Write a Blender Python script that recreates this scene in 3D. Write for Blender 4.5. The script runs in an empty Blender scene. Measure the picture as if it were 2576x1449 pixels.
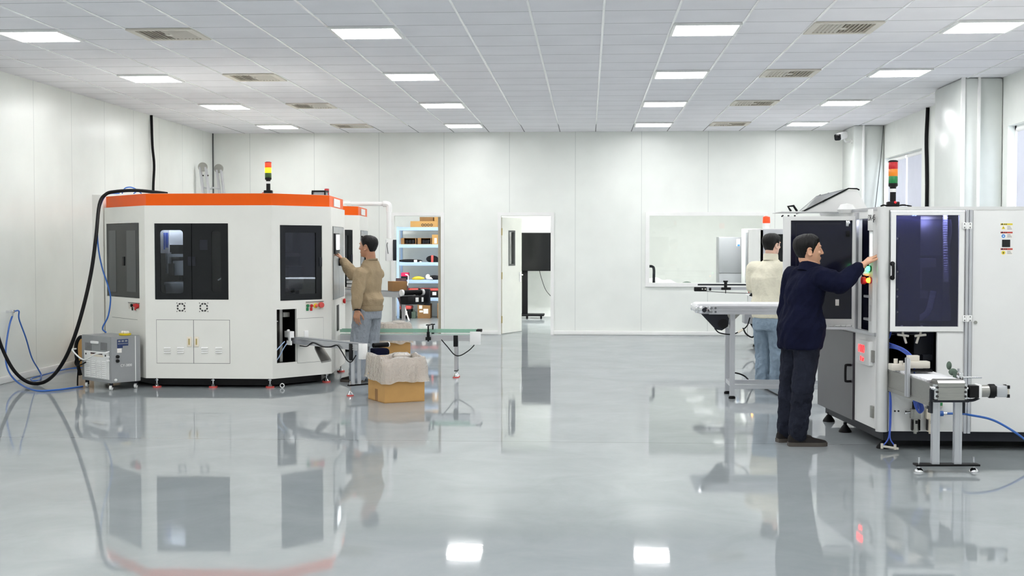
import bpy, bmesh, math, random
from mathutils import Vector, Matrix, noise
random.seed(7)
V = Vector
PI = math.pi
SC = bpy.context.scene
COL = SC.collection

# ------------------------------------------------------------------ camera, world, exposure
FPX, YAW, PITCH, EYE = 3232.68, 0.059, -0.034, 1.536
cam_d = bpy.data.cameras.new('camera')
cam_d.sensor_width = 36.0
cam_d.lens = 36.0 * FPX / 2576.0
cam_d.clip_end = 200
cam = bpy.data.objects.new('camera', cam_d)
COL.objects.link(cam)
cam.location = (0, 0, EYE)
cam.rotation_euler = (PI / 2 + PITCH, 0, YAW)
SC.camera = cam

world = bpy.data.worlds.new('sky')
SC.world = world
world.use_nodes = True
world.node_tree.nodes['Background'].inputs[0].default_value = (0.86, 0.92, 1.0, 1)
world.node_tree.nodes['Background'].inputs[1].default_value = 4.0

SC.view_settings.view_transform = 'Standard'
SC.view_settings.look = 'None'
SC.view_settings.exposure = 1.46
SC.view_settings.gamma = 1.0
SC.view_settings.use_curve_mapping = False
LAMP = 11.0          # strength of the ceiling panels
CEIL = 3.436

# ------------------------------------------------------------------ geometry of the view, for taking off real positions
_cy, _sy, _cp, _sp = math.cos(YAW), math.sin(YAW), math.cos(PITCH), math.sin(PITCH)
_R = V((_cy, _sy, 0)); _F = V((-_sy * _cp, _cy * _cp, _sp)); _U = V((_sy * _sp, -_cy * _sp, _cp))
def ray(px, py):
    return _R * ((px - 1288) / FPX) - _U * ((py - 724.5) / FPX) + _F
def at(px, py, Y):            # the point of the place seen at a pixel, at room depth Y
    d = ray(px, py); return V((0, 0, EYE)) + d * (Y / d.y)
def fl(px, py, z=0.0):        # the same on a horizontal plane
    d = ray(px, py); return V((0, 0, EYE)) + d * ((z - EYE) / d.z)

# ------------------------------------------------------------------ materials
def lin(c):
    return tuple(((x / 255.0) / 12.92 if x / 255.0 <= 0.04045 else ((x / 255.0 + 0.055) / 1.055) ** 2.4) for x in c)
MATS = {}
def mat(name, col, rough=0.5, metal=0.0, var=0.0, vscale=6.0, bump=0.0, bscale=60.0, coat=0.0, emit=None, estr=0.0, spec=0.5, stretch=None):
    m = bpy.data.materials.new(name); m.use_nodes = True
    nt = m.node_tree; b = nt.nodes['Principled BSDF']
    c = lin(col)
    b.inputs['Base Color'].default_value = (*c, 1)
    b.inputs['Roughness'].default_value = rough
    b.inputs['Metallic'].default_value = metal
    b.inputs['Coat Weight'].default_value = coat
    b.inputs['Specular IOR Level'].default_value = spec
    tc = nt.nodes.new('ShaderNodeTexCoord')
    src = tc.outputs['Object']
    if stretch:
        mp = nt.nodes.new('ShaderNodeMapping'); mp.inputs['Scale'].default_value = stretch
        nt.links.new(src, mp.inputs['Vector']); src = mp.outputs['Vector']
    if var:
        n = nt.nodes.new('ShaderNodeTexNoise'); n.inputs['Scale'].default_value = vscale; n.inputs['Detail'].default_value = 4
        nt.links.new(src, n.inputs['Vector'])
        r = nt.nodes.new('ShaderNodeValToRGB')
        r.color_ramp.elements[0].position = 0.3; r.color_ramp.elements[1].position = 0.7
        r.color_ramp.elements[0].color = (*[x * (1 - var) for x in c], 1)
        r.color_ramp.elements[1].color = (*[min(1, x * (1 + var)) for x in c], 1)
        nt.links.new(n.outputs['Fac'], r.inputs['Fac']); nt.links.new(r.outputs['Color'], b.inputs['Base Color'])
    if bump:
        n2 = nt.nodes.new('ShaderNodeTexNoise'); n2.inputs['Scale'].default_value = bscale; n2.inputs['Detail'].default_value = 3
        nt.links.new(src, n2.inputs['Vector'])
        bp = nt.nodes.new('ShaderNodeBump'); bp.inputs['Strength'].default_value = bump; bp.inputs['Distance'].default_value = 0.01
        nt.links.new(n2.outputs['Fac'], bp.inputs['Height']); nt.links.new(bp.outputs['Normal'], b.inputs['Normal'])
    if emit:
        b.inputs['Emission Color'].default_value = (*lin(emit), 1); b.inputs['Emission Strength'].default_value = estr
    MATS[name] = m
    return m
def glassy(name, tint, clear=0.9, rough=0.0, haze=0.0, hazecol=(200, 200, 210), refl=1.0, bump=0.0):
    """thin pane: part see-through with a tint, part haze, with a Fresnel mirror on top"""
    m = bpy.data.materials.new(name); m.use_nodes = True
    nt = m.node_tree; nt.nodes.clear()
    o = nt.nodes.new('ShaderNodeOutputMaterial')
    t = nt.nodes.new('ShaderNodeBsdfTransparent'); t.inputs[0].default_value = (*[x * clear for x in lin(tint)], 1)
    d = nt.nodes.new('ShaderNodeBsdfDiffuse'); d.inputs[0].default_value = (*lin(hazecol), 1)
    mx = nt.nodes.new('ShaderNodeMixShader'); mx.inputs[0].default_value = haze
    nt.links.new(t.outputs[0], mx.inputs[1]); nt.links.new(d.outputs[0], mx.inputs[2])
    g = nt.nodes.new('ShaderNodeBsdfGlossy'); g.inputs['Roughness'].default_value = rough
    f = nt.nodes.new('ShaderNodeFresnel'); f.inputs[0].default_value = 1.45
    ml = nt.nodes.new('ShaderNodeMath'); ml.operation = 'MULTIPLY'; ml.inputs[1].default_value = refl
    nt.links.new(f.outputs[0], ml.inputs[0])
    m2 = nt.nodes.new('ShaderNodeMixShader')
    nt.links.new(ml.outputs[0], m2.inputs[0]); nt.links.new(mx.outputs[0], m2.inputs[1]); nt.links.new(g.outputs[0], m2.inputs[2])
    nt.links.new(m2.outputs[0], o.inputs[0])
    if bump:
        tc = nt.nodes.new('ShaderNodeTexCoord'); n = nt.nodes.new('ShaderNodeTexNoise'); n.inputs['Scale'].default_value = 26; n.inputs['Detail'].default_value = 4; n.inputs['Distortion'].default_value = 1.2
        nt.links.new(tc.outputs['Object'], n.inputs['Vector'])
        bp = nt.nodes.new('ShaderNodeBump'); bp.inputs['Strength'].default_value = bump; bp.inputs['Distance'].default_value = 0.02
        nt.links.new(n.outputs['Fac'], bp.inputs['Height'])
        for q in (d, g, f): nt.links.new(bp.outputs['Normal'], q.inputs['Normal'])
    MATS[name] = m
    return m
def N(nt, kind, **kw):
    n = nt.nodes.new(kind)
    for k, v in kw.items(): setattr(n, k, v)
    return n
def line_mask(nt, sock, period, offset, width):
    """1 on thin lines every `period` metres along a coordinate"""
    a = N(nt, 'ShaderNodeMath', operation='SUBTRACT'); a.inputs[1].default_value = offset - width / 2; nt.links.new(sock, a.inputs[0])
    p = N(nt, 'ShaderNodeMath', operation='FLOORED_MODULO'); p.inputs[1].default_value = period; nt.links.new(a.outputs[0], p.inputs[0])
    l = N(nt, 'ShaderNodeMath', operation='LESS_THAN'); l.inputs[1].default_value = width; nt.links.new(p.outputs[0], l.inputs[0])
    return l.outputs[0]
def lined(name, col, linecol, axes, rough=0.5, var=0.03, vscale=2.0, bump=0.0, bscale=200):
    """plain surface with thin joint lines: axes = [(axis index, period, offset, width), ...]"""
    m = mat(name, col, rough, var=var, vscale=vscale, bump=bump, bscale=bscale)
    nt = m.node_tree; b = nt.nodes['Principled BSDF']
    old = b.inputs['Base Color'].links[0].from_socket
    g = N(nt, 'ShaderNodeNewGeometry'); sx = N(nt, 'ShaderNodeSeparateXYZ'); nt.links.new(g.outputs['Position'], sx.inputs[0])
    for ax, per, off, w in axes:
        k = line_mask(nt, sx.outputs[ax], per, off, w)
        mx = N(nt, 'ShaderNodeMix', data_type='RGBA'); nt.links.new(k, mx.inputs['Factor'])
        nt.links.new(old, mx.inputs['A']); mx.inputs['B'].default_value = (*lin(linecol), 1)
        old = mx.outputs['Result']
    nt.links.new(old, b.inputs['Base Color'])
    return m

WALL = (236, 239, 234)
lined('wall_panel', WALL, (212, 216, 212), [(0, 1.115, 0.90, 0.010)], rough=0.28)
lined('wall_panel_side', WALL, (208, 212, 208), [(1, 1.1, 0.35, 0.012)], rough=0.28)
mat('wall_plain', WALL, 0.35, var=0.02)
mat('column_panel', (216, 220, 216), 0.3, var=0.02)
mat('room_white', (240, 242, 238), 0.5, var=0.02)
lined('ceiling_tile', (240, 239, 243), (138, 138, 142), [(1, 0.6, 0.362, 0.010), (0, 0.6, 0.125, 0.016)], rough=0.9, bump=0.25, bscale=260)
mat('grid_bar', (250, 250, 250), 0.25)
mat('trim_white', (240, 240, 238), 0.3, var=0.02)
mat('beige_edge', (200, 192, 172), 0.5, var=0.05)
mat('navy_pane', (24, 25, 42), 0.12, var=0.15, vscale=4, spec=0.35)
mat('cabinet_grey', (232, 231, 224), 0.42, var=0.02, vscale=3, bump=0.05, bscale=500)
mat('cabinet_white', (233, 233, 231), 0.4, var=0.02, vscale=3, bump=0.04, bscale=500)
mat('post_grey', (219, 219, 217), 0.35, metal=0.15, var=0.02)
mat('orange_paint', (240, 94, 0), 0.42, var=0.03, vscale=5, spec=0.22)
mat('black_panel', (16, 19, 22), 0.2, var=0.1, vscale=3, spec=0.3)
mat('dark_inside', (10, 11, 13), 0.8, var=0.2, spec=0.1)
mat('dark_steel', (44, 46, 52), 0.5, metal=0.4, var=0.1, spec=0.3)
mat('charcoal', (62, 58, 64), 0.5, var=0.06, bump=0.1, bscale=400)
mat('black_plastic', (14, 14, 16), 0.45, var=0.1, spec=0.25)
mat('black_rubber', (9, 9, 11), 0.6, var=0.1, spec=0.2)
mat('aluminium', (205, 206, 210), 0.32, metal=0.75, var=0.05, vscale=4)
mat('steel', (168, 167, 162), 0.34, metal=0.85, var=0.06, vscale=9, bump=0.05, bscale=90, stretch=(1, 12, 12))
mat('chrome', (225, 225, 228), 0.12, metal=1.0, var=0.03)
mat('seam', (96, 99, 98), 0.7, var=0.1)
mat('red_pad', (216, 86, 80), 0.5, var=0.08)
mat('red_plastic', (196, 28, 30), 0.35, var=0.05)
mat('green_plastic', (14, 120, 70), 0.35, var=0.05)
mat('yellow_plastic', (232, 205, 40), 0.4, var=0.05)
mat('white_plastic', (240, 240, 238), 0.4, var=0.02)
mat('cream_plastic', (236, 226, 208), 0.45, var=0.03)
mat('belt_green', (176, 192, 186), 0.35, var=0.06)
mat('belt_grey', (140, 144, 147), 0.5, var=0.05)
mat('belt_white', (226, 226, 228), 0.4, var=0.03)
mat('chiller_grey', (150, 152, 153), 0.42, var=0.03, bump=0.06, bscale=500)
mat('navy_label', (32, 52, 100), 0.5, var=0.05)
mat('hose_blue', (44, 98, 178), 0.35, var=0.08)
mat('tube_blue', (60, 92, 190), 0.3, var=0.08)
mat('cardboard', (196, 152, 92), 0.85, var=0.07, vscale=5, bump=0.15, bscale=160)
mat('cardboard_dark', (150, 112, 70), 0.85, var=0.1, vscale=6, bump=0.15, bscale=160)
mat('paper', (240, 236, 230), 0.7, var=0.03)
mat('ink', (52, 50, 50), 0.7, var=0.1)
mat('shelf_blue', (176, 202, 236), 0.4, var=0.03)
mat('fabric_maroon', (72, 52, 56), 0.95, var=0.2, bump=0.5, bscale=60)
mat('fabric_black', (22, 22, 26), 0.95, var=0.2, bump=0.5, bscale=60)
mat('pink', (222, 30, 90), 0.5, var=0.1)
mat('navy_cloth', (18, 21, 42), 0.95, spec=0.12, var=0.16, vscale=9, bump=0.5, bscale=45)
mat('dark_denim', (36, 39, 50), 0.95, spec=0.12, var=0.28, vscale=6, bump=0.6, bscale=60)
mat('tan_cloth', (158, 139, 110), 0.95, var=0.08, vscale=9, bump=0.5, bscale=60)
mat('grey_denim', (138, 144, 151), 0.95, var=0.12, vscale=6, bump=0.6, bscale=50)
mat('cream_cloth', (226, 221, 200), 0.9, var=0.06, vscale=8, bump=0.5, bscale=40)
mat('blue_denim', (134, 152, 168), 0.95, var=0.2, vscale=5, bump=0.6, bscale=45)
mat('hair', (10, 9, 9), 0.5, spec=0.3, var=0.3, vscale=30, bump=0.6, bscale=120, stretch=(1, 1, 0.2))
mat('shoe', (30, 27, 26), 0.7, spec=0.2, var=0.15, bump=0.3, bscale=80)
mat('shoe_sole', (70, 64, 58), 0.7, var=0.12)
mat('lamp_panel', (255, 255, 255), 0.5, emit=(255, 255, 255), estr=LAMP); mat('room_fill', (255, 255, 255), 0.5, emit=(255, 255, 255), estr=LAMP * 1.9)
mat('screen_lit', (240, 246, 248), 0.3, emit=(236, 244, 246), estr=0.9)
mat('screen_dark', (10, 11, 13), 0.12, var=0.1)
mat('led_red', (255, 30, 34), 0.4, emit=(255, 14, 18), estr=2.2)
mat('led_green', (60, 230, 120), 0.4, emit=(70, 255, 140), estr=2.4)
mat('led_amber', (255, 190, 60), 0.4, emit=(255, 170, 40), estr=2.4)
mat('lens_red', (200, 20, 34), 0.22, var=0.05, coat=0.5)
mat('lens_amber', (246, 140, 14), 0.22, var=0.05, coat=0.5)
mat('lens_green', (18, 130, 66), 0.22, var=0.05, coat=0.5)
mat('lens_amber_lit', (255, 205, 30), 0.3, emit=(255, 190, 10), estr=2.4)
mat('lens_red_lit', (235, 60, 30), 0.3, emit=(255, 60, 20), estr=0.5)
mat('lens_green_dim', (70, 100, 46), 0.3, var=0.05)
mat('blind', (216, 219, 232), 0.8, var=0.02, bump=0.1, bscale=300, emit=(205, 210, 232), estr=0.0)
mat('vent_cream', (218, 212, 200), 0.5, var=0.03)
mat('sticker_blue', (60, 140, 215), 0.5, var=0.05)
mat('sticker_red', (196, 74, 62), 0.5, var=0.05)
mat('sticker_yellow', (226, 206, 60), 0.5, var=0.05)
mat('door_leaf', (243, 243, 236), 0.4, var=0.015)
mat('brass', (188, 168, 110), 0.4, metal=0.6, var=0.1)
mat('cabinet_mid', (156, 158, 162), 0.35, metal=0.3, var=0.03)
mat('bedding', (246, 246, 244), 0.9, var=0.02, bump=0.4, bscale=30)
mat('moss', (88, 104, 92), 0.8, var=0.1)
glassy('clear_glass', (254, 255, 254), 0.97, refl=0.8)
glassy('green_glass', (214, 240, 228), 0.92, refl=0.9, haze=0.4, hazecol=(196, 232, 216))
glassy('tinted_pane', (205, 205, 226), 0.95, haze=0.08, hazecol=(84, 86, 128))
glassy('film', (235, 236, 255), 0.8, haze=0.22, hazecol=(140, 144, 200), rough=0.12)
glassy('smoked_pane', (226, 230, 236), 0.85, haze=0.0)
glassy('bag_film', (255, 250, 244), 0.97, haze=0.45, bump=0.8, hazecol=(255, 250, 240), rough=0.2, refl=1.3)
glassy('hood_film', (236, 238, 240), 0.8, haze=0.35, hazecol=(205, 208, 212), rough=0.1)

def skin(name, col):
    m = mat(name, col, 0.48, var=0.06, vscale=25, bump=0.08, bscale=300)
    b = m.node_tree.nodes['Principled BSDF']
    b.inputs['Subsurface Weight'].default_value = 0.12
    b.inputs['Subsurface Radius'].default_value = (0.02, 0.008, 0.004)
    return m
skin('skin_warm', (214, 164, 134)); skin('skin_tan', (184, 134, 104)); skin('skin_pale', (230, 190, 168))

def floor_mat():
    m = mat('epoxy_floor', (150, 158, 163), 0.05, spec=0.8)
    nt = m.node_tree; b = nt.nodes['Principled BSDF']
    g = N(nt, 'ShaderNodeNewGeometry')
    n1 = N(nt, 'ShaderNodeTexNoise'); n1.inputs['Scale'].default_value = 1.6; n1.inputs['Detail'].default_value = 8; n1.inputs['Roughness'].default_value = 0.65
    n1.inputs['Distortion'].default_value = 0.6
    nt.links.new(g.outputs['Position'], n1.inputs['Vector'])
    r = N(nt, 'ShaderNodeValToRGB')
    r.color_ramp.elements[0].position = 0.34; r.color_ramp.elements[1].position = 0.68
    r.color_ramp.elements[0].color = (*lin((157, 164, 167)), 1); r.color_ramp.elements[1].color = (*lin((169, 175, 178)), 1)
    nt.links.new(n1.outputs['Fac'], r.inputs['Fac'])
    sx = N(nt, 'ShaderNodeSeparateXYZ'); nt.links.new(g.outputs['Position'], sx.inputs[0])
    k = line_mask(nt, sx.outputs[1], 6.0, 9.95, 0.012)
    mx = N(nt, 'ShaderNodeMix', data_type='RGBA'); nt.links.new(k, mx.inputs['Factor'])
    nt.links.new(r.outputs['Color'], mx.inputs['A']); mx.inputs['B'].default_value = (*lin((128, 135, 138)), 1)
    # trowel waves in the resin
    n2 = N(nt, 'ShaderNodeTexNoise'); n2.inputs['Scale'].default_value = 2.6; n2.inputs['Detail'].default_value = 5; n2.inputs['Roughness'].default_value = 0.6
    nt.links.new(g.outputs['Position'], n2.inputs['Vector'])
    bp = N(nt, 'ShaderNodeBump'); bp.inputs['Strength'].default_value = 0.035; bp.inputs['Distance'].default_value = 0.008
    nt.links.new(n2.outputs['Fac'], bp.inputs['Height'])
    n3 = N(nt, 'ShaderNodeTexNoise'); n3.inputs['Scale'].default_value = 14; n3.inputs['Detail'].default_value = 2
    nt.links.new(g.outputs['Position'], n3.inputs['Vector'])
    bq = N(nt, 'ShaderNodeBump'); bq.inputs['Strength'].default_value = 0.03; bq.inputs['Distance'].default_value = 0.001
    nt.links.new(n3.outputs['Fac'], bq.inputs['Height']); nt.links.new(bp.outputs['Normal'], bq.inputs['Normal'])
    mr = N(nt, 'ShaderNodeMapRange'); mr.inputs['To Min'].default_value = 0.02; mr.inputs['To Max'].default_value = 0.055
    nt.links.new(n1.outputs['Fac'], mr.inputs['Value'])
    # clear resin over the grey coat: diffuse below, a Fresnel gloss above that levels off towards grazing
    d = N(nt, 'ShaderNodeBsdfDiffuse'); gl = N(nt, 'ShaderNodeBsdfGlossy'); fr = N(nt, 'ShaderNodeFresnel'); fr.inputs[0].default_value = 2.0
    nt.links.new(mx.outputs['Result'], d.inputs['Color']); nt.links.new(mr.outputs[0], gl.inputs['Roughness'])
    for q in (d, gl, fr): nt.links.new(bq.outputs['Normal'], q.inputs['Normal'])
    mi = N(nt, 'ShaderNodeMath', operation='MINIMUM'); mi.inputs[1].default_value = 0.525; nt.links.new(fr.outputs[0], mi.inputs[0])
    ms = N(nt, 'ShaderNodeMixShader'); nt.links.new(mi.outputs[0], ms.inputs[0]); nt.links.new(d.outputs[0], ms.inputs[1]); nt.links.new(gl.outputs[0], ms.inputs[2])
    nt.links.new(ms.outputs[0], nt.nodes['Material Output'].inputs['Surface']); nt.nodes.remove(b)
floor_mat()

# ------------------------------------------------------------------ mesh builder
def frame_z(d):
    d = d.normalized(); a = V((0, 0, 1)) if abs(d.z) < 0.9 else V((1, 0, 0))
    x = a.cross(d).normalized(); return x, d.cross(x)
class MB:
    def __init__(s): s.bm = bmesh.new()
    def quad(s, *p):
        return s.bm.faces.new([s.bm.verts.new(q) for q in p])
    def hexa(s, p, bev=0.0):           # p: four points below (ccw from above) then four above
        v = [s.bm.verts.new(q) for q in p]
        fs = [s.bm.faces.new([v[i] for i in f]) for f in ((3, 2, 1, 0), (4, 5, 6, 7), (0, 1, 5, 4), (1, 2, 6, 5), (2, 3, 7, 6), (3, 0, 4, 7))]
        if bev > 0:
            es = list({e for f in fs for e in f.edges})
            bmesh.ops.bevel(s.bm, geom=es, offset=bev, segments=2, affect='EDGES', profile=0.5)
        return s
    def box(s, c, size, rz=0.0, rot=None, bev=0.0):
        hx, hy, hz = (q / 2 for q in size)
        Mx = rot if rot is not None else Matrix.Rotation(rz, 3, 'Z')
        c = V(c)
        return s.hexa([c + Mx @ V(q) for q in ((-hx, -hy, -hz), (hx, -hy, -hz), (hx, hy, -hz), (-hx, hy, -hz), (-hx, -hy, hz), (hx, -hy, hz), (hx, hy, hz), (-hx, hy, hz))], bev)
    def bb(s, x0, x1, y0, y1, z0, z1, bev=0.0):
        return s.box(((x0 + x1) / 2, (y0 + y1) / 2, (z0 + z1) / 2), (abs(x1 - x0), abs(y1 - y0), abs(z1 - z0)), bev=bev)
    def rings(s, rs, cap=True, closed=False):
        vs = [[s.bm.verts.new(q) for q in r] for r in rs]; n = len(vs[0])
        m = len(vs)
        for i in range(m if closed else m - 1):
            a, b = vs[i], vs[(i + 1) % m]
            for j in range(n):
                k = (j + 1) % n
                s.bm.faces.new((a[j], a[k], b[k], b[j]))
        if cap and not closed:
            s.bm.faces.new(list(reversed(vs[0]))); s.bm.faces.new(vs[-1])
        return s
    def cyl(s, p0, p1, r0, r1=None, seg=16):
        p0, p1 = V(p0), V(p1); r1 = r0 if r1 is None else r1
        x, y = frame_z(p1 - p0)
        return s.rings([[p + (x * math.cos(2 * PI * k / seg) + y * math.sin(2 * PI * k / seg)) * r for k in range(seg)] for p, r in ((p0, r0), (p1, r1))])
    def lathe(s, c, prof, axis=(0, 0, 1), seg=20):      # prof: (radius, height along axis)
        c = V(c); ax = V(axis).normalized(); x, y = frame_z(ax)
        return s.rings([[c + ax * h + (x * math.cos(2 * PI * k / seg) + y * math.sin(2 * PI * k / seg)) * max(r, 1e-4) for k in range(seg)] for r, h in prof])
    def tube(s, pts, r, seg=8, sub=6, closed=False, smooth=True):
        pts = [V(p) for p in pts]
        if smooth and len(pts) > 2:
            out = []; n = len(pts); rng = n if closed else n - 1
            for i in range(rng):
                p0 = pts[(i - 1) % n] if (i > 0 or closed) else pts[0] * 2 - pts[1]
                p1, p2 = pts[i], pts[(i + 1) % n]
                p3 = pts[(i + 2) % n] if (i + 2 < n or closed) else p2 * 2 - p1
                for k in range(sub):
                    t = k / sub
                    out.append(0.5 * ((2 * p1) + (p2 - p0) * t + (2 * p0 - 5 * p1 + 4 * p2 - p3) * t * t + (3 * p1 - p0 - 3 * p2 + p3) * t ** 3))
            if not closed: out.append(pts[-1])
            pts = out
        rs = []; x = None; n = len(pts)
        for i, p in enumerate(pts):
            d = (pts[(i + 1) % n] - pts[i - 1]) if closed else (pts[min(i + 1, n - 1)] - pts[max(i - 1, 0)])
            if d.length < 1e-9: d = V((0, 0, 1))
            d.normalize()
            if x is None: x = frame_z(d)[0]
            x = x - d * x.dot(d)
            if x.length < 1e-6: x = frame_z(d)[0]
            x.normalize(); y = d.cross(x)
            rr = r(i / (n - 1)) if callable(r) else r
            rs.append([p + (x * math.cos(2 * PI * k / seg) + y * math.sin(2 * PI * k / seg)) * rr for k in range(seg)])
        return s.rings(rs, closed=closed)
    def ell(s, c, rad, rot=None, seg=18, ring=10):
        c = V(c); Mx = rot if rot is not None else Matrix.Identity(3)
        rs = []
        for i in range(ring + 1):
            a = -PI / 2 + PI * i / ring; a = max(-PI / 2 + 0.02, min(PI / 2 - 0.02, a))
            rs.append([c + Mx @ V((rad[0] * math.cos(a) * math.cos(2 * PI * k / seg), rad[1] * math.cos(a) * math.sin(2 * PI * k / seg), rad[2] * math.sin(a))) for k in range(seg)])
        return s.rings(rs)
    def cap(s, p0, p1, r0, r1=None, seg=16):            # tapered capsule
        p0, p1 = V(p0), V(p1); r1 = r0 if r1 is None else r1
        d = p1 - p0
        if d.length < 1e-6: return s.ell(p0, (r0,) * 3)
        x, y = frame_z(d); d = d.normalized()
        prof = [(p0, r0, -PI / 2 + 0.05 + k * (PI / 2 - 0.05) / 4) for k in range(5)] + [(p1, r1, k * (PI / 2 - 0.05) / 4) for k in range(5)]
        return s.rings([[p + d * (r * math.sin(a)) + (x * math.cos(2 * PI * k / seg) + y * math.sin(2 * PI * k / seg)) * (r * math.cos(a)) for k in range(seg)] for p, r, a in prof])
    def chain(s, pts, rr, seg=16):
        for i in range(len(pts) - 1): s.cap(pts[i], pts[i + 1], rr[i], rr[i + 1], seg)
        return s
    def prism(s, poly, z0, z1):                          # poly: xy points ccw
        return s.rings([[V((p[0], p[1], z)) for p in poly] for z in (z0, z1)])
    def sweep(s, poly, a, b):                            # closed 3-D polygon pushed from offset a to offset b
        return s.rings([[V(p) + V(o) for p in poly] for o in (a, b)])
    def build(s, name, m, parent=None, smooth=True, angle=40):
        bmesh.ops.recalc_face_normals(s.bm, faces=s.bm.faces)
        me = bpy.data.meshes.new(name); s.bm.to_mesh(me); s.bm.free()
        me.materials.append(MATS[m] if isinstance(m, str) else m)
        if smooth:
            for p in me.polygons: p.use_smooth = True
            me.set_sharp_from_angle(angle=math.radians(angle))
        o = bpy.data.objects.new(name, me); COL.objects.link(o)
        if parent is not None: adopt(o, parent)
        return o
def adopt(o, parent):
    o.parent = parent
    if parent.type == 'EMPTY' and not parent.get('_local'):
        o.matrix_parent_inverse = parent.matrix_basis.inverted()
def tag(o, label=None, cat=None, group=None, kind=None):
    if label: o['label'] = label
    if cat: o['category'] = cat
    if group: o['group'] = group
    if kind: o['kind'] = kind
    return o
def thing(name, label, cat, loc=(0, 0, 0), group=None):
    o = bpy.data.objects.new(name, None); COL.objects.link(o)
    o.location = V(loc); o.empty_display_size = 0.1
    return tag(o, label, cat, group)
def struct(o): o['kind'] = 'structure'; return o
def copy_tree(o, parent=None):
    c = o.copy(); COL.objects.link(c)
    if parent is not None:
        c.parent = parent; c.matrix_parent_inverse = o.matrix_parent_inverse.copy()
    for ch in list(o.children): copy_tree(ch, c)
    return c
class Face:
    """a vertical panel from p0 to p1 (outer side on the right hand): u along, z up, o outward"""
    def __init__(s, p0, p1):
        s.p = V((p0[0], p0[1], 0)); q = V((p1[0], p1[1], 0)); s.L = (q - s.p).length
        s.d = (q - s.p).normalized(); s.n = V((s.d.y, -s.d.x, 0))
    def W(s, u, z, o=0.0): return s.p + s.d * u + V((0, 0, z)) + s.n * o
    def box(s, mb, u0, u1, z0, z1, o0, o1, bev=0.0):
        return mb.hexa([s.W(u0, z0, o1), s.W(u1, z0, o1), s.W(u1, z0, o0), s.W(u0, z0, o0), s.W(u0, z1, o1), s.W(u1, z1, o1), s.W(u1, z1, o0), s.W(u0, z1, o0)], bev)
    def panel(s, mb, z0, z1, t, holes=(), u0=0.0, u1=None, o=0.0):
        u1 = s.L if u1 is None else u1
        us = sorted({u0, u1, *[h[0] for h in holes], *[h[1] for h in holes]}); zs = sorted({z0, z1, *[h[2] for h in holes], *[h[3] for h in holes]})
        solid = lambda i, j: 0 <= i < len(us) - 1 and 0 <= j < len(zs) - 1 and not any(h[0] - 1e-6 <= us[i] and us[i + 1] <= h[1] + 1e-6 and h[2] - 1e-6 <= zs[j] and zs[j + 1] <= h[3] + 1e-6 for h in holes)
        cache = {}
        def v(i, j, b):
            if (i, j, b) not in cache: cache[(i, j, b)] = mb.bm.verts.new(s.W(us[i], zs[j], o - t * b))
            return cache[(i, j, b)]
        for i in range(len(us) - 1):
            for j in range(len(zs) - 1):
                if not solid(i, j): continue
                mb.bm.faces.new((v(i, j, 0), v(i + 1, j, 0), v(i + 1, j + 1, 0), v(i, j + 1, 0)))
                mb.bm.faces.new((v(i, j + 1, 1), v(i + 1, j + 1, 1), v(i + 1, j, 1), v(i, j, 1)))
                for (di, dj, a, b) in ((-1, 0, (i, j), (i, j + 1)), (1, 0, (i + 1, j), (i + 1, j + 1)), (0, -1, (i, j), (i + 1, j)), (0, 1, (i, j + 1), (i + 1, j + 1))):
                    if not solid(i + di, j + dj): mb.bm.faces.new((v(*a, 0), v(*b, 0), v(*b, 1), v(*a, 1)))
        return mb
    def u_of(s, px, py=700):            # where on the panel a sight line at px lands
        d = ray(px, py); o = V((0, 0, EYE)); k = (s.p - o).dot(s.n) / d.dot(s.n); w = o + d * k
        return (w - s.p).dot(s.d), w.z
def text(body, mname, parent, origin, xdir, up, size, name='lettering', depth=0.001, align='LEFT'):
    cu = bpy.data.curves.new(name, 'FONT'); cu.body = body; cu.size = size; cu.extrude = depth; cu.align_x = align
    tmp = bpy.data.objects.new(name, cu); COL.objects.link(tmp)
    bpy.context.view_layer.update()
    me = bpy.data.meshes.new_from_object(tmp.evaluated_get(bpy.context.evaluated_depsgraph_get()))
    bpy.data.objects.remove(tmp); bpy.data.curves.remove(cu)
    me.materials.clear(); me.materials.append(MATS[mname])
    o = bpy.data.objects.new(name, me); COL.objects.link(o)
    x = V(xdir).normalized(); y = V(up).normalized(); z = x.cross(y)
    mw = Matrix.Translation(V(origin)) @ Matrix((x, y, z)).transposed().to_4x4()
    o.parent = parent
    if parent is not None and parent.type == 'EMPTY': o.matrix_parent_inverse = parent.matrix_basis.inverted()
    o.matrix_basis = mw
    return o
# ================================================================== the hall
XL, XR, YB, YF = -6.44, 4.72, 21.8, -3.0
struct(MB().bb(XL - 0.3, XR + 0.3, YF - 0.3, 27.5, -0.1, 0).build('floor', 'epoxy_floor', smooth=False))
struct(MB().bb(XL - 0.2, XR + 0.2, YF - 0.2, YB + 0.1, CEIL, CEIL + 0.08).build('ceiling', 'ceiling_tile', smooth=False))
m = MB()                                        # T-bars of the suspended ceiling, running away from the door end
for i in range(-6, 13):
    x = (i - 3.792) * 0.6
    if XL < x < XR - 0.05: m.bb(x - 0.010, x + 0.010, YF, 20.4, CEIL - 0.006, CEIL)
struct(m.build('trim_1', 'grid_bar', smooth=False))
DA, DB, WN = (-3.30, -2.50), (-1.475, -0.63), (1.0, 2.975)
m = MB(); f = Face((XL, YB), (XR, YB))
f.panel(m, 0, CEIL, 0.1, [(DA[0] - XL, DA[1] - XL, 0, 2.02), (DB[0] - XL, DB[1] - XL, 0, 2.02), (WN[0] - XL, WN[1] - XL, 0.85, 2.045)])
struct(m.build('wall_back', 'wall_panel', smooth=False))
m = MB(); Face((XL, YF), (XL, YB)).panel(m, 0, CEIL, 0.1); struct(m.build('wall_left', 'wall_panel_side', smooth=False))
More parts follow.
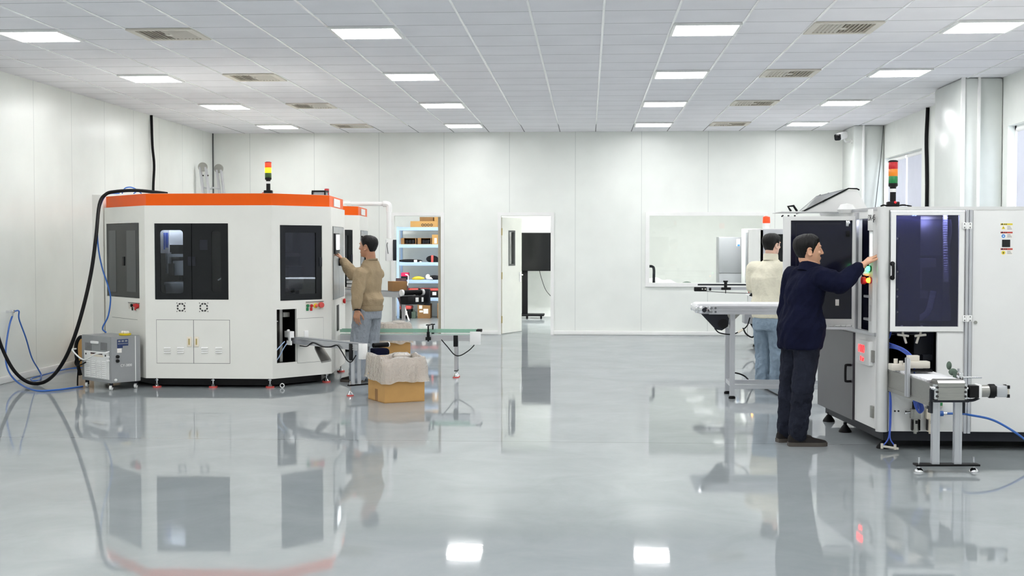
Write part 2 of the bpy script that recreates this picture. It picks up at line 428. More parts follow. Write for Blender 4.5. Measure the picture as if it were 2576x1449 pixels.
m = MB(); Face((XR, YB), (XR, YF)).panel(m, 0, CEIL, 0.18, [(YB - 20.86, YB - 18.58, 0.9, 2.9), (YB - 14.84, YB - 12.4, 0.9, 2.87)])
struct(m.build('wall_right', 'wall_plain', smooth=False))
m = MB(); Face((XR, YF), (XL, YF)).panel(m, 0, CEIL, 0.1); struct(m.build('wall_rear', 'wall_plain', smooth=False))
m = MB()
for a, b in ((XL, DA[0] - 0.05), (DA[1] + 0.05, DB[0] - 0.05), (DB[1] + 0.05, XR)): m.bb(a, b, YB - 0.035, YB, 0, 0.07, bev=0.01)
struct(m.build('baseboard_back', 'trim_white'))
struct(MB().bb(XL, XL + 0.03, YF, YB - 0.04, 0, 0.08, bev=0.01).build('baseboard_left', 'trim_white'))
# columns boxed out of the right wall
struct(MB().bb(4.245, XR, 15.0, 16.13, 0, CEIL, bev=0.035).build('wall_column_near', 'column_panel'))
struct(MB().bb(4.235, XR, 20.9, YB, 0, CEIL, bev=0.03).build('wall_column_far', 'column_panel'))
struct(MB().bb(4.43, 4.455, 14.965, 15.0, 0, CEIL).bb(4.245, 4.29, 14.985, 15.0, 0, CEIL).build('trim_2', 'trim_white', smooth=False))
struct(MB().bb(4.37, 4.41, 20.875, 20.9, 0, CEIL, bev=0.008).build('trim_3', 'trim_white'))
struct(MB().cyl((-6.43, 21.79, 0), (-6.43, 21.79, CEIL), 0.012).build('trim_4', 'seam'))
# windows in the right wall: frame, pane and the daylight outside
def side_window(name, y0, y1, z0, z1, mull):
    m = MB()
    for a, b in ((y0, y0 + 0.05), (y1 - 0.05, y1), *[(q - 0.025, q + 0.025) for q in mull]): m.bb(4.80, 4.86, a, b, z0, z1)
    m.bb(4.80, 4.86, y0, y1, z0, z0 + 0.05).bb(4.80, 4.86, y0, y1, z1 - 0.05, z1)
    fr = struct(m.build(name, 'trim_white', smooth=False))
    MB().bb(4.825, 4.831, y0 + 0.03, y1 - 0.03, z0 + 0.03, z1 - 0.03).build('pane', 'clear_glass', fr, smooth=False)
side_window('window_1', 18.58, 20.86, 0.9, 2.9, (19.7,))
side_window('window_2', 12.4, 14.84, 0.9, 2.87, (13.6,))
def blind(y0, y1, ztop, zbot, label):
    t = thing('roller_blind', label, 'blind', (4.76, (y0 + y1) / 2, ztop), 'roller blinds on the right-hand windows')
    MB().bb(4.755, 4.763, y0, y1, zbot, ztop - 0.04).build('fabric', 'blind', t, smooth=False)
    MB().cyl((4.765, y0, ztop - 0.03), (4.765, y1, ztop - 0.03), 0.028).build('roller', 'trim_white', t)
    MB().bb(4.75, 4.768, y0, y1, zbot - 0.02, zbot).build('bottom_bar', 'aluminium', t, smooth=False)
blind(18.62, 19.52, 2.88, 1.0, 'pale grey roller blind in the far window, nearer of its two')
blind(19.62, 20.75, 2.88, 1.0, 'pale grey roller blind in the far window, the one beside the far column')
blind(12.45, 14.62, 2.84, 1.0, 'pale grey roller blind in the window beside the near column')

mat('vent_back', (196, 188, 174), 0.8, var=0.05)
# ceiling lights and vents
def ceiling_light(x, y, label):
    t = thing('ceiling_light', label, 'ceiling light', (x, y, CEIL - 0.02), 'square panel lights in the ceiling')
    m = MB(); z0, z1 = CEIL - 0.022, CEIL - 0.0005; a, b = 0.295, 0.270
    m.bb(x - a, x + a, y - a, y - b, z0, z1).bb(x - a, x + a, y + b, y + a, z0, z1).bb(x - a, x - b, y - b, y + b, z0, z1).bb(x + b, x + a, y - b, y + b, z0, z1)
    m.build('frame', 'trim_white', t, smooth=False)
    MB().bb(x - b, x + b, y - b, y + b, CEIL - 0.018, CEIL - 0.004).build('diffuser', 'lamp_panel', t, smooth=False)
    return t
first = None
def row_word(r): return ('nearest', 'second', 'third', 'farthest')[r]
cols = [(-4.975, 'far left', 'above the left wall side'), (-1.975, 'left middle', 'between the vents and the bare centre'), (1.025, 'right middle', 'left of the right-hand vents'), (3.425, 'far right', 'closest to the right wall')]
for ci, (x, cn, cw) in enumerate(cols):
    for r in range(-4, 4):
        y = 11.462 + 3.0 * r
        lab = ('bright square ceiling panel light, %s in the %s column' % (row_word(r), cn)) if r >= 0 else 'bright square ceiling panel light, number %d behind the view in the %s column' % (-r, cn)
        if first is None: first = ceiling_light(x, y, lab); fx, fy = x, y
        else:
            c = copy_tree(first); c.location = (x, y, CEIL - 0.02); c['label'] = lab
def vent(x, y, label):
    t = thing('air_vent', label, 'air vent', (x, y, CEIL - 0.015), 'louvred vents in the ceiling')
    m = MB(); z0, z1 = CEIL - 0.016, CEIL - 0.0005
    for a, b in ((0.297, 0.235), ):
        m.bb(x - a, x + a, y - a, y - b, z0, z1).bb(x - a, x + a, y + b, y + a, z0, z1).bb(x - a, x - b, y - b, y + b, z0, z1).bb(x + b, x + a, y - b, y + b, z0, z1)
    m.build('frame', 'vent_cream', t, smooth=False)
    m = MB()
    for k in range(13):
        xx = x - 0.21 + k * 0.035
        m.box((xx, y, CEIL - 0.010), (0.020, 0.46, 0.003), rot=Matrix.Rotation(0.7 if k < 6 else -0.7, 3, 'Y'))
    m.build('louvre', 'vent_cream', t, smooth=False)
    MB().bb(x - 0.03, x + 0.03, y - 0.04, y + 0.04, CEIL - 0.017, CEIL - 0.004).build('boss', 'vent_cream', t, smooth=False)
    MB().bb(x - 0.235, x + 0.235, y - 0.235, y + 0.235, CEIL - 0.003, CEIL - 0.001).build('backing', 'vent_back', t, smooth=False)
    return t
v0 = None
for x, side in ((-3.775, 'left'), (2.225, 'right')):
    for r in range(4):
        y = 11.462 + 3.0 * r; lab = 'square cream louvred vent, %s of the %s-hand column' % (row_word(r), side)
        if v0 is None: v0 = vent(x, y, lab)
        else: c = copy_tree(v0); c.location = (x, y, CEIL - 0.015); c['label'] = lab
# security camera on the far column
t = thing('security_camera', 'white security camera with a dark face on the far column', 'camera', (4.235, 21.0, 3.15))
MB().cyl((4.236, 21.0, 3.19), (4.21, 21.0, 3.19), 0.035).tube([(4.215, 21.0, 3.19), (4.12, 20.95, 3.18), (4.08, 20.9, 3.22)], 0.014).build('bracket', 'white_plastic', t)
dr = V((-0.62, -0.70, -0.22)).normalized(); c0 = V((4.05, 20.92, 3.27))
q = dr.to_track_quat('Y', 'Z').to_matrix()
MB().box(c0, (0.115, 0.24, 0.11), rot=q, bev=0.03).build('body', 'white_plastic', t)
MB().box(c0 + dr * 0.123, (0.105, 0.02, 0.10), rot=q, bev=0.02).build('face', 'black_panel', t)
MB().cyl(c0 + dr * 0.13, c0 + dr * 0.145, 0.026).build('lens', 'screen_dark', t)
# cables up the walls
tag(MB().tube([at(376, 290, 18.66) + V((0.03, 0, 0.02)), (-6.40, 18.62, 3.0), (-6.39, 18.66, 2.7), (-6.40, 18.64, 2.3), (-6.40, 18.7, 1.7), (-6.41, 18.7, 0.4), (-6.41, 18.7, 0.0)], 0.020).build('power_cable', 'black_rubber'), 'black cable running down the left wall behind the orange-topped machine', 'cable')
t = thing('power_cable', 'thick black cable clipped to the right wall beside the far window', 'cable', (4.70, 18.2, 0))
MB().tube([(4.70, 18.2, 3.43), (4.69, 18.22, 3.0), (4.695, 18.2, 2.6), (4.69, 18.16, 2.2), (4.695, 18.2, 1.6), (4.69, 18.2, 0.0)], 0.026).build('sheath', 'black_rubber', t)
for z in (2.36, 1.93, 1.4):
    MB().box((4.69, 18.2, z), (0.06, 0.066, 0.014)).build('clip', 'white_plastic', t)
tag(MB().tube([(4.70, 20.88, 3.43), (4.66, 20.87, 2.9), (4.60, 20.87, 2.3), (4.56, 20.87, 1.8), (4.58, 20.87, 0.9), (4.58, 20.87, 0.0)], 0.007).build('thin_cable', 'seam'), 'thin grey cable hanging down the far column by the window', 'cable')

# ================================================================== rooms behind the back wall
m = MB().bb(-5.2, 4.72, 27.3, 27.4, 0, 3.1); struct(m.build('wall_rooms_back', 'room_white', smooth=False))
struct(MB().bb(-5.3, 4.8, YB + 0.1, 27.4, 3.0, 3.1).build('ceiling_rooms', 'room_white', smooth=False))
struct(MB().bb(-2.06, -1.98, YB + 0.1, 27.3, 0, 3.0).build('wall_storeroom', 'room_white', smooth=False))
struct(MB().bb(-5.3, -5.2, YB + 0.1, 27.3, 0, 3.0).build('wall_storeroom_left', 'room_white', smooth=False))
struct(MB().bb(0.62, 0.70, YB + 0.1, 27.3, 0, 3.0).build('wall_meeting', 'room_white', smooth=False))
struct(MB().bb(4.72, 4.8, YB + 0.1, 27.3, 0, 3.0).build('wall_rooms_right', 'room_white', smooth=False))
for x, y, w in ((-3.3, 24.0, 'storeroom'), (-0.6, 24.6, 'television room'), (2.4, 24.2, 'room behind the wide window')):  # unseen panels, added so the back rooms are bright
    t = thing('ceiling_light', 'unseen ceiling panel added to light the ' + w, 'ceiling light', (x, y, 2.98))
    MB().bb(x - 0.6, x + 0.6, y - 0.3, y + 0.3, 2.975, 2.999).build('frame', 'trim_white', t, smooth=False)
    MB().bb(x - 0.58, x + 0.58, y - 0.28, y + 0.28, 2.965, 2.976).build('diffuser', 'room_fill', t, smooth=False)
def door_frame(name, x0, x1, z1):
    m = MB()
    m.bb(x0 - 0.055, x0, YB - 0.025, YB + 0.11, 0, z1 + 0.055).bb(x1, x1 + 0.055, YB - 0.025, YB + 0.11, 0, z1 + 0.055).bb(x0, x1, YB - 0.025, YB + 0.11, z1, z1 + 0.055)
    return struct(m.build(name, 'trim_white', smooth=False))
d1 = door_frame('door_1', DA[0], DA[1], 2.02)
d2 = door_frame('door_2', DB[0], DB[1], 2.02)
f = Face((-2.52, 21.93), (-2.60, 22.70)); m = MB(); f.box(m, 0, f.L, 0.01, 2.0, -0.045, 0)
lf = m.build('leaf', 'beige_edge', d1, smooth=False); lf['label'] = 'brown-edged door leaf swung into the storeroom'
f = Face((-1.462, 21.90), (-1.165, 22.60))
m = MB(); f.panel(m, 0.01, 1.995, 0.045, [(0.26, 0.48, 1.18, 1.76)])
lf = m.build('leaf', 'door_leaf', d2, smooth=False); lf['label'] = 'cream door leaf with a narrow glass pane, swung open'
m = MB(); f.box(m, 0.245, 0.275, 1.165, 1.775, -0.05, 0.006); f.box(m, 0.465, 0.495, 1.165, 1.775, -0.05, 0.006); f.box(m, 0.275, 0.465, 1.745, 1.775, -0.05, 0.006); f.box(m, 0.275, 0.465, 1.165, 1.195, -0.05, 0.006)
m.build('pane_frame', 'seam', lf, smooth=False)
m = MB(); f.box(m, 0.27, 0.47, 1.19, 1.75, -0.027, -0.021); m.build('pane', 'clear_glass', lf, smooth=False)
m = MB(); m.cyl(f.W(0.69, 1.0, 0), f.W(0.69, 1.0, 0.055), 0.012); m.cyl(f.W(0.70, 1.0, 0.05), f.W(0.57, 1.0, 0.05), 0.010); f.box(m, 0.665, 0.715, 0.88, 1.05, 0, 0.012)
m.build('handle', 'chrome', lf)
m = MB(); f.box(m, -0.02, 0.0, 0.01, 1.995, -0.05, 0.0); m.build('edge_strip', 'beige_edge', lf, smooth=False)
for z in (0.25, 1.0, 1.75): MB().cyl((-1.468, 21.885, z - 0.06), (-1.468, 21.885, z + 0.06), 0.012).build('hinge', 'brass', d2)
# wide inner window
m = MB()
x0, x1, z0, z1 = WN[0], WN[1], 0.85, 2.045
m.bb(x0 - 0.03, x0 + 0.035, YB - 0.03, YB + 0.11, z0 - 0.03, z1 + 0.03).bb(x1 - 0.035, x1 + 0.03, YB - 0.03, YB + 0.11, z0 - 0.03, z1 + 0.03)
m.bb(x0 + 0.035, x1 - 0.035, YB - 0.03, YB + 0.11, z0 - 0.03, z0 + 0.035).bb(x0 + 0.035, x1 - 0.035, YB - 0.03, YB + 0.11, z1 - 0.03, z1 + 0.03)
w = struct(m.build('window_3', 'trim_white', smooth=False))
MB().bb(x0 + 0.03, x1 - 0.03, YB + 0.035, YB + 0.043, z0 + 0.03, z1 - 0.025).build('pane', 'clear_glass', w, smooth=False)

# storeroom shelf and what stands on it
SY0, SY1 = 26.40, 26.95
t = thing('shelf_rack', 'pale blue steel rack seen through the left doorway', 'shelf', (-3.0, 26.6, 0))
LV = (0.40, 0.765, 1.13, 1.50, 1.855)
for x in (-3.95, -2.18):
    for y in (SY0, SY1 - 0.045):
        MB().bb(x, x + 0.05, y, y + 0.045, 0, 1.90).build('upright', 'shelf_blue', t, smooth=False)
for z in LV: MB().bb(-3.90, -2.18, SY0 + 0.003, SY1, z - 0.035, z + 0.035, bev=0.004).build('shelf_board', 'shelf_blue', t)
def sx(px): return at(px, 700, SY0 + 0.05).x
def carton(name, label, cat, px0, px1, y, z0, z1, dep, m='cardboard', group=None):
    o = MB().bb(sx(px0), sx(px1), y, y + dep, z0, z1, bev=0.004).build(name, m); return tag(o, label, cat, group)
top = LV[4] + 0.035
o = carton('carton', 'long flat carton with four round marks on top of the rack', 'box', 1033, 1108, SY0 + 0.03, top, top + 0.125, 0.4)
m = MB()
for px in (1064, 1071, 1078, 1086):
    x = sx(px); m.tube([(x + 0.022 * math.cos(a), SY0 + 0.028, top + 0.045 + 0.022 * math.sin(a)) for a in [k * PI / 5 for k in range(10)]], 0.006, seg=5, sub=2, closed=True)
m.build('print', 'ink', o)
carton('carton', 'small carton stacked on the left of the long flat carton', 'box', 1056, 1090, SY0 + 0.06, top + 0.125, top + 0.21, 0.3, 'cardboard_dark')
carton('carton', 'small carton stacked on the right end of the long flat carton', 'box', 1092.5, 1110, SY0 + 0.06, top + 0.125, top + 0.21, 0.3, 'cardboard')
z = LV[3] + 0.035
def open_crate(label, px0, px1):
    x0, x1 = sx(px0), sx(px1); m = MB(); h = 0.125
    m.bb(x0, x1, SY0 + 0.03, SY0 + 0.36, z, z + 0.008).bb(x0, x0 + 0.07, SY0 + 0.03, SY0 + 0.36, z + 0.008, z + h).bb(x1 - 0.012, x1, SY0 + 0.03, SY0 + 0.36, z + 0.008, z + h).bb(x0 + 0.07, x1 - 0.012, SY0 + 0.345, SY0 + 0.36, z + 0.008, z + h).bb(x0, x1, SY0 + 0.03, SY0 + 0.36, z + h, z + h + 0.006)
    o = tag(m.build('open_carton', 'cardboard_dark', smooth=False), label, 'box')
    m = MB()
    for k in range(3): m.box((x0 + 0.12 + k * (x1 - x0 - 0.17) / 2.2, SY0 + 0.12, z + 0.05), (0.05, 0.12, 0.08), bev=0.01)
    m.build('contents', 'fabric_black', o)
open_crate('open-fronted carton at the left end of the upper rack shelf', 1009, 1047)
open_crate('open-fronted carton in the middle of the upper rack shelf', 1051, 1085)
o = carton('carton', 'tall brown carton with a white slip on the upper rack shelf', 'box', 1087, 1105, SY0 + 0.04, z, z + 0.20, 0.2)
MB().bb(sx(1093), sx(1099), SY0 + 0.036, SY0 + 0.0405, z + 0.02, z + 0.13).build('slip', 'paper', o, smooth=False)
z = LV[2] + 0.035
tag(MB().ell((sx(1030), SY0 + 0.15, z + 0.03), (0.26, 0.12, 0.032)).build('tool_pouch', 'fabric_black'), 'long flat black pouch on the middle rack shelf', 'pouch')
tag(MB().bb(sx(1042), sx(1050), SY0 + 0.005, SY0 + 0.025, z, z + 0.05, bev=0.004).build('price_tag', 'paper'), 'larger white card at the edge of the middle rack shelf', 'card')
tag(MB().bb(sx(1056), sx(1061), SY0 + 0.005, SY0 + 0.025, z, z + 0.025, bev=0.004).build('price_tag', 'paper'), 'smaller white card at the edge of the middle rack shelf', 'card')
t = thing('tool_bag', 'black bag with an orange strap on the middle rack shelf', 'bag', (sx(1088), SY0 + 0.15, z))
MB().ell((sx(1086), SY0 + 0.16, z + 0.065), (0.13, 0.11, 0.075)).box((sx(1096), SY0 + 0.16, z + 0.045), (0.12, 0.16, 0.09), bev=0.02).build('body', 'fabric_black', t)
MB().bb(sx(1084.5), sx(1090.5), SY0 + 0.035, SY0 + 0.06, z, z + 0.145, bev=0.008).build('strap', 'red_pad', t)
z = LV[1] + 0.035
t = thing('tool_case', 'black case with a bright pink lid on the lower rack shelf', 'case', (sx(1017), SY0 + 0.1, z))
MB().bb(sx(1009), sx(1026), SY0 + 0.03, SY0 + 0.25, z, z + 0.07, bev=0.01).build('body', 'fabric_black', t)
MB().bb(sx(1009), sx(1027), SY0 + 0.025, SY0 + 0.255, z + 0.07, z + 0.15, bev=0.015).build('lid', 'pink', t)
tag(MB().tube([(sx(1036), SY0 + 0.1, z + 0.02), (sx(1045), SY0 + 0.08, z + 0.03), (sx(1055), SY0 + 0.1, z + 0.035), (sx(1067), SY0 + 0.08, z + 0.03)], lambda u: 0.012 + 0.03 * math.sin(PI * u)).build('yellow_bundle', 'yellow_plastic'), 'yellow wrapped bundle on the lower rack shelf', 'bundle')
t = thing('work_gloves', 'black and white glove heap on the lower rack shelf', 'gloves', (sx(1088), SY0 + 0.1, z))
MB().ell((sx(1092), SY0 + 0.12, z + 0.045), (0.13, 0.1, 0.05)).build('dark_pair', 'fabric_black', t)
MB().ell((sx(1076), SY0 + 0.08, z + 0.06), (0.05, 0.05, 0.06)).box((sx(1084), SY0 + 0.045, z + 0.035), (0.09, 0.03, 0.05), bev=0.012).build('white_pair', 'paper', t)
z = LV[0] + 0.035
def lidded_bin(label, x0, x1, y, z, h):
    t = thing('storage_bin', label, 'bin', ((x0 + x1) / 2, y, z), 'black bins with orange lids')
    MB().bb(x0, x1, y, y + 0.35, z, z + h * 0.72, bev=0.01).build('body', 'black_plastic', t)
    MB().bb(x0 - 0.004, x1 + 0.004, y - 0.006, y + 0.356, z + h * 0.72, z + h, bev=0.022).build('lid', 'red_pad', t)
    MB().bb((x0 + x1) / 2 - 0.04, (x0 + x1) / 2 + 0.04, y - 0.006, y, z + h * 0.25, z + h * 0.6).build('tag', 'paper', t, smooth=False)
for k, (a, b, w) in enumerate(((1011, 1027.5, 'at the left end'), (1029.5, 1052, 'second from the left'), (1054.5, 1078, 'third from the left'), (1080, 1106, 'at the right end'))):
    lidded_bin('black bin with an orange lid on the lowest rack shelf, ' + w, sx(a), sx(b), SY0 + 0.03, z, 0.19)
lidded_bin('black bin with an orange lid on the floor under the rack', sx(1006), sx(1034), SY0 + 0.02, 0.0, 0.26)
o = tag(MB().bb(sx(1034.5), sx(1046), SY0 + 0.05, SY0 + 0.14, 0, 0.14, bev=0.01).cyl((sx(1040), SY0 + 0.09, 0.14), (sx(1040), SY0 + 0.09, 0.175), 0.02).build('canister', 'moss'), 'grey-green canister on the floor under the rack', 'canister')
o = carton('carton', 'brown carton with three white slips on the floor under the rack', 'box', 1050, 1082, SY0 + 0.05, 0, 0.30, 0.3, 'cardboard_dark')
for a, b, c, d in ((1054, 1062, 0.20, 0.27), (1065, 1077, 0.10, 0.20), (1055, 1064, 0.125, 0.165)):
    MB().bb(sx(a), sx(b), SY0 + 0.046, SY0 + 0.0505, c, d).build('slip', 'paper', o, smooth=False)
carton('carton', 'brown carton half hidden by the door jamb under the rack', 'box', 1100, 1112, SY0 + 0.05, 0, 0.31, 0.3, 'cardboard_dark')
# jacket on a stand in front of the rack
p = fl(1030, 806)
t = thing('coat_stand', 'thin white metal stand with a hooked top in front of the rack', 'stand', p)
MB().tube([(p.x, p.y, 0.01), (p.x - 0.02, p.y, 0.03), (p.x - 0.12, p.y, 0.34)], 0.014, sub=3).build('foot', 'white_plastic', t)
MB().tube([(p.x - 0.12, p.y, 0.34), (p.x - 0.07, p.y, 0.38), (p.x - 0.05, p.y, 0.62), (p.x - 0.02, p.y, 0.88), (p.x - 0.08, p.y, 0.93)], 0.011).cyl((p.x - 0.15, p.y, 0.55), (p.x - 0.02, p.y, 0.56), 0.016).build('pole', 'white_plastic', t)
c = at(1008, 735, p.y)
m = MB(); rs = []
for k in range(9):
    u = k / 8; zz = c.z + 0.28 - 0.66 * u; w = 0.10 + 0.035 * math.sin(u * 5) - 0.02 * u
    rs.append([V((c.x + 0.05 * u + w * math.cos(a) * (1 + 0.1 * math.sin(3 * a + k)), p.y + 0.02 + 0.09 * math.sin(a) * (1 + 0.12 * math.cos(4 * a + k)), zz)) for a in [2 * PI * j / 20 for j in range(20)]])
m.rings(rs); tag(m.build('hanging_jacket', 'fabric_maroon', angle=80), 'dark maroon jacket hanging on the white stand in the storeroom', 'jacket')
# television room
t = thing('television', 'big black television on a wheeled stand behind the right doorway', 'television', (-1.31, 26.6, 0))
MB().bb(-2.0 + 0.04, -0.585, 26.50, 26.56, 0.985, 1.775, bev=0.008).build('bezel', 'black_plastic', t)
MB().bb(-1.945, -0.60, 26.494, 26.501, 1.005, 1.763).build('screen', 'screen_dark', t, smooth=False)
MB().bb(-1.365, -1.245, 26.57, 26.63, 0.09, 1.2, bev=0.008).build('post', 'black_plastic', t)
m = MB().bb(-1.62, -0.90, 26.4, 26.86, 0.055, 0.095, bev=0.01); m.build('base', 'black_plastic', t)
for x in (-1.55, -1.25, -0.96): MB().cyl((x - 0.02, 26.45, 0.03), (x + 0.02, 26.45, 0.03), 0.03).bb(x - 0.012, x + 0.012, 26.44, 26.47, 0.03, 0.06).build('castor', 'black_rubber', t)
MB().tube([(-1.0, 26.57, 0.99), (-0.95, 26.6, 0.8), (-0.85, 26.7, 0.55), (-0.62, 26.8, 0.33), (-0.45, 27.0, 0.25), (-0.4, 27.28, 0.25)], 0.006).build('lead', 'ink', t)
# room behind the wide window
def gx(px, y): return at(px, 650, y).x
y = 25.2; x0, x1 = gx(1808, y), gx(1868, y)
t = thing('steel_cabinet', 'mid-grey steel cabinet seen through the wide window', 'cabinet', ((x0 + x1) / 2, y, 0))
MB().bb(x0, x1, y + 0.02, y + 0.5, 0, 1.68, bev=0.006).build('body', 'cabinet_mid', t)
MB().bb(x0 + 0.008, x1 - 0.008, y, y + 0.02, 0.98, 1.672, bev=0.004).build('upper_door', 'cabinet_mid', t)
MB().bb(x0 + 0.008, x1 - 0.008, y, y + 0.02, 0.03, 0.965, bev=0.004).build('lower_door', 'cabinet_mid', t)
MB().bb(x1 - 0.12, x1 - 0.05, y - 0.003, y + 0.001, 1.50, 1.64).build('sticker', 'paper', t, smooth=False)
MB().bb(x1 - 0.10, x1 - 0.055, y - 0.005, y - 0.001, 1.50, 1.535).build('badge', 'sticker_blue', t, smooth=False)
y = 24.4; x0, x1 = gx(1873, y), gx(1912, y)
t = thing('double_door_cabinet', 'pale grey double-door cabinet with black handles behind the wide window', 'cabinet', ((x0 + x1) / 2, y, 0))
MB().bb(x0, x1 + 0.02, y + 0.03, y + 0.5, 0, 1.83, bev=0.006).build('body', 'cabinet_white', t)
xm = (x0 + x1) / 2
for a, b in ((x0 + 0.02, xm - 0.004), (xm + 0.004, x1)):
    MB().bb(a, b, y + 0.005, y + 0.03, 0.05, 1.76, bev=0.003).build('door', 'cabinet_mid', t)
for sgn in (-1, 1):
    MB().tube([(xm + sgn * 0.012, y + 0.01, 1.32), (xm + sgn * 0.05, y - 0.02, 1.32), (xm + sgn * 0.055, y - 0.03, 1.25), (xm + sgn * 0.055, y - 0.03, 1.17), (xm + sgn * 0.05, y - 0.02, 1.1), (xm + sgn * 0.012, y + 0.01, 1.1)], 0.012).build('handle', 'black_plastic', t)
MB().bb(x0 + 0.03, xm - 0.01, y, y + 0.006, 0.98, 1.04).build('plate', 'black_plastic', t, smooth=False)
y = 23.2; x0 = 1.0
t = thing('work_bench', 'white bench under the wide window in the room behind', 'bench', (1.4, y + 0.3, 0))
MB().bb(0.75, 1.9, y, y + 0.6, 0.72, 0.80, bev=0.01).build('top', 'white_plastic', t)
for a in (0.78, 1.82):
    for b in (y + 0.03, y + 0.52): MB().bb(a, a + 0.05, b, b + 0.05, 0, 0.72).build('leg', 'white_plastic', t, smooth=False)
m = MB(); rs = []
for k in range(14):
    u = k / 13; xx = 0.95 + 0.72 * u
    h = 0.135 * (1 - u) ** 0.6 + 0.02 + 0.018 * math.sin(u * 19)
    rs.append([V((xx, y + 0.3 + 0.25 * math.cos(a), 0.80 + max(0, h * math.sin(a)))) for a in [2 * PI * j / 18 for j in range(18)]])
m.rings(rs); tag(m.build('white_cover', 'bedding', angle=80), 'crumpled white cover lying on the bench behind the wide window', 'cover')
tag(MB().lathe((gx(1728, y + 0.2), y + 0.2, 0.80), [(0.115, 0), (0.105, 0.025), (0.07, 0.05), (0.03, 0.063), (0.0, 0.066)]).build('dome', 'moss'), 'low grey-green dome on the bench behind the wide window', 'dome')
tag(MB().tube([(gx(1632, 22.4), 22.4, 1.155), (gx(1641, 22.4), 22.4, 1.15), (gx(1645, 22.4), 22.4, 1.10), (gx(1645, 22.4), 22.4, 0.9), (gx(1645, 22.4), 22.4, 0.0)], 0.024).build('bent_rail', 'dark_steel'), 'dark bent metal rail standing inside the wide window', 'rail')
# ================================================================== orange-topped assembly machines
FL_, FR_, R1_, R2_, LL_ = (-4.715, 13.45), (-3.345, 13.45), (-2.83, 14.05), (-2.935, 15.4), (-5.47, 14.28)
BR_, BL_, LU_ = (-3.45, 15.95), (-4.9, 15.95), (-5.5, 15.4)
Z0, Z1, Z2 = 0.105, 1.945, 2.075
def face_rect(f, px0, px1, py0, py1):
    u0, za = f.u_of(px0, py0); u1, zb = f.u_of(px1, py1); return (u0, u1, min(za, zb), max(za, zb))
fF, fL, fR, fS = Face(FL_, FR_), Face(LL_, FL_), Face(FR_, R1_), Face(R1_, R2_)
mach = thing('assembly_machine', 'large light grey eight-sided machine with an orange top band, standing in front', 'machine', (-4.05, 14.7, 0), 'orange-topped assembly machines')
hF = face_rect(fF, 388, 575, 562, 754); hL = face_rect(fL, 267, 351, 563, 751); hR = face_rect(fR, 704, 811, 566, 753)
op = face_rect(fR, 696, 747, 779, 910)
m = MB(); T = 0.03
fF.panel(m, Z0, Z1, T, [hF]); fL.panel(m, Z0, Z1, T, [hL]); fR.panel(m, Z0, Z1, T, [hR, op]); fS.panel(m, Z0, Z1, T)
for a, b in ((R2_, BR_), (BR_, BL_), (BL_, LU_), (LU_, LL_)): Face(a, b).panel(m, Z0, Z1, T)
poly = [FL_, FR_, R1_, R2_, BR_, BL_, LU_, LL_]
cx, cy = -4.15, 14.75
def shrink(k): return [(cx + (p[0] - cx) * k, cy + (p[1] - cy) * k) for p in poly]
m.prism(poly, Z1, Z1 + 0.004).prism(shrink(0.99), Z0, Z0 + 0.02)
m.build('body', 'cabinet_grey', mach, smooth=False)
m = MB(); m.prism(shrink(0.985), Z1 + 0.004, Z2); m.build('top_band', 'orange_paint', mach, smooth=False)
m = MB(); m.prism(shrink(0.975), Z2, Z2 + 0.003); m.build('roof_plate', 'cabinet_grey', mach, smooth=False)
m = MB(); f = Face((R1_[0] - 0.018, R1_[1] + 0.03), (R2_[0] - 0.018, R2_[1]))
f.box(m, 0.35, 0.95, 1.965, 2.055, 0.0, 0.006); m.build('glare_plate', 'white_plastic', mach, smooth=False)  # white plate standing in for glare on the orange band
m = MB().prism(shrink(0.90), 0.022, Z0); m.build('dark_base', 'black_plastic', mach, smooth=False)  # black base set low to stand in for the shade underneath
m = MB().bb(-5.62, -5.49, 14.3, 14.42, 0, 2.10, bev=0.005); m.build('rear_post', 'cabinet_grey', mach)
# feet on red pads
for x, y in ((-4.62, 13.52), (-4.01, 13.53), (-3.40, 13.56), (-2.905, 14.12), (-2.97, 15.3), (-5.38, 14.35), (-4.9, 15.85), (-3.5, 15.85)):
    m = MB().cyl((x, y, 0.012), (x, y, 0.11), 0.009).cyl((x, y, 0.075), (x, y, 0.088), 0.02, seg=6).lathe((x, y, 0.012), [(0.03, 0), (0.022, 0.012), (0.010, 0.03)])
    ft = m.build('leveling_foot', 'chrome', mach)
    MB().cyl((x, y, 0.0), (x, y, 0.016), 0.046).build('pad', 'red_pad', ft)
# front double door
um = fF.u_of(482.5)[0]
def leaf(f, u0, u1, z0, z1, hole, name='door_leaf'):
    m = MB(); f.panel(m, z0, z1, 0.014, [hole] if hole else [], u0, u1, o=-0.004); return m.build(name, 'black_panel', mach, smooth=False)
gl = face_rect(fF, 402, 461, 579, 738); gr = face_rect(fF, 531, 556, 580, 736)
dl = leaf(fF, hF[0] + 0.004, um - 0.003, hF[2] + 0.004, hF[3] - 0.004, gl)
dr_ = leaf(fF, um + 0.003, hF[1] - 0.004, hF[2] + 0.004, hF[3] - 0.004, gr)
m = MB(); fF.box(m, um - 0.014, um + 0.014, hF[2] - 0.01, hF[3] + 0.01, -0.024, -0.0185); fF.box(m, hF[0] - 0.01, hF[1] + 0.01, hF[3] - 0.014, hF[3] + 0.012, -0.029, -0.0245); fF.box(m, hF[0] - 0.01, hF[1] + 0.01, hF[2] - 0.012, hF[2] + 0.014, -0.029, -0.0245); fF.box(m, hF[0] - 0.012, hF[0] + 0.012, hF[2], hF[3], -0.029, -0.0245)
m.build('leak_strip', 'black_rubber', mach, smooth=False)  # strips added behind the leaf gaps to stop the inner light leaking
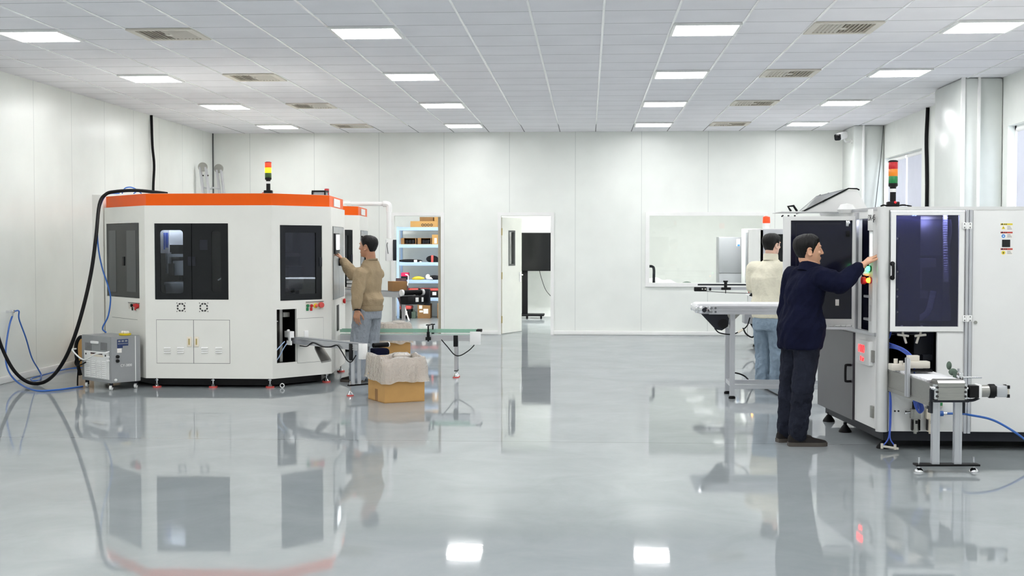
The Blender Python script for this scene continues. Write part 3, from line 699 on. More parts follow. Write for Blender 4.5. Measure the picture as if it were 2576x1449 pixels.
for g, o in ((gl, dl), (gr, dr_)):
    m = MB(); fF.box(m, g[0] - 0.004, g[1] + 0.004, g[2] - 0.004, g[3] + 0.004, -0.016, -0.011); m.build('pane', 'smoked_pane', o, smooth=False)
    m = MB(); k = 0.035                                    # rounded corners of the cut-out
    for uu, su in ((g[0], 1), (g[1], -1)):
        for zz, sz in ((g[2], 1), (g[3], -1)):
            arc = [(uu + su * (k - k * math.cos(a)), zz + sz * (k - k * math.sin(a))) for a in [PI / 2 * q / 5 for q in range(6)]]
            pts = [(uu, zz)] + arc
            m.rings([[fF.W(a, b, off) for a, b in pts] for off in (-0.0045, -0.0175)])
    m.build('corner_trim', 'black_panel', o, smooth=False)
for px, o in ((476.5, dl), (487.5, dr_)):
    u, z = fF.u_of(px, 657)
    m = MB(); fF.box(m, u - 0.018, u + 0.018, z - 0.05, z + 0.05, -0.004, 0.001); fF.box(m, u - 0.011, u + 0.011, z - 0.043, z + 0.043, 0.0015, 0.002)
    m.build('handle', 'dark_steel', o, smooth=False)
u0, u1, za, zb = face_rect(fF, 502, 522, 603, 629)
m = MB(); fF.box(m, u0, u1, za, zb, -0.004, -0.002); m.build('instruction_plate', 'dark_steel', dr_, smooth=False)
# what shows inside the left pane
m = MB().bb(-4.62, -4.60, 13.52, 14.25, 0.8, 1.9).bb(-4.22, -4.20, 13.52, 14.25, 0.8, 1.9).bb(-4.62, -4.20, 14.25, 14.27, 0.8, 1.9).bb(-4.62, -4.20, 13.52, 14.25, 0.78, 0.80)
m.bb(-4.20, -3.78, 14.0, 14.02, 0.8, 1.9); m.build('inner_walls', 'dark_inside', mach, smooth=False)
m = MB().bb(-4.59, -4.23, 13.62, 13.66, 1.530, 1.77).bb(-4.595, -4.50, 13.60, 13.62, 1.44, 1.72); o = m.build('feed_head', 'white_plastic', mach, smooth=False)
m = MB().bb(-4.56, -4.545, 13.595, 13.6, 1.48, 1.66).bb(-4.54, -4.51, 13.595, 13.6, 1.50, 1.66)
m.box((-4.315, 13.617, 1.655), (0.035, 0.006, 0.05), rot=Matrix.Rotation(0.6, 3, 'Y')).box((-4.27, 13.617, 1.61), (0.04, 0.006, 0.03), rot=Matrix.Rotation(0.5, 3, 'Y')).box((-4.31, 13.617, 1.57), (0.05, 0.006, 0.035), rot=Matrix.Rotation(-0.3, 3, 'Y'))
m.build('cable_slots', 'tube_blue', o, smooth=False)
m = MB().bb(-4.48, -4.30, 13.64, 13.80, 1.20, 1.36, bev=0.01).bb(-4.54, -4.24, 13.62, 13.95, 1.40, 1.43).bb(-4.34, -4.28, 13.62, 13.7, 1.43, 1.53).cyl((-4.53, 13.66, 1.22), (-4.53, 13.66, 1.45), 0.03)
m.bb(-4.56, -4.25, 13.60, 13.95, 1.10, 1.13).box((-4.40, 13.63, 1.05), (0.30, 0.05, 0.16), rot=Matrix.Rotation(0.25, 3, 'X'), bev=0.01).cyl((-4.52, 13.6, 0.93), (-4.30, 13.6, 0.99), 0.014).cyl((-4.28, 13.62, 0.98), (-4.27, 13.62, 1.12), 0.02)
m.build('pick_unit', 'aluminium', mach)
m = MB().cyl((-4.275, 13.60, 1.25), (-4.275, 13.70, 1.25), 0.035).bb(-4.31, -4.27, 13.6, 13.68, 1.44, 1.52).bb(-4.52, -4.46, 13.62, 13.68, 1.20, 1.33)
m.build('gripper', 'black_plastic', mach)
m = MB().bb(-4.58, -4.24, 13.56, 13.585, 1.865, 1.875); m.build('inner_light', mat('work_light', (255, 255, 255), emit=(235, 242, 255), estr=45), mach, smooth=False)
m = MB(); m.tube([(-3.97, 13.6, 1.15), (-3.9, 13.6, 1.19), (-3.85, 13.6, 1.21), (-3.8, 13.6, 1.3)], 0.008); m.build('air_line', 'aluminium', mach)
# fans, cabinet doors
for px in (455.5, 512.5):
    u, z = fF.u_of(px, 773); m = MB()
    for k in range(8):
        a0, a1 = 2 * PI * (k + 0.16) / 8, 2 * PI * (k + 0.84) / 8
        arc = [a0 + (a1 - a0) * q / 4 for q in range(5)]
        pts = [(u + 0.047 * math.cos(a), z + 0.047 * math.sin(a)) for a in arc] + [(u + 0.031 * math.cos(a), z + 0.031 * math.sin(a)) for a in reversed(arc)]
        m.rings([[fF.W(a, b, off) for a, b in pts] for off in (0.0, 0.0022)])
    for sx_ in (-1, 1):
        for sz_ in (-1, 1): m.cyl(fF.W(u + sx_ * 0.045, z + sz_ * 0.045, 0), fF.W(u + sx_ * 0.045, z + sz_ * 0.045, 0.003), 0.005, seg=8)
    m.build('fan_grille', 'ink', mach, smooth=False)
cd = face_rect(fF, 394, 578, 805, 914); uc = fF.u_of(486)[0]
m = MB(); fF.box(m, cd[0] - 0.004, cd[1] + 0.004, cd[2] - 0.004, cd[3] + 0.004, -0.005, 0.0006); m.build('door_gap', 'seam', mach, smooth=False)
for u0, u1, hp, lv in ((cd[0], uc - 0.003, 476.5, (413, 446.5)), (uc + 0.003, cd[1], 495, (507, 542.5))):
    m = MB(); fF.box(m, u0, u1, cd[2], cd[3], 0, 0.003); d = m.build('lower_door', 'cabinet_grey', mach, smooth=False)
    u, z = fF.u_of(hp, 859.5)
    m = MB(); fF.box(m, u - 0.024, u + 0.024, z - 0.053, z + 0.053, 0.003, 0.012, bev=0.003); h = m.build('handle', 'cream_plastic', d)
    m = MB(); fF.box(m, u - 0.008, u + 0.008, z - 0.033, z + 0.033, 0.012, 0.0126); m.build('handle_slot', 'brass', d, smooth=False)
    for px in lv:
        a, z = fF.u_of(px, 875); m = MB()
        for k in range(3):
            zz = z - 0.024 * k
            m.rings([[fF.W(uu, zz + 0.008, 0.003), fF.W(uu, zz - 0.006, 0.016), fF.W(uu, zz - 0.009, 0.003)] for uu in (a, a + 0.072)])
        m.build('louvre', 'cabinet_white', d, smooth=False)
# left chamfer
ll = leaf(fL, hL[0] + 0.004, hL[1] - 0.004, hL[2] + 0.004, hL[3] - 0.004, None)
for a, b in ((272, 292), (317, 342)):
    g = face_rect(fL, a, b, 580, 735); m = MB(); fL.box(m, g[0], g[1], g[2], g[3], -0.004, -0.0025, bev=0.0005); m.build('pane', mat('dim_pane_%d' % a, (52, 56, 60), 0.1), ll, smooth=False)
u, z = fL.u_of(310, 657); m = MB(); fL.box(m, u - 0.03, u + 0.03, z - 0.05, z + 0.05, -0.004, 0.004, bev=0.003); m.build('handle', 'black_plastic', ll)
def buttons(f, px0, px1, py0, py1, items):
    r = face_rect(f, px0, px1, py0, py1); m = MB()
    f.box(m, r[0], r[1], r[2], r[3], 0, 0.003); pl = m.build('button_plate', 'vent_cream', mach, smooth=False)
    m = MB(); f.box(m, r[0], r[1], r[3] - 0.006, r[3], 0.003, 0.010); m.build('plate_lip', 'seam', pl, smooth=False)
    for px, py, rad, mt, out in items:
        u, z = f.u_of(px, py)
        if mt == 'key':
            m = MB().cyl(f.W(u, z, 0.003), f.W(u, z, 0.014), 0.026); m.build('key_switch', 'yellow_plastic', pl)
            MB().lathe(f.W(u, z, 0.014), [(0.013, 0), (0.018, 0.008), (0.010, 0.016)], axis=f.n).build('key', 'red_pad', pl)
            continue
        MB().lathe(f.W(u, z, 0.003), [(rad * 0.8, 0), (rad * 0.8, out * 0.5), (rad, out * 0.55), (rad * 0.9, out), (0.002, out * 1.05)], axis=f.n).build('push_button', mt, pl)
        if rad < 0.022: m = MB(); f.box(m, u - 0.016, u + 0.016, z - 0.055, z - 0.018, 0.003, 0.010, bev=0.004); m.build('key_cover', mt, pl)
buttons(fL, 324, 352, 760, 779, ((334, 768, 0.018, 'black_plastic', 0.02), (341, 768, 0.018, 'red_plastic', 0.02), (348.5, 770, 0.03, 'red_plastic', 0.035)))
u, z = fL.u_of(282, 797); u2, _ = fL.u_of(346, 797); m = MB(); fL.box(m, u, u2, z - 0.003, z, 0, 0.001); m.build('panel_joint', 'seam', mach, smooth=False)
# right chamfer: dark door, buttons, opening with the end of a conveyor, cover plate
gR = face_rect(fR, 718, 796, 585, 738)
dR = leaf(fR, hR[0] + 0.004, hR[1] - 0.004, hR[2] + 0.004, hR[3] - 0.004, gR)
m = MB(); fR.box(m, gR[0] - 0.004, gR[1] + 0.004, gR[2] - 0.004, gR[3] + 0.004, -0.016, -0.011); m.build('pane', 'smoked_pane', dR, smooth=False)
u, z = fR.u_of(806.5, 659); m = MB(); fR.box(m, u - 0.018, u + 0.018, z - 0.05, z + 0.05, -0.004, 0.004, bev=0.003); m.build('handle', 'dark_steel', dR)
m = MB(); a = fR.u_of(715)[0]; b = fR.u_of(802)[0]
fR.box(m, a - 0.03, b + 0.03, 0.9, 1.85, -0.42, -0.40); fR.box(m, a - 0.05, a - 0.03, 0.9, 1.85, -0.42, -0.03); fR.box(m, b + 0.03, b + 0.05, 0.9, 1.85, -0.42, -0.03); m.build('inner_walls', 'dark_inside', mach, smooth=False)
m = MB(); fR.box(m, a + 0.13, a + 0.30, 1.45, 1.75, -0.3, -0.25, bev=0.01); fR.box(m, a + 0.12, a + 0.36, 1.40, 1.44, -0.3, -0.2); fR.box(m, a + 0.02, a + 0.12, 1.02, 1.06, -0.15, -0.1); fR.box(m, a + 0.2, a + 0.42, 1.03, 1.3, -0.3, -0.2, bev=0.03)
m.build('feed_unit', 'dark_steel', mach)
buttons(fR, 769, 813, 759, 778, ((772.5, 769, 0.017, 'green_plastic', 0.02), (782, 769, 0.017, 'red_plastic', 0.02), (793, 769, 0.02, 'key', 0.02), (804.5, 767, 0.032, 'red_pad', 0.04)))
cv = face_rect(fR, 748, 813.5, 802, 908)
m = MB(); fR.box(m, cv[0] - 0.003, cv[1] + 0.003, cv[2] - 0.003, cv[3] + 0.003, -0.004, 0.0006); m.build('cover_gap', 'seam', mach, smooth=False)
m = MB(); fR.box(m, cv[0], cv[1], cv[2], cv[3], 0, 0.003); m.build('cover_plate', 'cabinet_grey', mach, smooth=False)
m = MB(); fR.box(m, op[0] - 0.02, op[1] + 0.02, op[2] - 0.02, op[3] + 0.02, -0.36, -0.34); fR.box(m, op[0] - 0.03, op[0] - 0.012, op[2] - 0.02, op[3] + 0.02, -0.34, -0.031); fR.box(m, op[1] + 0.012, op[1] + 0.03, op[2] - 0.02, op[3] + 0.02, -0.34, -0.031)
m.build('recess', 'dark_inside', mach, smooth=False)
w = op[1] - op[0]
m = MB(); fR.box(m, op[0] + 0.42 * w, op[0] + 0.56 * w, op[2], op[3], -0.15, -0.10); fR.box(m, op[0] + 0.60 * w, op[1] - 0.02, op[3] - 0.09, op[3] - 0.04, -0.2, -0.1); fR.box(m, op[0] + 0.32 * w, op[0] + 0.40 * w, op[2] + 0.33, op[2] + 0.42, -0.2, -0.16)
fR.box(m, op[0] + 0.03 * w, op[0] + 0.34 * w, op[2] + 0.435, op[2] + 0.445, -0.2, -0.1); m.build('inner_post', 'steel', mach, smooth=False)
# right side: grey double door with the touch screen, stop button, slot
g = face_rect(fS, 836.5, 864, 569, 745)
m = MB(); fS.box(m, g[0], g[1], g[2], g[3], 0, 0.004); m.build('side_door_gap', 'seam', mach, smooth=False)
umid = fS.u_of(851)[0]
for a, b in ((g[0] + 0.006, umid - 0.004), (umid + 0.004, g[1] - 0.006)):
    m = MB(); fS.box(m, a, b, g[2] + 0.006, g[3] - 0.006, 0.004, 0.010); m.build('side_door', mat('smoke_grey_%d' % len(MATS), (150, 152, 150), 0.2, var=0.06), mach, smooth=False)
r = face_rect(fS, 837, 848.5, 587, 638)
m = MB(); fS.box(m, r[0], r[1], r[2], r[3], 0.010, 0.030, bev=0.004); hm = m.build('touch_panel', 'black_plastic', mach)
r2 = face_rect(fS, 839, 847.5, 590, 628); m = MB(); fS.box(m, r2[0], r2[1], r2[2], r2[3], 0.030, 0.032); m.build('screen', 'screen_lit', hm, smooth=False)
u, z = fS.u_of(850.5, 659); m = MB(); fS.box(m, u - 0.03, u + 0.03, z - 0.045, z + 0.045, 0.010, 0.035, bev=0.006); m.build('door_catch', 'black_plastic', mach)
u, z = fS.u_of(862, 757); m = MB(); fS.box(m, u - 0.09, u + 0.09, z - 0.035, z + 0.035, 0, 0.004); o = m.build('stop_plate', 'vent_cream', mach, smooth=False)
MB().lathe(fS.W(u, z, 0.004), [(0.02, 0), (0.03, 0.015), (0.028, 0.03), (0.002, 0.033)], axis=fS.n).build('stop_button', 'red_plastic', o)
r = face_rect(fS, 847, 852, 768, 830); m = MB(); fS.box(m, r[0], r[1], r[2], r[3], 0, 0.006); m.build('slot', 'black_plastic', mach, smooth=False)
# the second machine of the kind, farther down the hall
mach2 = copy_tree(mach); mach2.location = mach.location + V((-0.425, 4.15, 0)); mach2['label'] = 'light grey machine with an orange top band, mostly hidden behind the front one'
def tower(root, x, y, z, r, h, base, lit):
    k = h / 0.34
    m = MB().bb(x - 0.045, x + 0.045, y - 0.03, y + 0.03, z, z + 0.04 * k, bev=0.008).cyl((x, y, z + 0.03 * k), (x, y, z + 0.11 * k), 0.022)
    s = m.build('signal_tower', 'black_plastic', root)
    MB().cyl((x, y, z + 0.11 * k), (x, y, z + 0.135 * k), 0.024).build('collar', 'white_plastic', s)
    MB().lathe((x, y, z + 0.135 * k), [(0.022, 0), (0.024, 0.012 * k), (r, 0.02 * k), (r, 0.04 * k)]).build('cup', 'black_plastic', s)
    zz = z + 0.175 * k; e = 0.052 * k
    for nm, mt in (('green_lens', lit[0]), ('amber_lens', lit[1]), ('red_lens', lit[2])):
        MB().lathe((x, y, zz), [(r * 0.96, 0), (r, 0.003), (r, e - 0.003), (r * 0.96, e)], seg=24).build(nm, mt, s); zz += e
    MB().lathe((x, y, zz), [(r * 1.03, 0), (r * 1.03, 0.008 * k), (r * 0.7, 0.014 * k)]).build('cap', 'black_plastic' if lit[1] == 'lens_amber' else 'lens_red', s)
p = at(675, 488, 13.62); tower(mach, p.x, 13.62, Z2, 0.035, 0.34, 0, ('lens_green_dim', 'lens_amber_lit', 'lens_red_lit'))
MB().tube([(p.x - 0.03, 13.65, Z2 + 0.012), (p.x - 0.07, 13.7, Z2 + 0.02), (p.x - 0.11, 13.75, Z2 + 0.004)], 0.006).build('tower_lead', 'red_plastic', mach)
p = at(822, 480, 19.3); tower(mach2, p.x, 19.3, Z2, 0.035, 0.30, 0, ('lens_green_dim', 'lens_red', 'lens_red'))
x0, x1 = at(786, 490, 18.9).x, at(818, 490, 18.9).x
m = MB().bb(x0, x1, 18.9, 19.1, Z2, Z2 + 0.24); o = m.build('roof_vent', 'cabinet_mid', mach2, smooth=False)
MB().bb(x0 - 0.01, x1 + 0.01, 18.89, 19.11, Z2 + 0.235, Z2 + 0.26).bb(x0 - 0.01, x0 + 0.012, 18.88, 18.9, Z2, Z2 + 0.24).bb(x1 - 0.012, x1 + 0.01, 18.88, 18.9, Z2, Z2 + 0.24).build('vent_frame', 'black_plastic', o, smooth=False)
# pipe arm with a hanging control box, carried by the second machine's roof
t = thing('pendant_arm', 'white pipe arm with a hanging control box over the second orange-topped machine', 'control arm', at(868, 517, 18.45))
yy = 18.45; a, b, c = at(868, 512, yy), at(972, 513, yy), at(979, 600, yy)
MB().cyl((a.x, yy, Z2 + 0.003), (a.x, yy, a.z + 0.02), 0.035).cyl(a, b, 0.030).build('pipe', 'white_plastic', t)
MB().cyl((c.x, yy, b.z), (c.x, yy, c.z), 0.036).build('drop_pipe', 'white_plastic', t)
MB().tube([b - V((0.05, 0, 0)), b, b + V((0.035, 0, -0.02)), (c.x, yy, b.z - 0.07), (c.x, yy, b.z - 0.12)], 0.043).build('elbow', 'white_plastic', t)
MB().tube([(a.x - 0.02, yy, a.z - 0.02), a, a + V((0.09, 0, 0))], 0.04).build('elbow', 'white_plastic', t)
MB().box((c.x, yy, (at(0, 602, yy).z + at(0, 656, yy).z) / 2), (0.10, 0.16, 0.31), rz=0.25, bev=0.008).build('control_box', 'white_plastic', t)
MB().box((c.x + 0.075, yy - 0.005, (at(0, 602, yy).z + at(0, 656, yy).z) / 2), (0.05, 0.15, 0.30), rz=0.25, bev=0.006).build('screen_bezel', 'dark_steel', t)
MB().tube([(c.x - 0.01, yy - 0.095, 1.56), (c.x - 0.015, yy - 0.11, 1.52), (c.x, yy - 0.1, 1.40)], 0.006).build('grip', 'seam', t)

# ================================================================== chiller beside the front machine
E_, CL_, CR_ = (-4.985, 13.15), (-5.445, 13.52), (-4.765, 13.43)
gL, gR2 = Face(CL_, E_), Face(E_, CR_)
back = (CL_[0] + CR_[0] - E_[0], CL_[1] + CR_[1] - E_[1])
t = thing('chiller', 'grey wheeled chiller box with a white louvred front panel', 'chiller', ((E_[0] + back[0]) / 2, (E_[1] + back[1]) / 2, 0))
m = MB().prism([CL_, E_, CR_, back], 0.078, 0.565); bmesh.ops.bevel(m.bm, geom=list(m.bm.edges), offset=0.006, segments=2, affect='EDGES'); m.build('body', 'chiller_grey', t)
for p_ in (CL_, E_, CR_, back):
    q = V((p_[0], p_[1], 0)); cc = V(((E_[0] + back[0]) / 2, (E_[1] + back[1]) / 2, 0)); q = q + (cc - q).normalized() * 0.06
    m = MB().bb(q.x - 0.016, q.x + 0.016, q.y - 0.008, q.y + 0.02, 0.03, 0.078); cs = m.build('castor', 'dark_steel', t)
    MB().cyl((q.x - 0.013, q.y, 0.026), (q.x + 0.013, q.y, 0.026), 0.026).build('wheel', 'white_plastic', cs)
for a, b in ((214, 231), (252.5, 270)):
    r = face_rect(gL, a, b, 861, 883); m = MB()
    for i in range(6):
        for j in range(7):
            uu = r[0] + (r[1] - r[0]) * (i + 0.5) / 6; zz = r[2] + (r[3] - r[2]) * (j + 0.5) / 7
            gL.box(m, uu - 0.005, uu + 0.005, zz - 0.0035, zz + 0.0035, 0, 0.0015)
    m.build('vent_holes', 'ink', t, smooth=False)
r = face_rect(gL, 233, 249, 857, 865); m = MB(); gL.box(m, r[0], r[1], r[2], r[3], 0, 0.03, bev=0.006); m.build('latch', 'white_plastic', t)
r = face_rect(gL, 213, 275, 891, 956); r = (r[0], r[1], 0.115, 0.40)
m = MB(); gL.box(m, r[0], r[1], r[2], r[3], 0, 0.006); lp = m.build('louvre_panel', 'white_plastic', t, smooth=False)
m = MB(); w = r[1] - r[0]
for i in range(4):
    for j in range(9):
        u0 = r[0] + w * (0.10 + 0.215 * i); zz = r[2] + 0.015 + 0.021 * j
        m.rings([[gL.W(uu, zz + 0.007, 0.006), gL.W(uu, zz - 0.002, 0.014), gL.W(uu, zz - 0.005, 0.006)] for uu in (u0, u0 + w * 0.15)])
m.build('louvre', 'trim_white', lp, smooth=False)
m = MB(); gL.box(m, r[0] + w * 0.27, r[0] + w * 0.75, r[3] - 0.03, r[3] - 0.015, 0.006, 0.007); m.build('red_print', 'fabric_maroon', lp, smooth=False)
m = MB(); gL.box(m, r[0] + w * 0.27, r[0] + w * 0.78, r[3] - 0.055, r[3] - 0.032, 0.006, 0.007); m.build('nameplate', 'cream_plastic', lp, smooth=False)
m = MB()
for k in (0.08, 0.88): m.cyl(gL.W(r[0] + w * k, r[3] - 0.035, 0.006), gL.W(r[0] + w * k, r[3] - 0.035, 0.01), 0.010)
m.build('screw', 'ink', lp)
r = face_rect(gR2, 294.5, 322.5, 859, 875); m = MB(); gR2.box(m, r[0], r[1], 0.465, 0.535, 0, 0.002); gR2.box(m, r[0], r[0] + (r[1] - r[0]) * 0.5, 0.443, 0.465, 0, 0.002); lb = m.build('control_label', 'navy_label', t, smooth=False)
m = MB(); w = r[1] - r[0]
for k in range(3): gR2.box(m, r[0] + w * (0.08 + 0.31 * k), r[0] + w * (0.30 + 0.31 * k), 0.507, 0.525, 0.002, 0.003)
for k in range(8): gR2.box(m, r[0] + w * (0.07 + 0.115 * k), r[0] + w * (0.13 + 0.115 * k), 0.482, 0.495, 0.002, 0.003)
m.build('label_marks', 'chiller_grey', lb, smooth=False)
r = face_rect(gR2, 294.5, 306, 878, 892); m = MB(); gR2.box(m, r[0], r[1], 0.395, 0.44, 0, 0.002); m.build('sticker', 'paper', t, smooth=False)
for zz in (0.355, 0.31):
    u = gR2.u_of(295, 905)[0]; MB().lathe(gR2.W(u, zz, 0), [(0.018, 0), (0.017, 0.02), (0.013, 0.022)], axis=gR2.n).build('knob', 'black_plastic', t)
u = gR2.u_of(303, 925)[0]; text('CY-3800', 'white_plastic', t, gR2.W(u, 0.245, 0.0015), gR2.d, (0, 0, 1), 0.038, 'model_lettering')
u = gR2.u_of(340.5, 900)[0]; m = MB(); gR2.box(m, u - 0.004, u + 0.004, 0.08, 0.563, 0, 0.004); m.build('edge_trim', 'trim_white', t, smooth=False)
m = MB().ell(gR2.W(0.05, 0.11, 0.01), (0.016, 0.016, 0.016)); m.build('drain_plug', 'white_plastic', t)
for zz in (0.355, 0.315): MB().lathe(gL.W(gL.L - 0.035, zz, 0), [(0.012, 0), (0.012, 0.03), (0.004, 0.034)], axis=gL.n).build('water_port', 'white_plastic', t)
a = gL.W(gL.L - 0.03, 0.40, 0.02)
MB().tube([gL.W(gL.L - 0.03, 0.41, 0.0), a + gL.n * 0.03, gL.W(0.42, 0.385, 0.07), gL.W(0.2, 0.31, 0.09), gL.W(-0.03, 0.40, 0.09), gL.W(-0.06, 0.41, 0.03)], 0.008).build('water_hose', 'white_plastic', t)
MB().tube([gL.W(0.02, 0.53, -0.03), gL.W(-0.04, 0.53, 0.0), gL.W(-0.08, 0.44, 0.02), gL.W(-0.06, 0.28, 0.02), gL.W(0.005, 0.13, 0.02)], 0.020).build('black_hose', 'black_rubber', t)
MB().tube([gL.W(0.11, 0.30, 0.01), gL.W(0.06, 0.29, 0.05), gL.W(0.02, 0.22, 0.05), gL.W(0.0, 0.1, 0.05), gL.W(-0.005, 0.015, 0.05)], 0.008).build('power_lead', 'black_rubber', t)
MB().tube([gL.W(0.11, 0.275, 0.012), gL.W(0.08, 0.25, 0.05), gL.W(0.0, 0.235, 0.06), gL.W(-0.05, 0.26, 0.05), gL.W(-0.045, 0.31, 0.04)], 0.007).build('sensor_lead', 'black_rubber', t)
p = V((-4.93, 13.42, 0.565))
t2 = thing('tray', 'shallow yellow tray on top of the grey chiller', 'tray', p)
MB().lathe(p, [(0.05, 0.0), (0.062, 0.004), (0.066, 0.022), (0.060, 0.022), (0.055, 0.006)], seg=24).build('dish', 'yellow_plastic', t2)
m = MB()
for k in range(5): m.ell(p + V((-0.028 + 0.014 * k, 0.01 * math.sin(k * 2), 0.032)), (0.014, 0.014, 0.016))
tag(m.build('paper_wads', 'paper'), 'small white paper wads in the yellow tray', 'paper')

# cables, hoses and oddments on the left
def clampx(pts): return [V((max(q.x, XL + 0.045), q.y, max(q.z, 0.012))) for q in pts]
pts = [at(420, 487, 14.4), at(395, 484, 14.3), at(340, 479, 14.15), at(290, 482, 14.1), at(266, 489, 14.05), at(250, 515, 13.95), at(241, 600, 13.6), at(228, 692, 13.3), at(205, 790, 13.1), at(178, 872, 13.1), at(150, 925, 13.2), at(122, 955, 13.5), at(93, 966, 13.6), at(62, 957, 13.55), at(30, 925, 13.5), at(0, 862, 13.5), at(-25, 800, 13.5)]
pts = [V((q.x, q.y, max(q.z, 0.022))) for q in pts]
tag(MB().tube(clampx(pts), 0.0195, seg=10).build('power_cable', 'black_rubber'), 'thick black cable looping from the front machine top down to the floor', 'cable')
pts = [at(300, 486, 14.35), at(266, 492, 14.12), at(247, 540, 13.9), at(246, 610, 13.75), at(256, 670, 13.7), at(272, 720, 13.7), at(278, 752, 13.7), at(272, 795, 13.7), at(258, 825, 13.7), V((-5.24, 13.70, 0.573))]
tag(MB().tube(pts, 0.0085).build('air_hose', 'hose_blue'), 'blue hose dropping from the front machine top to the grey chiller', 'hose')
t = thing('air_hose', 'two small blue hose loops on the front machine roof', 'hose', at(345, 486, 14.6))
MB().tube([at(307, 487, 14.5), at(314, 474, 14.5), at(328, 471, 14.5), at(342, 476, 14.5), at(356, 487, 14.5)], 0.007).tube([at(336, 487, 14.7), at(350, 479, 14.7), at(368, 480, 14.7), at(384, 487, 14.7)], 0.007).build('loops', 'hose_blue', t)
t = thing('air_tap', 'small metal air tap on the left wall with blue hoses', 'tap', (XL, 13.88, 0.79))
MB().cyl((XL, 13.88, 0.79), (XL + 0.06, 13.88, 0.79), 0.012).box((XL + 0.06, 13.9, 0.79), (0.04, 0.05, 0.035), bev=0.006).cyl((XL + 0.06, 13.9, 0.79), (XL + 0.06, 13.9, 0.74), 0.012).build('body', 'chrome', t)
pts = [V((XL + 0.07, 13.92, 0.79)), V((XL + 0.09, 14.0, 0.79)), at(48, 803, 14.0), at(65, 850, 14.1), at(80, 900, 14.3), at(97, 930, 14.5), fl(104, 945, 0.02), fl(99, 955, 0.02), fl(85, 958, 0.02), fl(78, 953, 0.02), fl(100, 946, 0.02), V((-6.33, 15.2, 0.02)), V((-6.2, 15.45, 0.02))]
tag(MB().tube(clampx(pts), 0.008).build('air_hose', 'hose_blue'), 'dark blue hose hanging from the wall tap and turning along the left wall', 'hose')
pts = [V((XL + 0.06, 13.9, 0.74)), at(17, 822, 13.85), at(14, 885, 13.7), at(20, 930, 13.6), fl(45, 962, 0.05), fl(88, 982, 0.015), fl(140, 981, 0.012), fl(180, 976, 0.012), fl(208, 972, 0.012)]
tag(MB().tube(clampx(pts), 0.010).build('air_hose', 'hose_blue'), 'bright blue hose lying across the floor from the wall tap to the chiller', 'hose')
tag(MB().bb(-6.32, -5.86, 15.55, 15.9, 0, 0.37, bev=0.004).build('carton', 'cardboard'), 'brown carton on the floor by the left wall behind the chiller', 'box')
t = thing('ladder', 'folded aluminium ladder with rounded tops leaning in the left corner', 'ladder', (-6.1, 20.9, 0))
for k, (dx, yy, top) in enumerate(((-0.02, 20.75, 2.80), (0.075, 20.75, 2.80), (0.13, 21.2, 2.78), (0.20, 21.2, 2.78))):
    a, b = V((-6.02 + dx, yy, 0.0)), V((-6.32 + dx, yy, top))
    d = (b - a).normalized(); q = d.to_track_quat('Z', 'Y').to_matrix()
    MB().box((a + b) / 2 + V((0, 0, 0.01)), (0.085, 0.03, (b - a).length - 0.02), rot=q, bev=0.006).build('rail', 'aluminium', t)
for k in range(9):
    u = 0.08 + 0.1 * k
    for off in (0.0, 0.15): MB().cyl((-6.02 + off * 0.9 - 0.3 * u, 20.76, 2.8 * u), (-6.02 + off * 0.9 - 0.3 * u, 21.19, 2.8 * u), 0.014).build('rung', 'aluminium', t)
for dx, yy in ((0.03, 20.75), (0.165, 21.2)):
    MB().cyl((-6.325 + dx, yy - 0.02, 2.80), (-6.325 + dx, yy + 0.02, 2.80), 0.075, seg=24).build('top_hinge', 'steel', t)
for dx in (-0.01, 0.07): MB().cyl((-6.275 + dx, 20.733, 2.66), (-6.275 + dx, 20.728, 2.66), 0.013).build('rivet', 'ink', t)
p = fl(710, 976)
tag(MB().tube([V((p.x + 0.021 * math.cos(a), p.y, 0.026 + 0.021 * math.sin(a))) for a in [2 * PI * k / 16 for k in range(16)]], 0.005, closed=True, sub=2).build('tape_ring', 'white_plastic'), 'small white ring standing on the floor by the front machine feet', 'ring')
# ================================================================== conveyors, boxes and the far machine
class Run:
    """a straight line of transport: s along, w across (to the right of travel), z up"""
    def __init__(s, o, e): s.o = V((o[0], o[1], 0)); s.e = V((e[0], e[1], 0)).normalized(); s.r = V((s.e.y, -s.e.x, 0))
    def W(s, a, w, z): return s.o + s.e * a + s.r * w + V((0, 0, z))
    def box(s, mb, a0, a1, w0, w1, z0, z1, bev=0.0):
        return mb.hexa([s.W(a0, w1, z0), s.W(a1, w1, z0), s.W(a1, w0, z0), s.W(a0, w0, z0), s.W(a0, w1, z1), s.W(a1, w1, z1), s.W(a1, w0, z1), s.W(a0, w0, z1)], bev)
def profile_side(run, t, a0, a1, w, z0, z1, th=0.02):
    """grooved aluminium profile along the run"""
    m = MB(); h = z1 - z0; s = 1 if w > 0 else -1
    run.box(m, a0, a1, w - th / 2, w + th / 2, z0, z1)
    for k in (0.12, 0.5, 0.88): run.box(m, a0, a1, w + s * th / 2, w + s * (th / 2 + 0.005), z0 + h * k - h * 0.11, z0 + h * k + h * 0.11)
    return m.build('side_profile', 'aluminium', t, smooth=False)
def post(mb, x, y, z0, z1, w=0.04):
    mb.bb(x - w / 2, x + w / 2, y - w / 2, y + w / 2, z0, z1)
    for sx_, sy_ in ((1, 0), (-1, 0), (0, 1), (0, -1)):
        for k in (-1, 1):
            cx_, cy_ = x + sx_ * w / 2 + (0 if sx_ else k * w * 0.33), y + sy_ * w / 2 + (0 if sy_ else k * w * 0.33)
            hx_, hy_ = (0.002, w * 0.15) if sx_ else (w * 0.15, 0.002)
            mb.bb(cx_ - hx_, cx_ + hx_, cy_ - hy_, cy_ + hy_, z0, z1)
    return mb
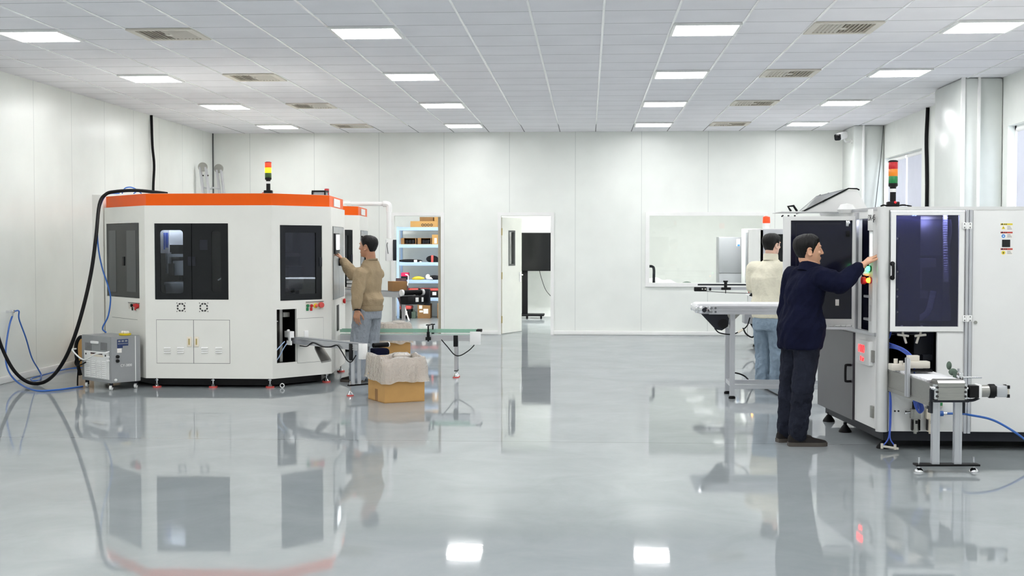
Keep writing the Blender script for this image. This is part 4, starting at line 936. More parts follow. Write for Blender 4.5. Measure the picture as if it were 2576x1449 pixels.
def foot(t, x, y, top, pad='red_pad'):
    m = MB().cyl((x, y, 0.01), (x, y, top), 0.007).lathe((x, y, 0.010), [(0.034, 0), (0.026, 0.014), (0.012, 0.035), (0.012, 0.045)])
    f = m.build('leveling_foot', 'chrome', t); MB().cyl((x, y, 0), (x, y, 0.013), 0.036).build('pad', pad, f)
# -- narrow outfeed from the front machine's opening
r1 = Run((-3.13, 13.72), (0.70, -0.714))
t = thing('outfeed_conveyor', 'narrow aluminium belt conveyor slanting out of the front machine opening', 'conveyor', r1.W(0.7, 0, 0))
m = MB(); r1.box(m, -0.12, 1.30, -0.045, 0.045, 0.508, 0.535); m.build('belt', 'belt_grey', t, smooth=False)
profile_side(r1, t, -0.12, 1.24, 0.056, 0.465, 0.525); profile_side(r1, t, -0.12, 1.24, -0.056, 0.465, 0.525)
m = MB(); r1.box(m, -0.1, 1.22, -0.044, 0.044, 0.462, 0.470); m.build('under_tray', 'black_plastic', t, smooth=False)
m = MB(); r1.box(m, 1.275, 1.33, 0.07, 0.085, 0.385, 0.54, bev=0.003); r1.box(m, 1.33, 1.345, 0.02, 0.085, 0.385, 0.54, bev=0.003); m.build('end_guard', 'white_plastic', t)
a = r1.W(1.30, -0.05, 0.515)
MB().cyl(r1.W(1.30, -0.08, 0.515), r1.W(1.30, -0.26, 0.515), 0.024).build('drive_roller', 'black_rubber', t)
MB().cyl(r1.W(1.30, -0.26, 0.515), r1.W(1.30, -0.27, 0.515), 0.026).build('roller_end', 'white_plastic', t)
m = MB(); r1.box(m, 1.24, 1.36, -0.22, -0.08, 0.40, 0.485, bev=0.012); m.cyl(r1.W(1.30, -0.22, 0.44), r1.W(1.30, -0.255, 0.44), 0.035); m.build('gear_motor', 'navy_cloth', t)
m = MB(); r1.box(m, 1.33, 1.335, -0.24, -0.09, 0.33, 0.43); m.hexa([r1.W(1.335, -0.09, 0.40), r1.W(1.46, -0.09, 0.36), r1.W(1.46, -0.24, 0.36), r1.W(1.335, -0.24, 0.40), r1.W(1.335, -0.09, 0.408), r1.W(1.46, -0.09, 0.368), r1.W(1.46, -0.24, 0.368), r1.W(1.335, -0.24, 0.408)]); m.build('chute_lip', 'black_plastic', t, smooth=False)
for w in (0.045, -0.03):
    p = r1.W(1.12, w, 0); m = MB(); post(m, p.x, p.y, 0.115, 0.46, 0.03); m.build('leg', 'aluminium', t, smooth=False)
m = MB(); r1.box(m, 1.09, 1.15, 0.0655, 0.075, 0.36, 0.53, bev=0.003); o = m.build('leg_bracket', 'black_plastic', t)
m = MB(); r1.box(m, 1.10, 1.14, -0.30, 0.10, 0.10, 0.115); m.build('base_bar', 'black_plastic', t, smooth=False)
for w in (0.08, -0.28): p = r1.W(1.12, w, 0); foot(t, p.x, p.y, 0.15)
MB().tube([r1.W(0.15, 0.07, 0.45), r1.W(0.3, 0.075, 0.455), r1.W(0.42, 0.08, 0.50), r1.W(0.6, 0.08, 0.47), r1.W(0.75, 0.08, 0.475), r1.W(0.88, 0.08, 0.50), r1.W(0.98, 0.085, 0.44), r1.W(1.08, 0.09, 0.36), r1.W(1.16, 0.09, 0.35), r1.W(1.24, 0.09, 0.42)], 0.0055).build('cable', 'black_rubber', t)
m = MB(); m.hexa([r1.W(0.36, 0.02, 0.43), r1.W(0.62, 0.10, 0.30), r1.W(0.62, -0.02, 0.31), r1.W(0.36, -0.08, 0.44), r1.W(0.36, 0.02, 0.455), r1.W(0.62, 0.10, 0.315), r1.W(0.62, -0.02, 0.33), r1.W(0.36, -0.08, 0.455)]); m.build('reject_chute', 'steel', t, smooth=False)
m = MB(); r1.box(m, -0.10, 0.03, -0.115, -0.065, 0.53, 0.60, bev=0.004); r1.box(m, -0.10, 0.03, 0.065, 0.11, 0.53, 0.60, bev=0.004); r1.box(m, 0.0, 0.035, 0.11, 0.122, 0.46, 0.60); r1.box(m, -0.02, 0.06, 0.112, 0.13, 0.455, 0.50)
for w in (-0.09, 0.09): m.ell(r1.W(-0.05, w, 0.605), (0.018, 0.018, 0.014))
o = m.build('guide_block', 'white_plastic', t)
for k in range(2):
    MB().tube([r1.W(-0.02, 0.10, 0.50), r1.W(-0.03, 0.16, 0.42 - 0.02 * k), r1.W(-0.05, 0.22, 0.31), r1.W(-0.06, 0.27, 0.265), r1.W(-0.02, 0.30, 0.33), r1.W(0.0, 0.27, 0.40), r1.W(-0.03, 0.15, 0.49)], 0.006).build('air_tube', 'shelf_blue', t)
    break
# -- the outfeed with the glass rails, standing behind the man in tan
r2 = Run((-2.86, 14.75), (1, 0))
t = thing('outfeed_conveyor', 'low aluminium conveyor with pale green glass rails, standing behind the open carton', 'conveyor', r2.W(0.9, 0, 0))
m = MB(); r2.box(m, 0.0, 1.60, -0.05, 0.05, 0.488, 0.50); m.build('belt', 'belt_green', t, smooth=False)
profile_side(r2, t, 0.0, 1.53, 0.06, 0.425, 0.492); profile_side(r2, t, 0.0, 1.53, -0.06, 0.425, 0.492)
for w in (0.062, -0.062):
    m = MB(); r2.box(m, 0.0, 1.60, w - 0.004, w + 0.004, 0.52, 0.555); m.build('glass_rail', 'green_glass', t, smooth=False)
    m = MB(); r2.box(m, 1.58, 1.64, w - 0.012, w + 0.012, 0.525, 0.557, bev=0.004); m.build('rail_cap', 'black_plastic', t)
m = MB(); r2.box(m, 1.51, 1.635, 0.078, 0.088, 0.385, 0.535, bev=0.002); m.build('end_guard', 'white_plastic', t)
for w in (0.095, -0.02):
    a = r2.W(1.03 + (0.04 if w < 0 else 0), w, 0)
    m = MB().cyl((a.x, a.y, 0.42), (a.x, a.y, 0.60), 0.009).bb(a.x - 0.03, a.x + 0.03, a.y - 0.015, a.y + 0.015, 0.435, 0.47).cyl((a.x, a.y, 0.47), (a.x, a.y, 0.53), 0.017)
    for k in range(4): m.ell((a.x + 0.018 * math.cos(k * PI / 2 + 0.4), a.y + 0.018 * math.sin(k * PI / 2 + 0.4), 0.61), (0.010, 0.010, 0.008), seg=8, ring=6)
    m.build('rail_clamp', 'black_plastic', t)
for a0 in (0.18, 1.345):
    for w in (0.05, -0.05):
        p = r2.W(a0, w, 0); m = MB(); post(m, p.x, p.y, 0.07, 0.425, 0.032); m.build('leg', 'aluminium', t, smooth=False)
        foot(t, p.x, p.y, 0.08)
    m = MB(); r2.box(m, a0 - 0.026, a0 + 0.026, 0.0725, 0.082, 0.36, 0.49, bev=0.004); m.build('leg_bracket', 'black_plastic', t)
    m = MB(); r2.box(m, a0 - 0.02, a0 + 0.02, -0.07, 0.07, 0.075, 0.085); m.build('foot_plate', 'black_plastic', t, smooth=False)
MB().tube([r2.W(1.18, 0.075, 0.44), r2.W(1.25, 0.08, 0.36), r2.W(1.33, 0.085, 0.27), r2.W(1.40, 0.085, 0.26), r2.W(1.50, 0.085, 0.32), r2.W(1.56, 0.08, 0.38)], 0.006).build('cable', 'black_rubber', t)
# -- bagged cartons
def bagged(c, rv, lv, h, label_box, label_bag, seed):
    rnd = random.Random(seed); c, rv, lv = V((c[0], c[1], 0)), V((rv[0], rv[1], 0)), V((lv[0], lv[1], 0))
    pts = [c, c + rv, c + rv + lv, c + lv]; ctr = (pts[0] + pts[2]) / 2
    t = thing('open_carton', label_box, 'box', ctr)
    m = MB(); th = 0.006
    for i in range(4):
        f = Face(pts[i], pts[(i + 1) % 4]); f.box(m, 0, f.L, 0.0, h, -th, 0)
    m.rings([[p + V((0, 0, z)) for p in pts] for z in (0.001, 0.008)])
    m.build('body', 'cardboard', t, smooth=False)
    for i in range(4):
        f = Face(pts[i], pts[(i + 1) % 4]); L = f.L; d = 0.19
        m = MB(); a = 0.014
        m.hexa([f.W(0.012, h - d, a + 0.004), f.W(L - 0.012, h - d, a + 0.004), f.W(L - 0.012, h - d, a), f.W(0.012, h - d, a), f.W(0.004, h, 0.007), f.W(L - 0.004, h, 0.007), f.W(L - 0.004, h, 0.002), f.W(0.004, h, 0.002)])
        m.build('flap', 'cardboard', t, smooth=False)
    f = Face(pts[3], pts[0]); m = MB(); f.box(m, f.L * 0.42, f.L * 0.58, 0.0, 0.12, 0, 0.0012); m.build('tape', 'cardboard_dark', t, smooth=False)
    # the bag: up the inside, over the rim, down the outside in loose folds
    prof = [(-0.035, -0.22), (-0.02, -0.10), (-0.012, 0.012), (0.008, 0.018), (0.016, 0.004), (0.024, -0.08), (0.030, -0.17), (0.034, -0.225)]
    n = 96; rs = []
    per = []
    for i in range(4):
        a, b = pts[i], pts[(i + 1) % 4]
        for k in range(n // 4): per.append(a.lerp(b, k / (n // 4)))
    for j, (o, dz) in enumerate(prof):
        ring = []
        for k, p in enumerate(per):
            d = (p - ctr); i = k // (n // 4); f = Face(pts[i], pts[(i + 1) % 4]); nn = f.n
            if k % (n // 4) == 0: nn = (nn + Face(pts[i - 1], pts[i]).n)
            wob = noise.noise((p.x * 14 + seed, p.y * 14, dz * 9)) * 0.012 * min(j, 5) / 3 + math.sin(k * 1.7 + j * 0.6) * 0.003
            ring.append(p + nn * (o + (wob if j > 3 else wob * 0.5)) + V((0, 0, h + dz + (noise.noise((p.x * 9, p.y * 9, seed)) * 0.035 if j in (2, 3, 7) else 0))))
        rs.append(ring)
    m = MB(); m.rings(rs, cap=False)
    # a puff of bag standing up at the far corner
    q = pts[2] * 0.75 + pts[0] * 0.25
    m.ell((q.x, q.y, h + 0.0), (0.10, 0.08, 0.035 + 0.01 * rnd.random()), seg=20, ring=8)
    return tag(m.build('liner_bag', 'bag_film', angle=180), label_bag, 'plastic bag')
bagged((-1.955, 12.27), (0.36, 0.20), (-0.225, 0.37), 0.425, 'nearest open carton on the floor, flaps folded down, with a bag over its rim', 'clear plastic bag lining the nearest open carton', 3)
bagged((-2.44, 15.35), (0.29, 0.12), (-0.13, 0.28), 0.57, 'taller open carton behind the conveyor with green glass rails', 'clear plastic bag lining the taller carton behind the conveyor', 8)
# -- infeed of the second machine, with a carton on it
r3 = Run((-3.55, 18.15), (0.70, -0.714))
t = thing('outfeed_conveyor', 'conveyor of the second orange-topped machine with a black roller end, behind the man in tan', 'conveyor', r3.W(0.8, 0, 0))
m = MB(); r3.box(m, 0.05, 1.66, -0.10, 0.10, 0.885, 0.91); m.build('belt', 'belt_grey', t, smooth=False)
profile_side(r3, t, 0.05, 1.62, 0.115, 0.83, 0.90); profile_side(r3, t, 0.05, 1.62, -0.115, 0.83, 0.90)
e = r3.W(1.68, 0, 0.895)
MB().cyl(e + r3.r * 0.12, e - r3.r * 0.20, 0.034).build('drive_roller', 'black_rubber', t)
for w in (0.13, -0.21): MB().cyl(e + r3.r * w, e + r3.r * (w - 0.03), 0.042).build('roller_end', 'white_plastic', t)
m = MB(); r3.box(m, 1.58, 1.76, -0.22, 0.08, 0.735, 0.845, bev=0.02); m.build('gear_motor', 'black_plastic', t)
m = MB(); r3.box(m, 1.755, 1.765, -0.10, -0.05, 0.77, 0.83, bev=0.004); r3.box(m, 1.755, 1.765, -0.18, -0.15, 0.77, 0.83, bev=0.004); m.build('motor_label', 'white_plastic', t)
m = MB(); r3.box(m, 1.56, 1.80, -0.27, -0.245, 0.72, 0.94, bev=0.004); m.build('end_plate', 'dark_steel', t)
for a0 in (0.5, 1.45):
    for w in (0.08, -0.08): p = r3.W(a0, w, 0); m = MB(); post(m, p.x, p.y, 0.05, 0.83, 0.04); m.build('leg', 'aluminium', t, smooth=False); foot(t, p.x, p.y, 0.06)
p = r3.W(1.42, 0, 0.91)
tag(MB().box((p.x, p.y, 0.91 + 0.065), (0.2, 0.2, 0.13), rz=0.5, bev=0.004).build('carton', 'cardboard_dark'), 'small brown carton riding on the conveyor behind the man in tan', 'box')
# trays at the second machine
f2 = Face((FR_[0] - 0.425, FR_[1] + 4.15), (R1_[0] - 0.425, R1_[1] + 4.15))
u, z = f2.u_of(884, 724)
for k in range(4):
    m = MB(); f2.box(m, u - 0.09, u + 0.13, 0.88 + 0.052 * k, 0.92 + 0.052 * k, 0.002, 0.16, bev=0.004); o = m.build('document_tray', 'white_plastic', mach2)
# -- wide belt table at the right of the middle
t = thing('belt_conveyor', 'wide silver belt conveyor table standing in front of the person in cream', 'conveyor', (1.9, 13.07, 0))
r4 = Run((1.06, 13.07), (1, 0))
m = MB(); n = 10; prof = []
for k in range(n + 1): a = PI / 2 + PI * k / n; prof.append((0.05 * math.cos(a), 0.895 + 0.05 * math.sin(a)))
prof += [(1.95, 0.845), (1.95, 0.945)]
m.rings([[r4.W(0.05 + a, w, z) for a, z in prof] for w in (-0.235, 0.235)]); m.build('belt', 'belt_white', t)
profile_side(r4, t, 0.14, 2.0, 0.25, 0.842, 0.925, 0.028); profile_side(r4, t, 0.14, 2.0, -0.25, 0.842, 0.925, 0.028)
for w in (0.262, -0.262):
    m = MB(); r4.box(m, 0.0, 0.15, w - 0.012, w + 0.012, 0.855, 0.925, bev=0.008)
    for a0 in (0.03, 0.16, 0.2):
        m.cyl(r4.W(a0, w, 0.905), r4.W(a0, w + (0.025 if w > 0 else -0.025), 0.905), 0.011); m.cyl(r4.W(a0, w, 0.868), r4.W(a0, w + (0.025 if w > 0 else -0.025), 0.868), 0.011)
    o = m.build('tension_block', 'chrome', t)
    MB().cyl(r4.W(0.09, w, 0.885), r4.W(0.09, w + (0.03 if w > 0 else -0.03), 0.885), 0.022).build('bearing', 'dark_steel', o)
m = MB(); m.rings([[r4.W(a, w, z) for a, z in ((0.06, 0.85), (0.32, 0.84), (0.34, 0.80), (0.33, 0.72), (0.27, 0.68), (0.21, 0.69))] for w in (0.16, 0.225)])
m.build('belt_guard', 'dark_steel', t, smooth=False)
MB().cyl(r4.W(0.28, 0.225, 0.75), r4.W(0.28, 0.26, 0.75), 0.05).cyl(r4.W(0.28, 0.16, 0.75), r4.W(0.28, -0.08, 0.75), 0.055).build('gear_motor', 'black_plastic', t)
MB().tube([r4.W(0.20, 0.2, 0.70), r4.W(0.25, 0.2, 0.655), r4.W(0.36, 0.2, 0.64), r4.W(0.44, 0.2, 0.665), r4.W(0.52, 0.18, 0.72), r4.W(0.56, 0.1, 0.80)], 0.006).build('cable', 'black_rubber', t)
MB().cyl(r4.W(0.43, 0.2, 0.66), r4.W(0.48, 0.195, 0.69), 0.011).build('plug', 'cream_plastic', t)
for x in (1.435, 2.75):
    for y in (12.86, 13.29):
        m = MB(); post(m, x, y, 0.03, 0.842, 0.045); lg = m.build('leg', 'aluminium', t, smooth=False)
        MB().lathe((x, y, 0), [(0.034, 0), (0.034, 0.018), (0.018, 0.03)]).build('rubber_foot', 'black_rubber', lg)
    m = MB().bb(x - 0.02, x + 0.02, 12.882, 13.268, 0.12, 0.16).bb(x - 0.02, x + 0.02, 12.882, 13.268, 0.69, 0.73); m.build('cross_bar', 'aluminium', t, smooth=False)
for y in (12.86, 13.29):
    m = MB(); rr = Run((1.4575, y), (1, 0)); rr.box(m, 0, 1.27, -0.02, 0.02, 0.10, 0.145); rr.box(m, 0, 1.27, 0.02, 0.024, 0.105, 0.117); rr.box(m, 0, 1.27, 0.02, 0.024, 0.128, 0.14); m.build('stretcher', 'aluminium', t, smooth=False)
m = MB()
for s_ in (-1, 1): m.hexa([V((1.435 + s_ * 0.023, 12.845, 0.79)), V((1.435 + s_ * 0.075, 12.845, 0.842)), V((1.435 + s_ * 0.075, 12.875, 0.842)), V((1.435 + s_ * 0.023, 12.875, 0.79)), V((1.435 + s_ * 0.023, 12.845, 0.842)), V((1.435 + s_ * 0.07, 12.845, 0.8425)), V((1.435 + s_ * 0.07, 12.875, 0.8425)), V((1.435 + s_ * 0.023, 12.875, 0.842))])
m.build('corner_gusset', 'steel', t, smooth=False)
tag(MB().tube([(1.46, 13.6, 0.2), (1.62, 13.5, 0.17), fl(1895, 968, 0.02), fl(1925, 978, 0.012), fl(1965, 997, 0.012), fl(2010, 1002, 0.012)], 0.008).tube([(1.46, 13.6, 0.2), (1.43, 13.32, 0.5)], 0.007).build('floor_cable', 'black_rubber'), 'black cable trailing on the floor under the wide belt conveyor', 'cable')
# -- third machine at the back right, with its alarm lamp, side box and thin conveyor
t = thing('test_machine', 'white machine with a dark window at the back right, red alarm lamp on top', 'machine', (3.2, 19.2, 0))
f3, f3s = Face((2.46, 18.5), (3.95, 18.5)), Face((2.46, 20.0), (2.46, 18.5))
m = MB(); f3.panel(m, 0.10, 1.74, 0.04, [(0.09, 0.75, 0.95, 1.69)]); f3s.panel(m, 0.10, 1.74, 0.04); Face((3.95, 18.5), (3.95, 20.0)).panel(m, 0.10, 1.74, 0.04); Face((3.95, 20), (2.46, 20)).panel(m, 0.10, 1.74, 0.04); m.prism([(2.46, 18.5), (3.95, 18.5), (3.95, 20), (2.46, 20)], 1.74, 1.76)
m.build('body', 'cabinet_white', t, smooth=False)
m = MB(); f3.box(m, 0.03, 0.85, 0.89, 1.75, 0, 0.008); f3.panel(m, 0.90, 1.735, 0.02, [(0.10, 0.74, 0.96, 1.68)], 0.04, 0.80, o=0.03); m.build('door_frame', 'aluminium', t, smooth=False)
m = MB(); f3.box(m, 0.09, 0.75, 0.95, 1.69, 0.009, 0.014); m.build('dark_pane', 'black_panel', t, smooth=False)
m = MB(); f3.box(m, 0.68, 0.72, 1.16, 1.32, 0.014, 0.04, bev=0.01); m.build('handle', 'black_plastic', t)
p = at(1928, 570, 18.75)
MB().cyl((p.x, 18.75, 1.76), (p.x, 18.75, 1.84), 0.055).build('lamp_base', 'white_plastic', t)
MB().lathe((p.x, 18.75, 1.84), [(0.052, 0), (0.055, 0.01), (0.05, 0.09), (0.02, 0.105)]).build('alarm_lamp', 'lens_red_lit', t)
for x, y in ((2.56, 18.62), (2.53, 19.5), (3.85, 18.62), (3.85, 19.9)):
    MB().lathe((x, y, 0), [(0.05, 0), (0.045, 0.02), (0.016, 0.06), (0.016, 0.10)]).build('leveling_foot', 'black_rubber', t)
m = MB(); m.prism([(2.5, 18.54), (3.91, 18.54), (3.91, 19.96), (2.5, 19.96)], 0.075, 0.10); m.build('dark_base', 'black_plastic', t, smooth=False)
m = MB(); m.rings([[V((2.46 - a, y, z)) for a, z in ((0.0, 0.76), (0.16, 0.80), (0.0, 0.99))] for y in (18.55, 18.8)]); o = m.build('control_console', 'black_plastic', t, smooth=False)
m = MB(); m.rings([[V((2.46 - a, y, z)) for a, z in ((0.165, 0.795), (0.18, 0.805), (0.01, 1.005), (0.0, 0.99))] for y in (18.53, 18.82)]); m.build('console_face', 'white_plastic', o, smooth=False)
for k, mt in enumerate(('red_plastic', 'led_amber', 'led_green')):
    MB().ell((2.46 - 0.15 + 0.055 * k, 18.6, 0.855 + 0.062 * k), (0.018, 0.022, 0.018)).build('console_button', mt, o)
m = MB(); m.bb(2.40, 2.458, 18.85, 19.3, 0.95, 1.00); m.build('ledge', 'steel', t, smooth=False)
for zz in (0.70, 0.66): MB().ell((2.445, 18.6, zz), (0.02, 0.025, 0.022)).build('side_button', 'lens_amber' if zz > 0.68 else 'red_plastic', t)
m = MB().bb(2.30, 2.46, 19.0, 19.35, 0.37, 0.63, bev=0.006); m.build('junction_box', 'cabinet_mid', t)
MB().tube([(2.40, 19.1, 0.37), (2.45, 19.0, 0.25), (2.40, 18.9, 0.18), (2.32, 18.95, 0.22), (2.28, 19.05, 0.30)], 0.012).build('loop_cable', 'black_rubber', t)
r5 = Run((1.42, 17.4), (1, 0))
t = thing('feed_conveyor', 'thin rail conveyor with black clamps, below the wide window', 'conveyor', r5.W(0.5, 0, 0))
m = MB(); r5.box(m, 0.14, 1.1, -0.06, 0.06, 0.925, 0.965); r5.box(m, 0.14, 1.1, 0.06, 0.065, 0.935, 0.945); m.build('bed', 'aluminium', t, smooth=False)
m = MB(); r5.box(m, 0.05, 1.1, 0.055, 0.075, 0.985, 1.005); m.build('guide_rail', 'dark_steel', t, smooth=False)
m = MB(); r5.box(m, 0.0, 0.17, 0.045, 0.085, 0.905, 0.965, bev=0.012); r5.box(m, 0.2, 0.23, 0.05, 0.08, 0.915, 0.955, bev=0.005); o = m.build('end_block', 'black_plastic', t)
for a0 in (0.11, 0.15): MB().cyl(r5.W(a0, 0.085, 0.937), r5.W(a0, 0.09, 0.937), 0.010).build('bolt', 'chrome', o)
m = MB(); r5.box(m, 0.40, 0.44, 0.05, 0.09, 0.93, 1.03, bev=0.006); m.cyl(r5.W(0.42, 0.07, 1.03), r5.W(0.42, 0.07, 1.05), 0.032, seg=10); r5.box(m, 0.36, 0.49, 0.07, 0.095, 0.925, 0.96, bev=0.008); m.cyl(r5.W(0.42, 0.08, 0.88), r5.W(0.42, 0.08, 0.93), 0.006); m.build('clamp', 'black_plastic', t)
MB().tube([r5.W(0.09, 0.0, 0.91), r5.W(0.5, 0, 0.885), r5.W(1.1, 0, 0.87)], 0.004).build('drive_cord', 'ink', t)
m = MB(); r5.box(m, 0.78, 1.0, 0.02, 0.06, 0.965, 1.01, bev=0.004); m.build('red_block', 'fabric_maroon', t)
for a0 in (0.95, ):
    m = MB(); post(m, r5.W(a0, 0, 0).x, 17.4, 0.0, 0.925, 0.045); m.build('leg', 'aluminium', t, smooth=False)
# ================================================================== the white machine at the right
YR = 9.70
mr = thing('coating_machine', 'big white machine at the right with a tall dark front door and a signal tower', 'machine', (3.0, 10.8, 0))
fr = Face((2.19, YR), (4.3, YR)); fs = Face((2.024, 11.37), (2.172, 9.76))
SL = fs.L
def rr_(f, px0, px1, z0, z1): a, b = f.u_of(px0)[0], f.u_of(px1)[0]; return (a, b, z0, z1)
ZB, ZT = 0.142, 1.815
dA = rr_(fr, 2238, 2425, 0.885, 1.785)
low = (fr.u_of(2229)[0], fr.u_of(2359)[0], 0.436, 0.884)
m = MB()
fr.panel(m, ZB, 1.79, 0.025, [dA, low], 0.04, 2.11)
so = (fs.u_of(2160)[0], fs.u_of(2197)[0], 0.87, 1.735)
fs.panel(m, ZB, 1.79, 0.025, [so], 0.0, SL)
Face((4.3, YR), (4.3, 11.37)).panel(m, ZB, 1.79, 0.025); Face((4.3, 11.37), (2.024, 11.37)).panel(m, ZB, 1.79, 0.025)
m.prism([(2.175, 9.72), (4.29, 9.72), (4.29, 11.36), (2.034, 11.36)], 1.785, 1.80); m.prism([(2.19, 9.73), (4.29, 9.73), (4.29, 11.36), (2.044, 11.36)], ZB, ZB + 0.02)
m.build('body', 'cabinet_white', mr, smooth=False)
m = MB()                                        # aluminium skeleton: corner post, top rails, middle post, side rail
m.rings([[V((2.198 + 0.046 * math.cos(a) * (1 if abs(math.cos(a)) < .72 else 1), 9.728 + 0.046 * math.sin(a), z)) for a in [2 * PI * k / 24 for k in range(24)]] for z in (ZB - 0.005, ZT)])
fr.box(m, 0.04, 2.11, 1.79, ZT, -0.04, 0.004)
m2 = m.build('corner_post', 'post_grey', mr)
m = MB(); fs.box(m, 0, SL - 0.03, 1.79, ZT, -0.04, 0.004); fs.box(m, 0, SL - 0.03, 1.797, 1.803, 0.004, 0.006); m.build('top_rail', 'aluminium', mr, smooth=False)
m = MB()
for a, b in ((2427, 2433), (2436, 2443)): u0, u1 = fr.u_of(a)[0], fr.u_of(b)[0]; fr.box(m, u0, u1, ZB - 0.01, 1.79, 0.0, 0.022)
u0, u1 = fr.u_of(2429)[0], fr.u_of(2441)[0]; fr.box(m, u0, u1, ZB - 0.01, 1.79, 0.0, 0.008); m.build('middle_post', 'aluminium', mr, smooth=False)
m = MB()
for px in (2233.5, 2236.5): u = fr.u_of(px)[0]; fr.box(m, u, u + 0.004, ZB, 1.79, 0.0, 0.006)
m.build('post_groove', 'seam', mr, smooth=False)
m = MB(); u = fr.u_of(2446)[0]; fr.box(m, u, 2.11, ZB + 0.004, 1.785, 0.0, 0.008); pn = m.build('side_panel', 'cabinet_white', mr, smooth=False)
u, z = fr.u_of(2453, 811); MB().cyl(fr.W(u, z, 0.008), fr.W(u, z, 0.013), 0.013).build('lock', 'steel', pn)
# black base frame, lowered to deepen the shade underneath, and feet
m = MB().prism([(2.215, 9.75), (4.28, 9.75), (4.28, 11.33), (2.075, 11.33)], 0.065, ZB); m.build('dark_base', 'dark_steel', mr, smooth=False)
for x, y in ((2.225, 9.79), (2.105, 10.62), (3.35, 9.85), (4.2, 9.85), (2.09, 11.25), (4.2, 11.25)):
    MB().lathe((x, y, 0), [(0.052, 0), (0.05, 0.012), (0.02, 0.055), (0.014, 0.06), (0.014, 0.08)]).build('leveling_foot', 'black_rubber', mr)
# front door
m = MB(); pa = rr_(fr, 2252, 2411, 0.925, 1.752)
fr.panel(m, dA[2] + 0.004, dA[3] - 0.004, 0.03, [pa], dA[0] + 0.004, dA[1] - 0.004, o=0.014)
fd = m.build('front_door', 'cabinet_white', mr, smooth=False)
m = MB(); fr.box(m, pa[0] - 0.005, pa[1] + 0.005, pa[2] - 0.005, pa[3] + 0.005, -0.008, -0.002); m.build('pane', 'tinted_pane', fd, smooth=False)
m = MB()
a, b, c, d = pa[0] + 0.028, pa[1] - 0.05, pa[2] + 0.04, pa[3] - 0.03
n = 14
rs = []
for off in (0.0, 0.002):
    ring = [fr.W(a + 0.008 * math.sin(k * 1.3), c + (d - c) * k / n, -0.03 - off) for k in range(n + 1)] + [fr.W(b + 0.008 * math.sin(k * 1.1), d - (d - c) * k / n, -0.03 - off) for k in range(n + 1)]
    rs.append(ring)
m.rings(rs); m.build('hanging_film', 'film', fd, smooth=False)
u = fr.u_of(2243)[0]
m = MB().tube([fr.W(u, 1.392, 0.012), fr.W(u, 1.392, 0.04), fr.W(u, 1.37, 0.05), fr.W(u, 1.31, 0.05), fr.W(u, 1.288, 0.04), fr.W(u, 1.288, 0.012)], 0.011)
for z in (1.392, 1.288): m.cyl(fr.W(u, z, 0.013), fr.W(u, z, 0.03), 0.017)
m.build('handle', 'black_plastic', fd)
for py in (568, 801):
    u, z = fr.u_of(2431, py)
    m = MB(); fr.box(m, u - 0.035, u - 0.003, z - 0.024, z + 0.024, 0.014, 0.026, bev=0.003); fr.box(m, u + 0.003, u + 0.035, z - 0.024, z + 0.024, 0.014, 0.026, bev=0.003); m.cyl(fr.W(u, z - 0.026, 0.024), fr.W(u, z + 0.026, 0.024), 0.006)
    h = m.build('hinge', 'white_plastic', fd)
    m = MB()
    for du in (-0.02, 0.02):
        for dz in (-0.013, 0.013): m.cyl(fr.W(u + du, z + dz, 0.025), fr.W(u + du, z + dz, 0.028), 0.0045, seg=8)
    m.build('screw', 'seam', h)
for py in (600, 684, 728, 746, 785): 
    u, z = fr.u_of(2257, py); m = MB().cyl(fr.W(u, z, -0.006), fr.W(u + 0.02, z, -0.03), 0.009); m.build('pane_clip', 'chrome', fd)
# inside behind the front door
m = MB().bb(2.24, 2.80, 10.35, 10.37, 0.45, 1.78).bb(2.80, 2.82, 9.74, 10.37, 0.45, 1.78).bb(2.235, 2.25, 9.80, 10.37, 0.45, 0.9).bb(2.24, 2.82, 9.74, 10.37, 0.43, 0.445); m.build('inner_walls', 'dark_inside', mr, smooth=False)
m = MB().bb(2.40, 2.72, 10.05, 10.32, 1.45, 1.76, bev=0.01).bb(2.33, 2.66, 10.0, 10.1, 1.36, 1.43, bev=0.01).bb(2.34, 2.60, 10.0, 10.2, 1.12, 1.18, bev=0.01)
for k in range(4): m.cyl((2.36 + 0.06 * k, 10.0, 1.2), (2.36 + 0.06 * k, 10.0, 1.36), 0.012)
m.build('dosing_unit', 'steel', mr)
def corr(pts, r, name):
    k = 36; MB().tube(pts, lambda u: r * (1 + 0.14 * math.sin(u * 2 * PI * k)), seg=10, sub=40).build(name, 'white_plastic', mr)
corr([(2.70, 9.92, 1.76), (2.705, 9.93, 1.55), (2.715, 9.93, 1.33), (2.715, 9.93, 1.25)], 0.018, 'corrugated_hose')
corr([(2.62, 9.93, 1.18), (2.60, 9.92, 1.09), (2.575, 9.91, 1.02), (2.53, 9.9, 0.985), (2.50, 9.9, 0.98)], 0.022, 'corrugated_hose')
MB().tube([(2.42, 9.9, 1.60), (2.425, 9.9, 1.70), (2.46, 9.9, 1.76)], 0.008).tube([(2.46, 9.9, 1.58), (2.465, 9.9, 1.68), (2.475, 9.9, 1.76)], 0.008).build('clear_tube', 'shelf_blue', mr)
m = MB().bb(2.26, 2.78, 9.78, 9.80, 1.765, 1.775); m.build('inner_light', mat('added_inner_glow', (255, 255, 255), emit=(225, 230, 255), estr=30), mr, smooth=False)  # unseen glowing strip added to brighten the inside behind the pane
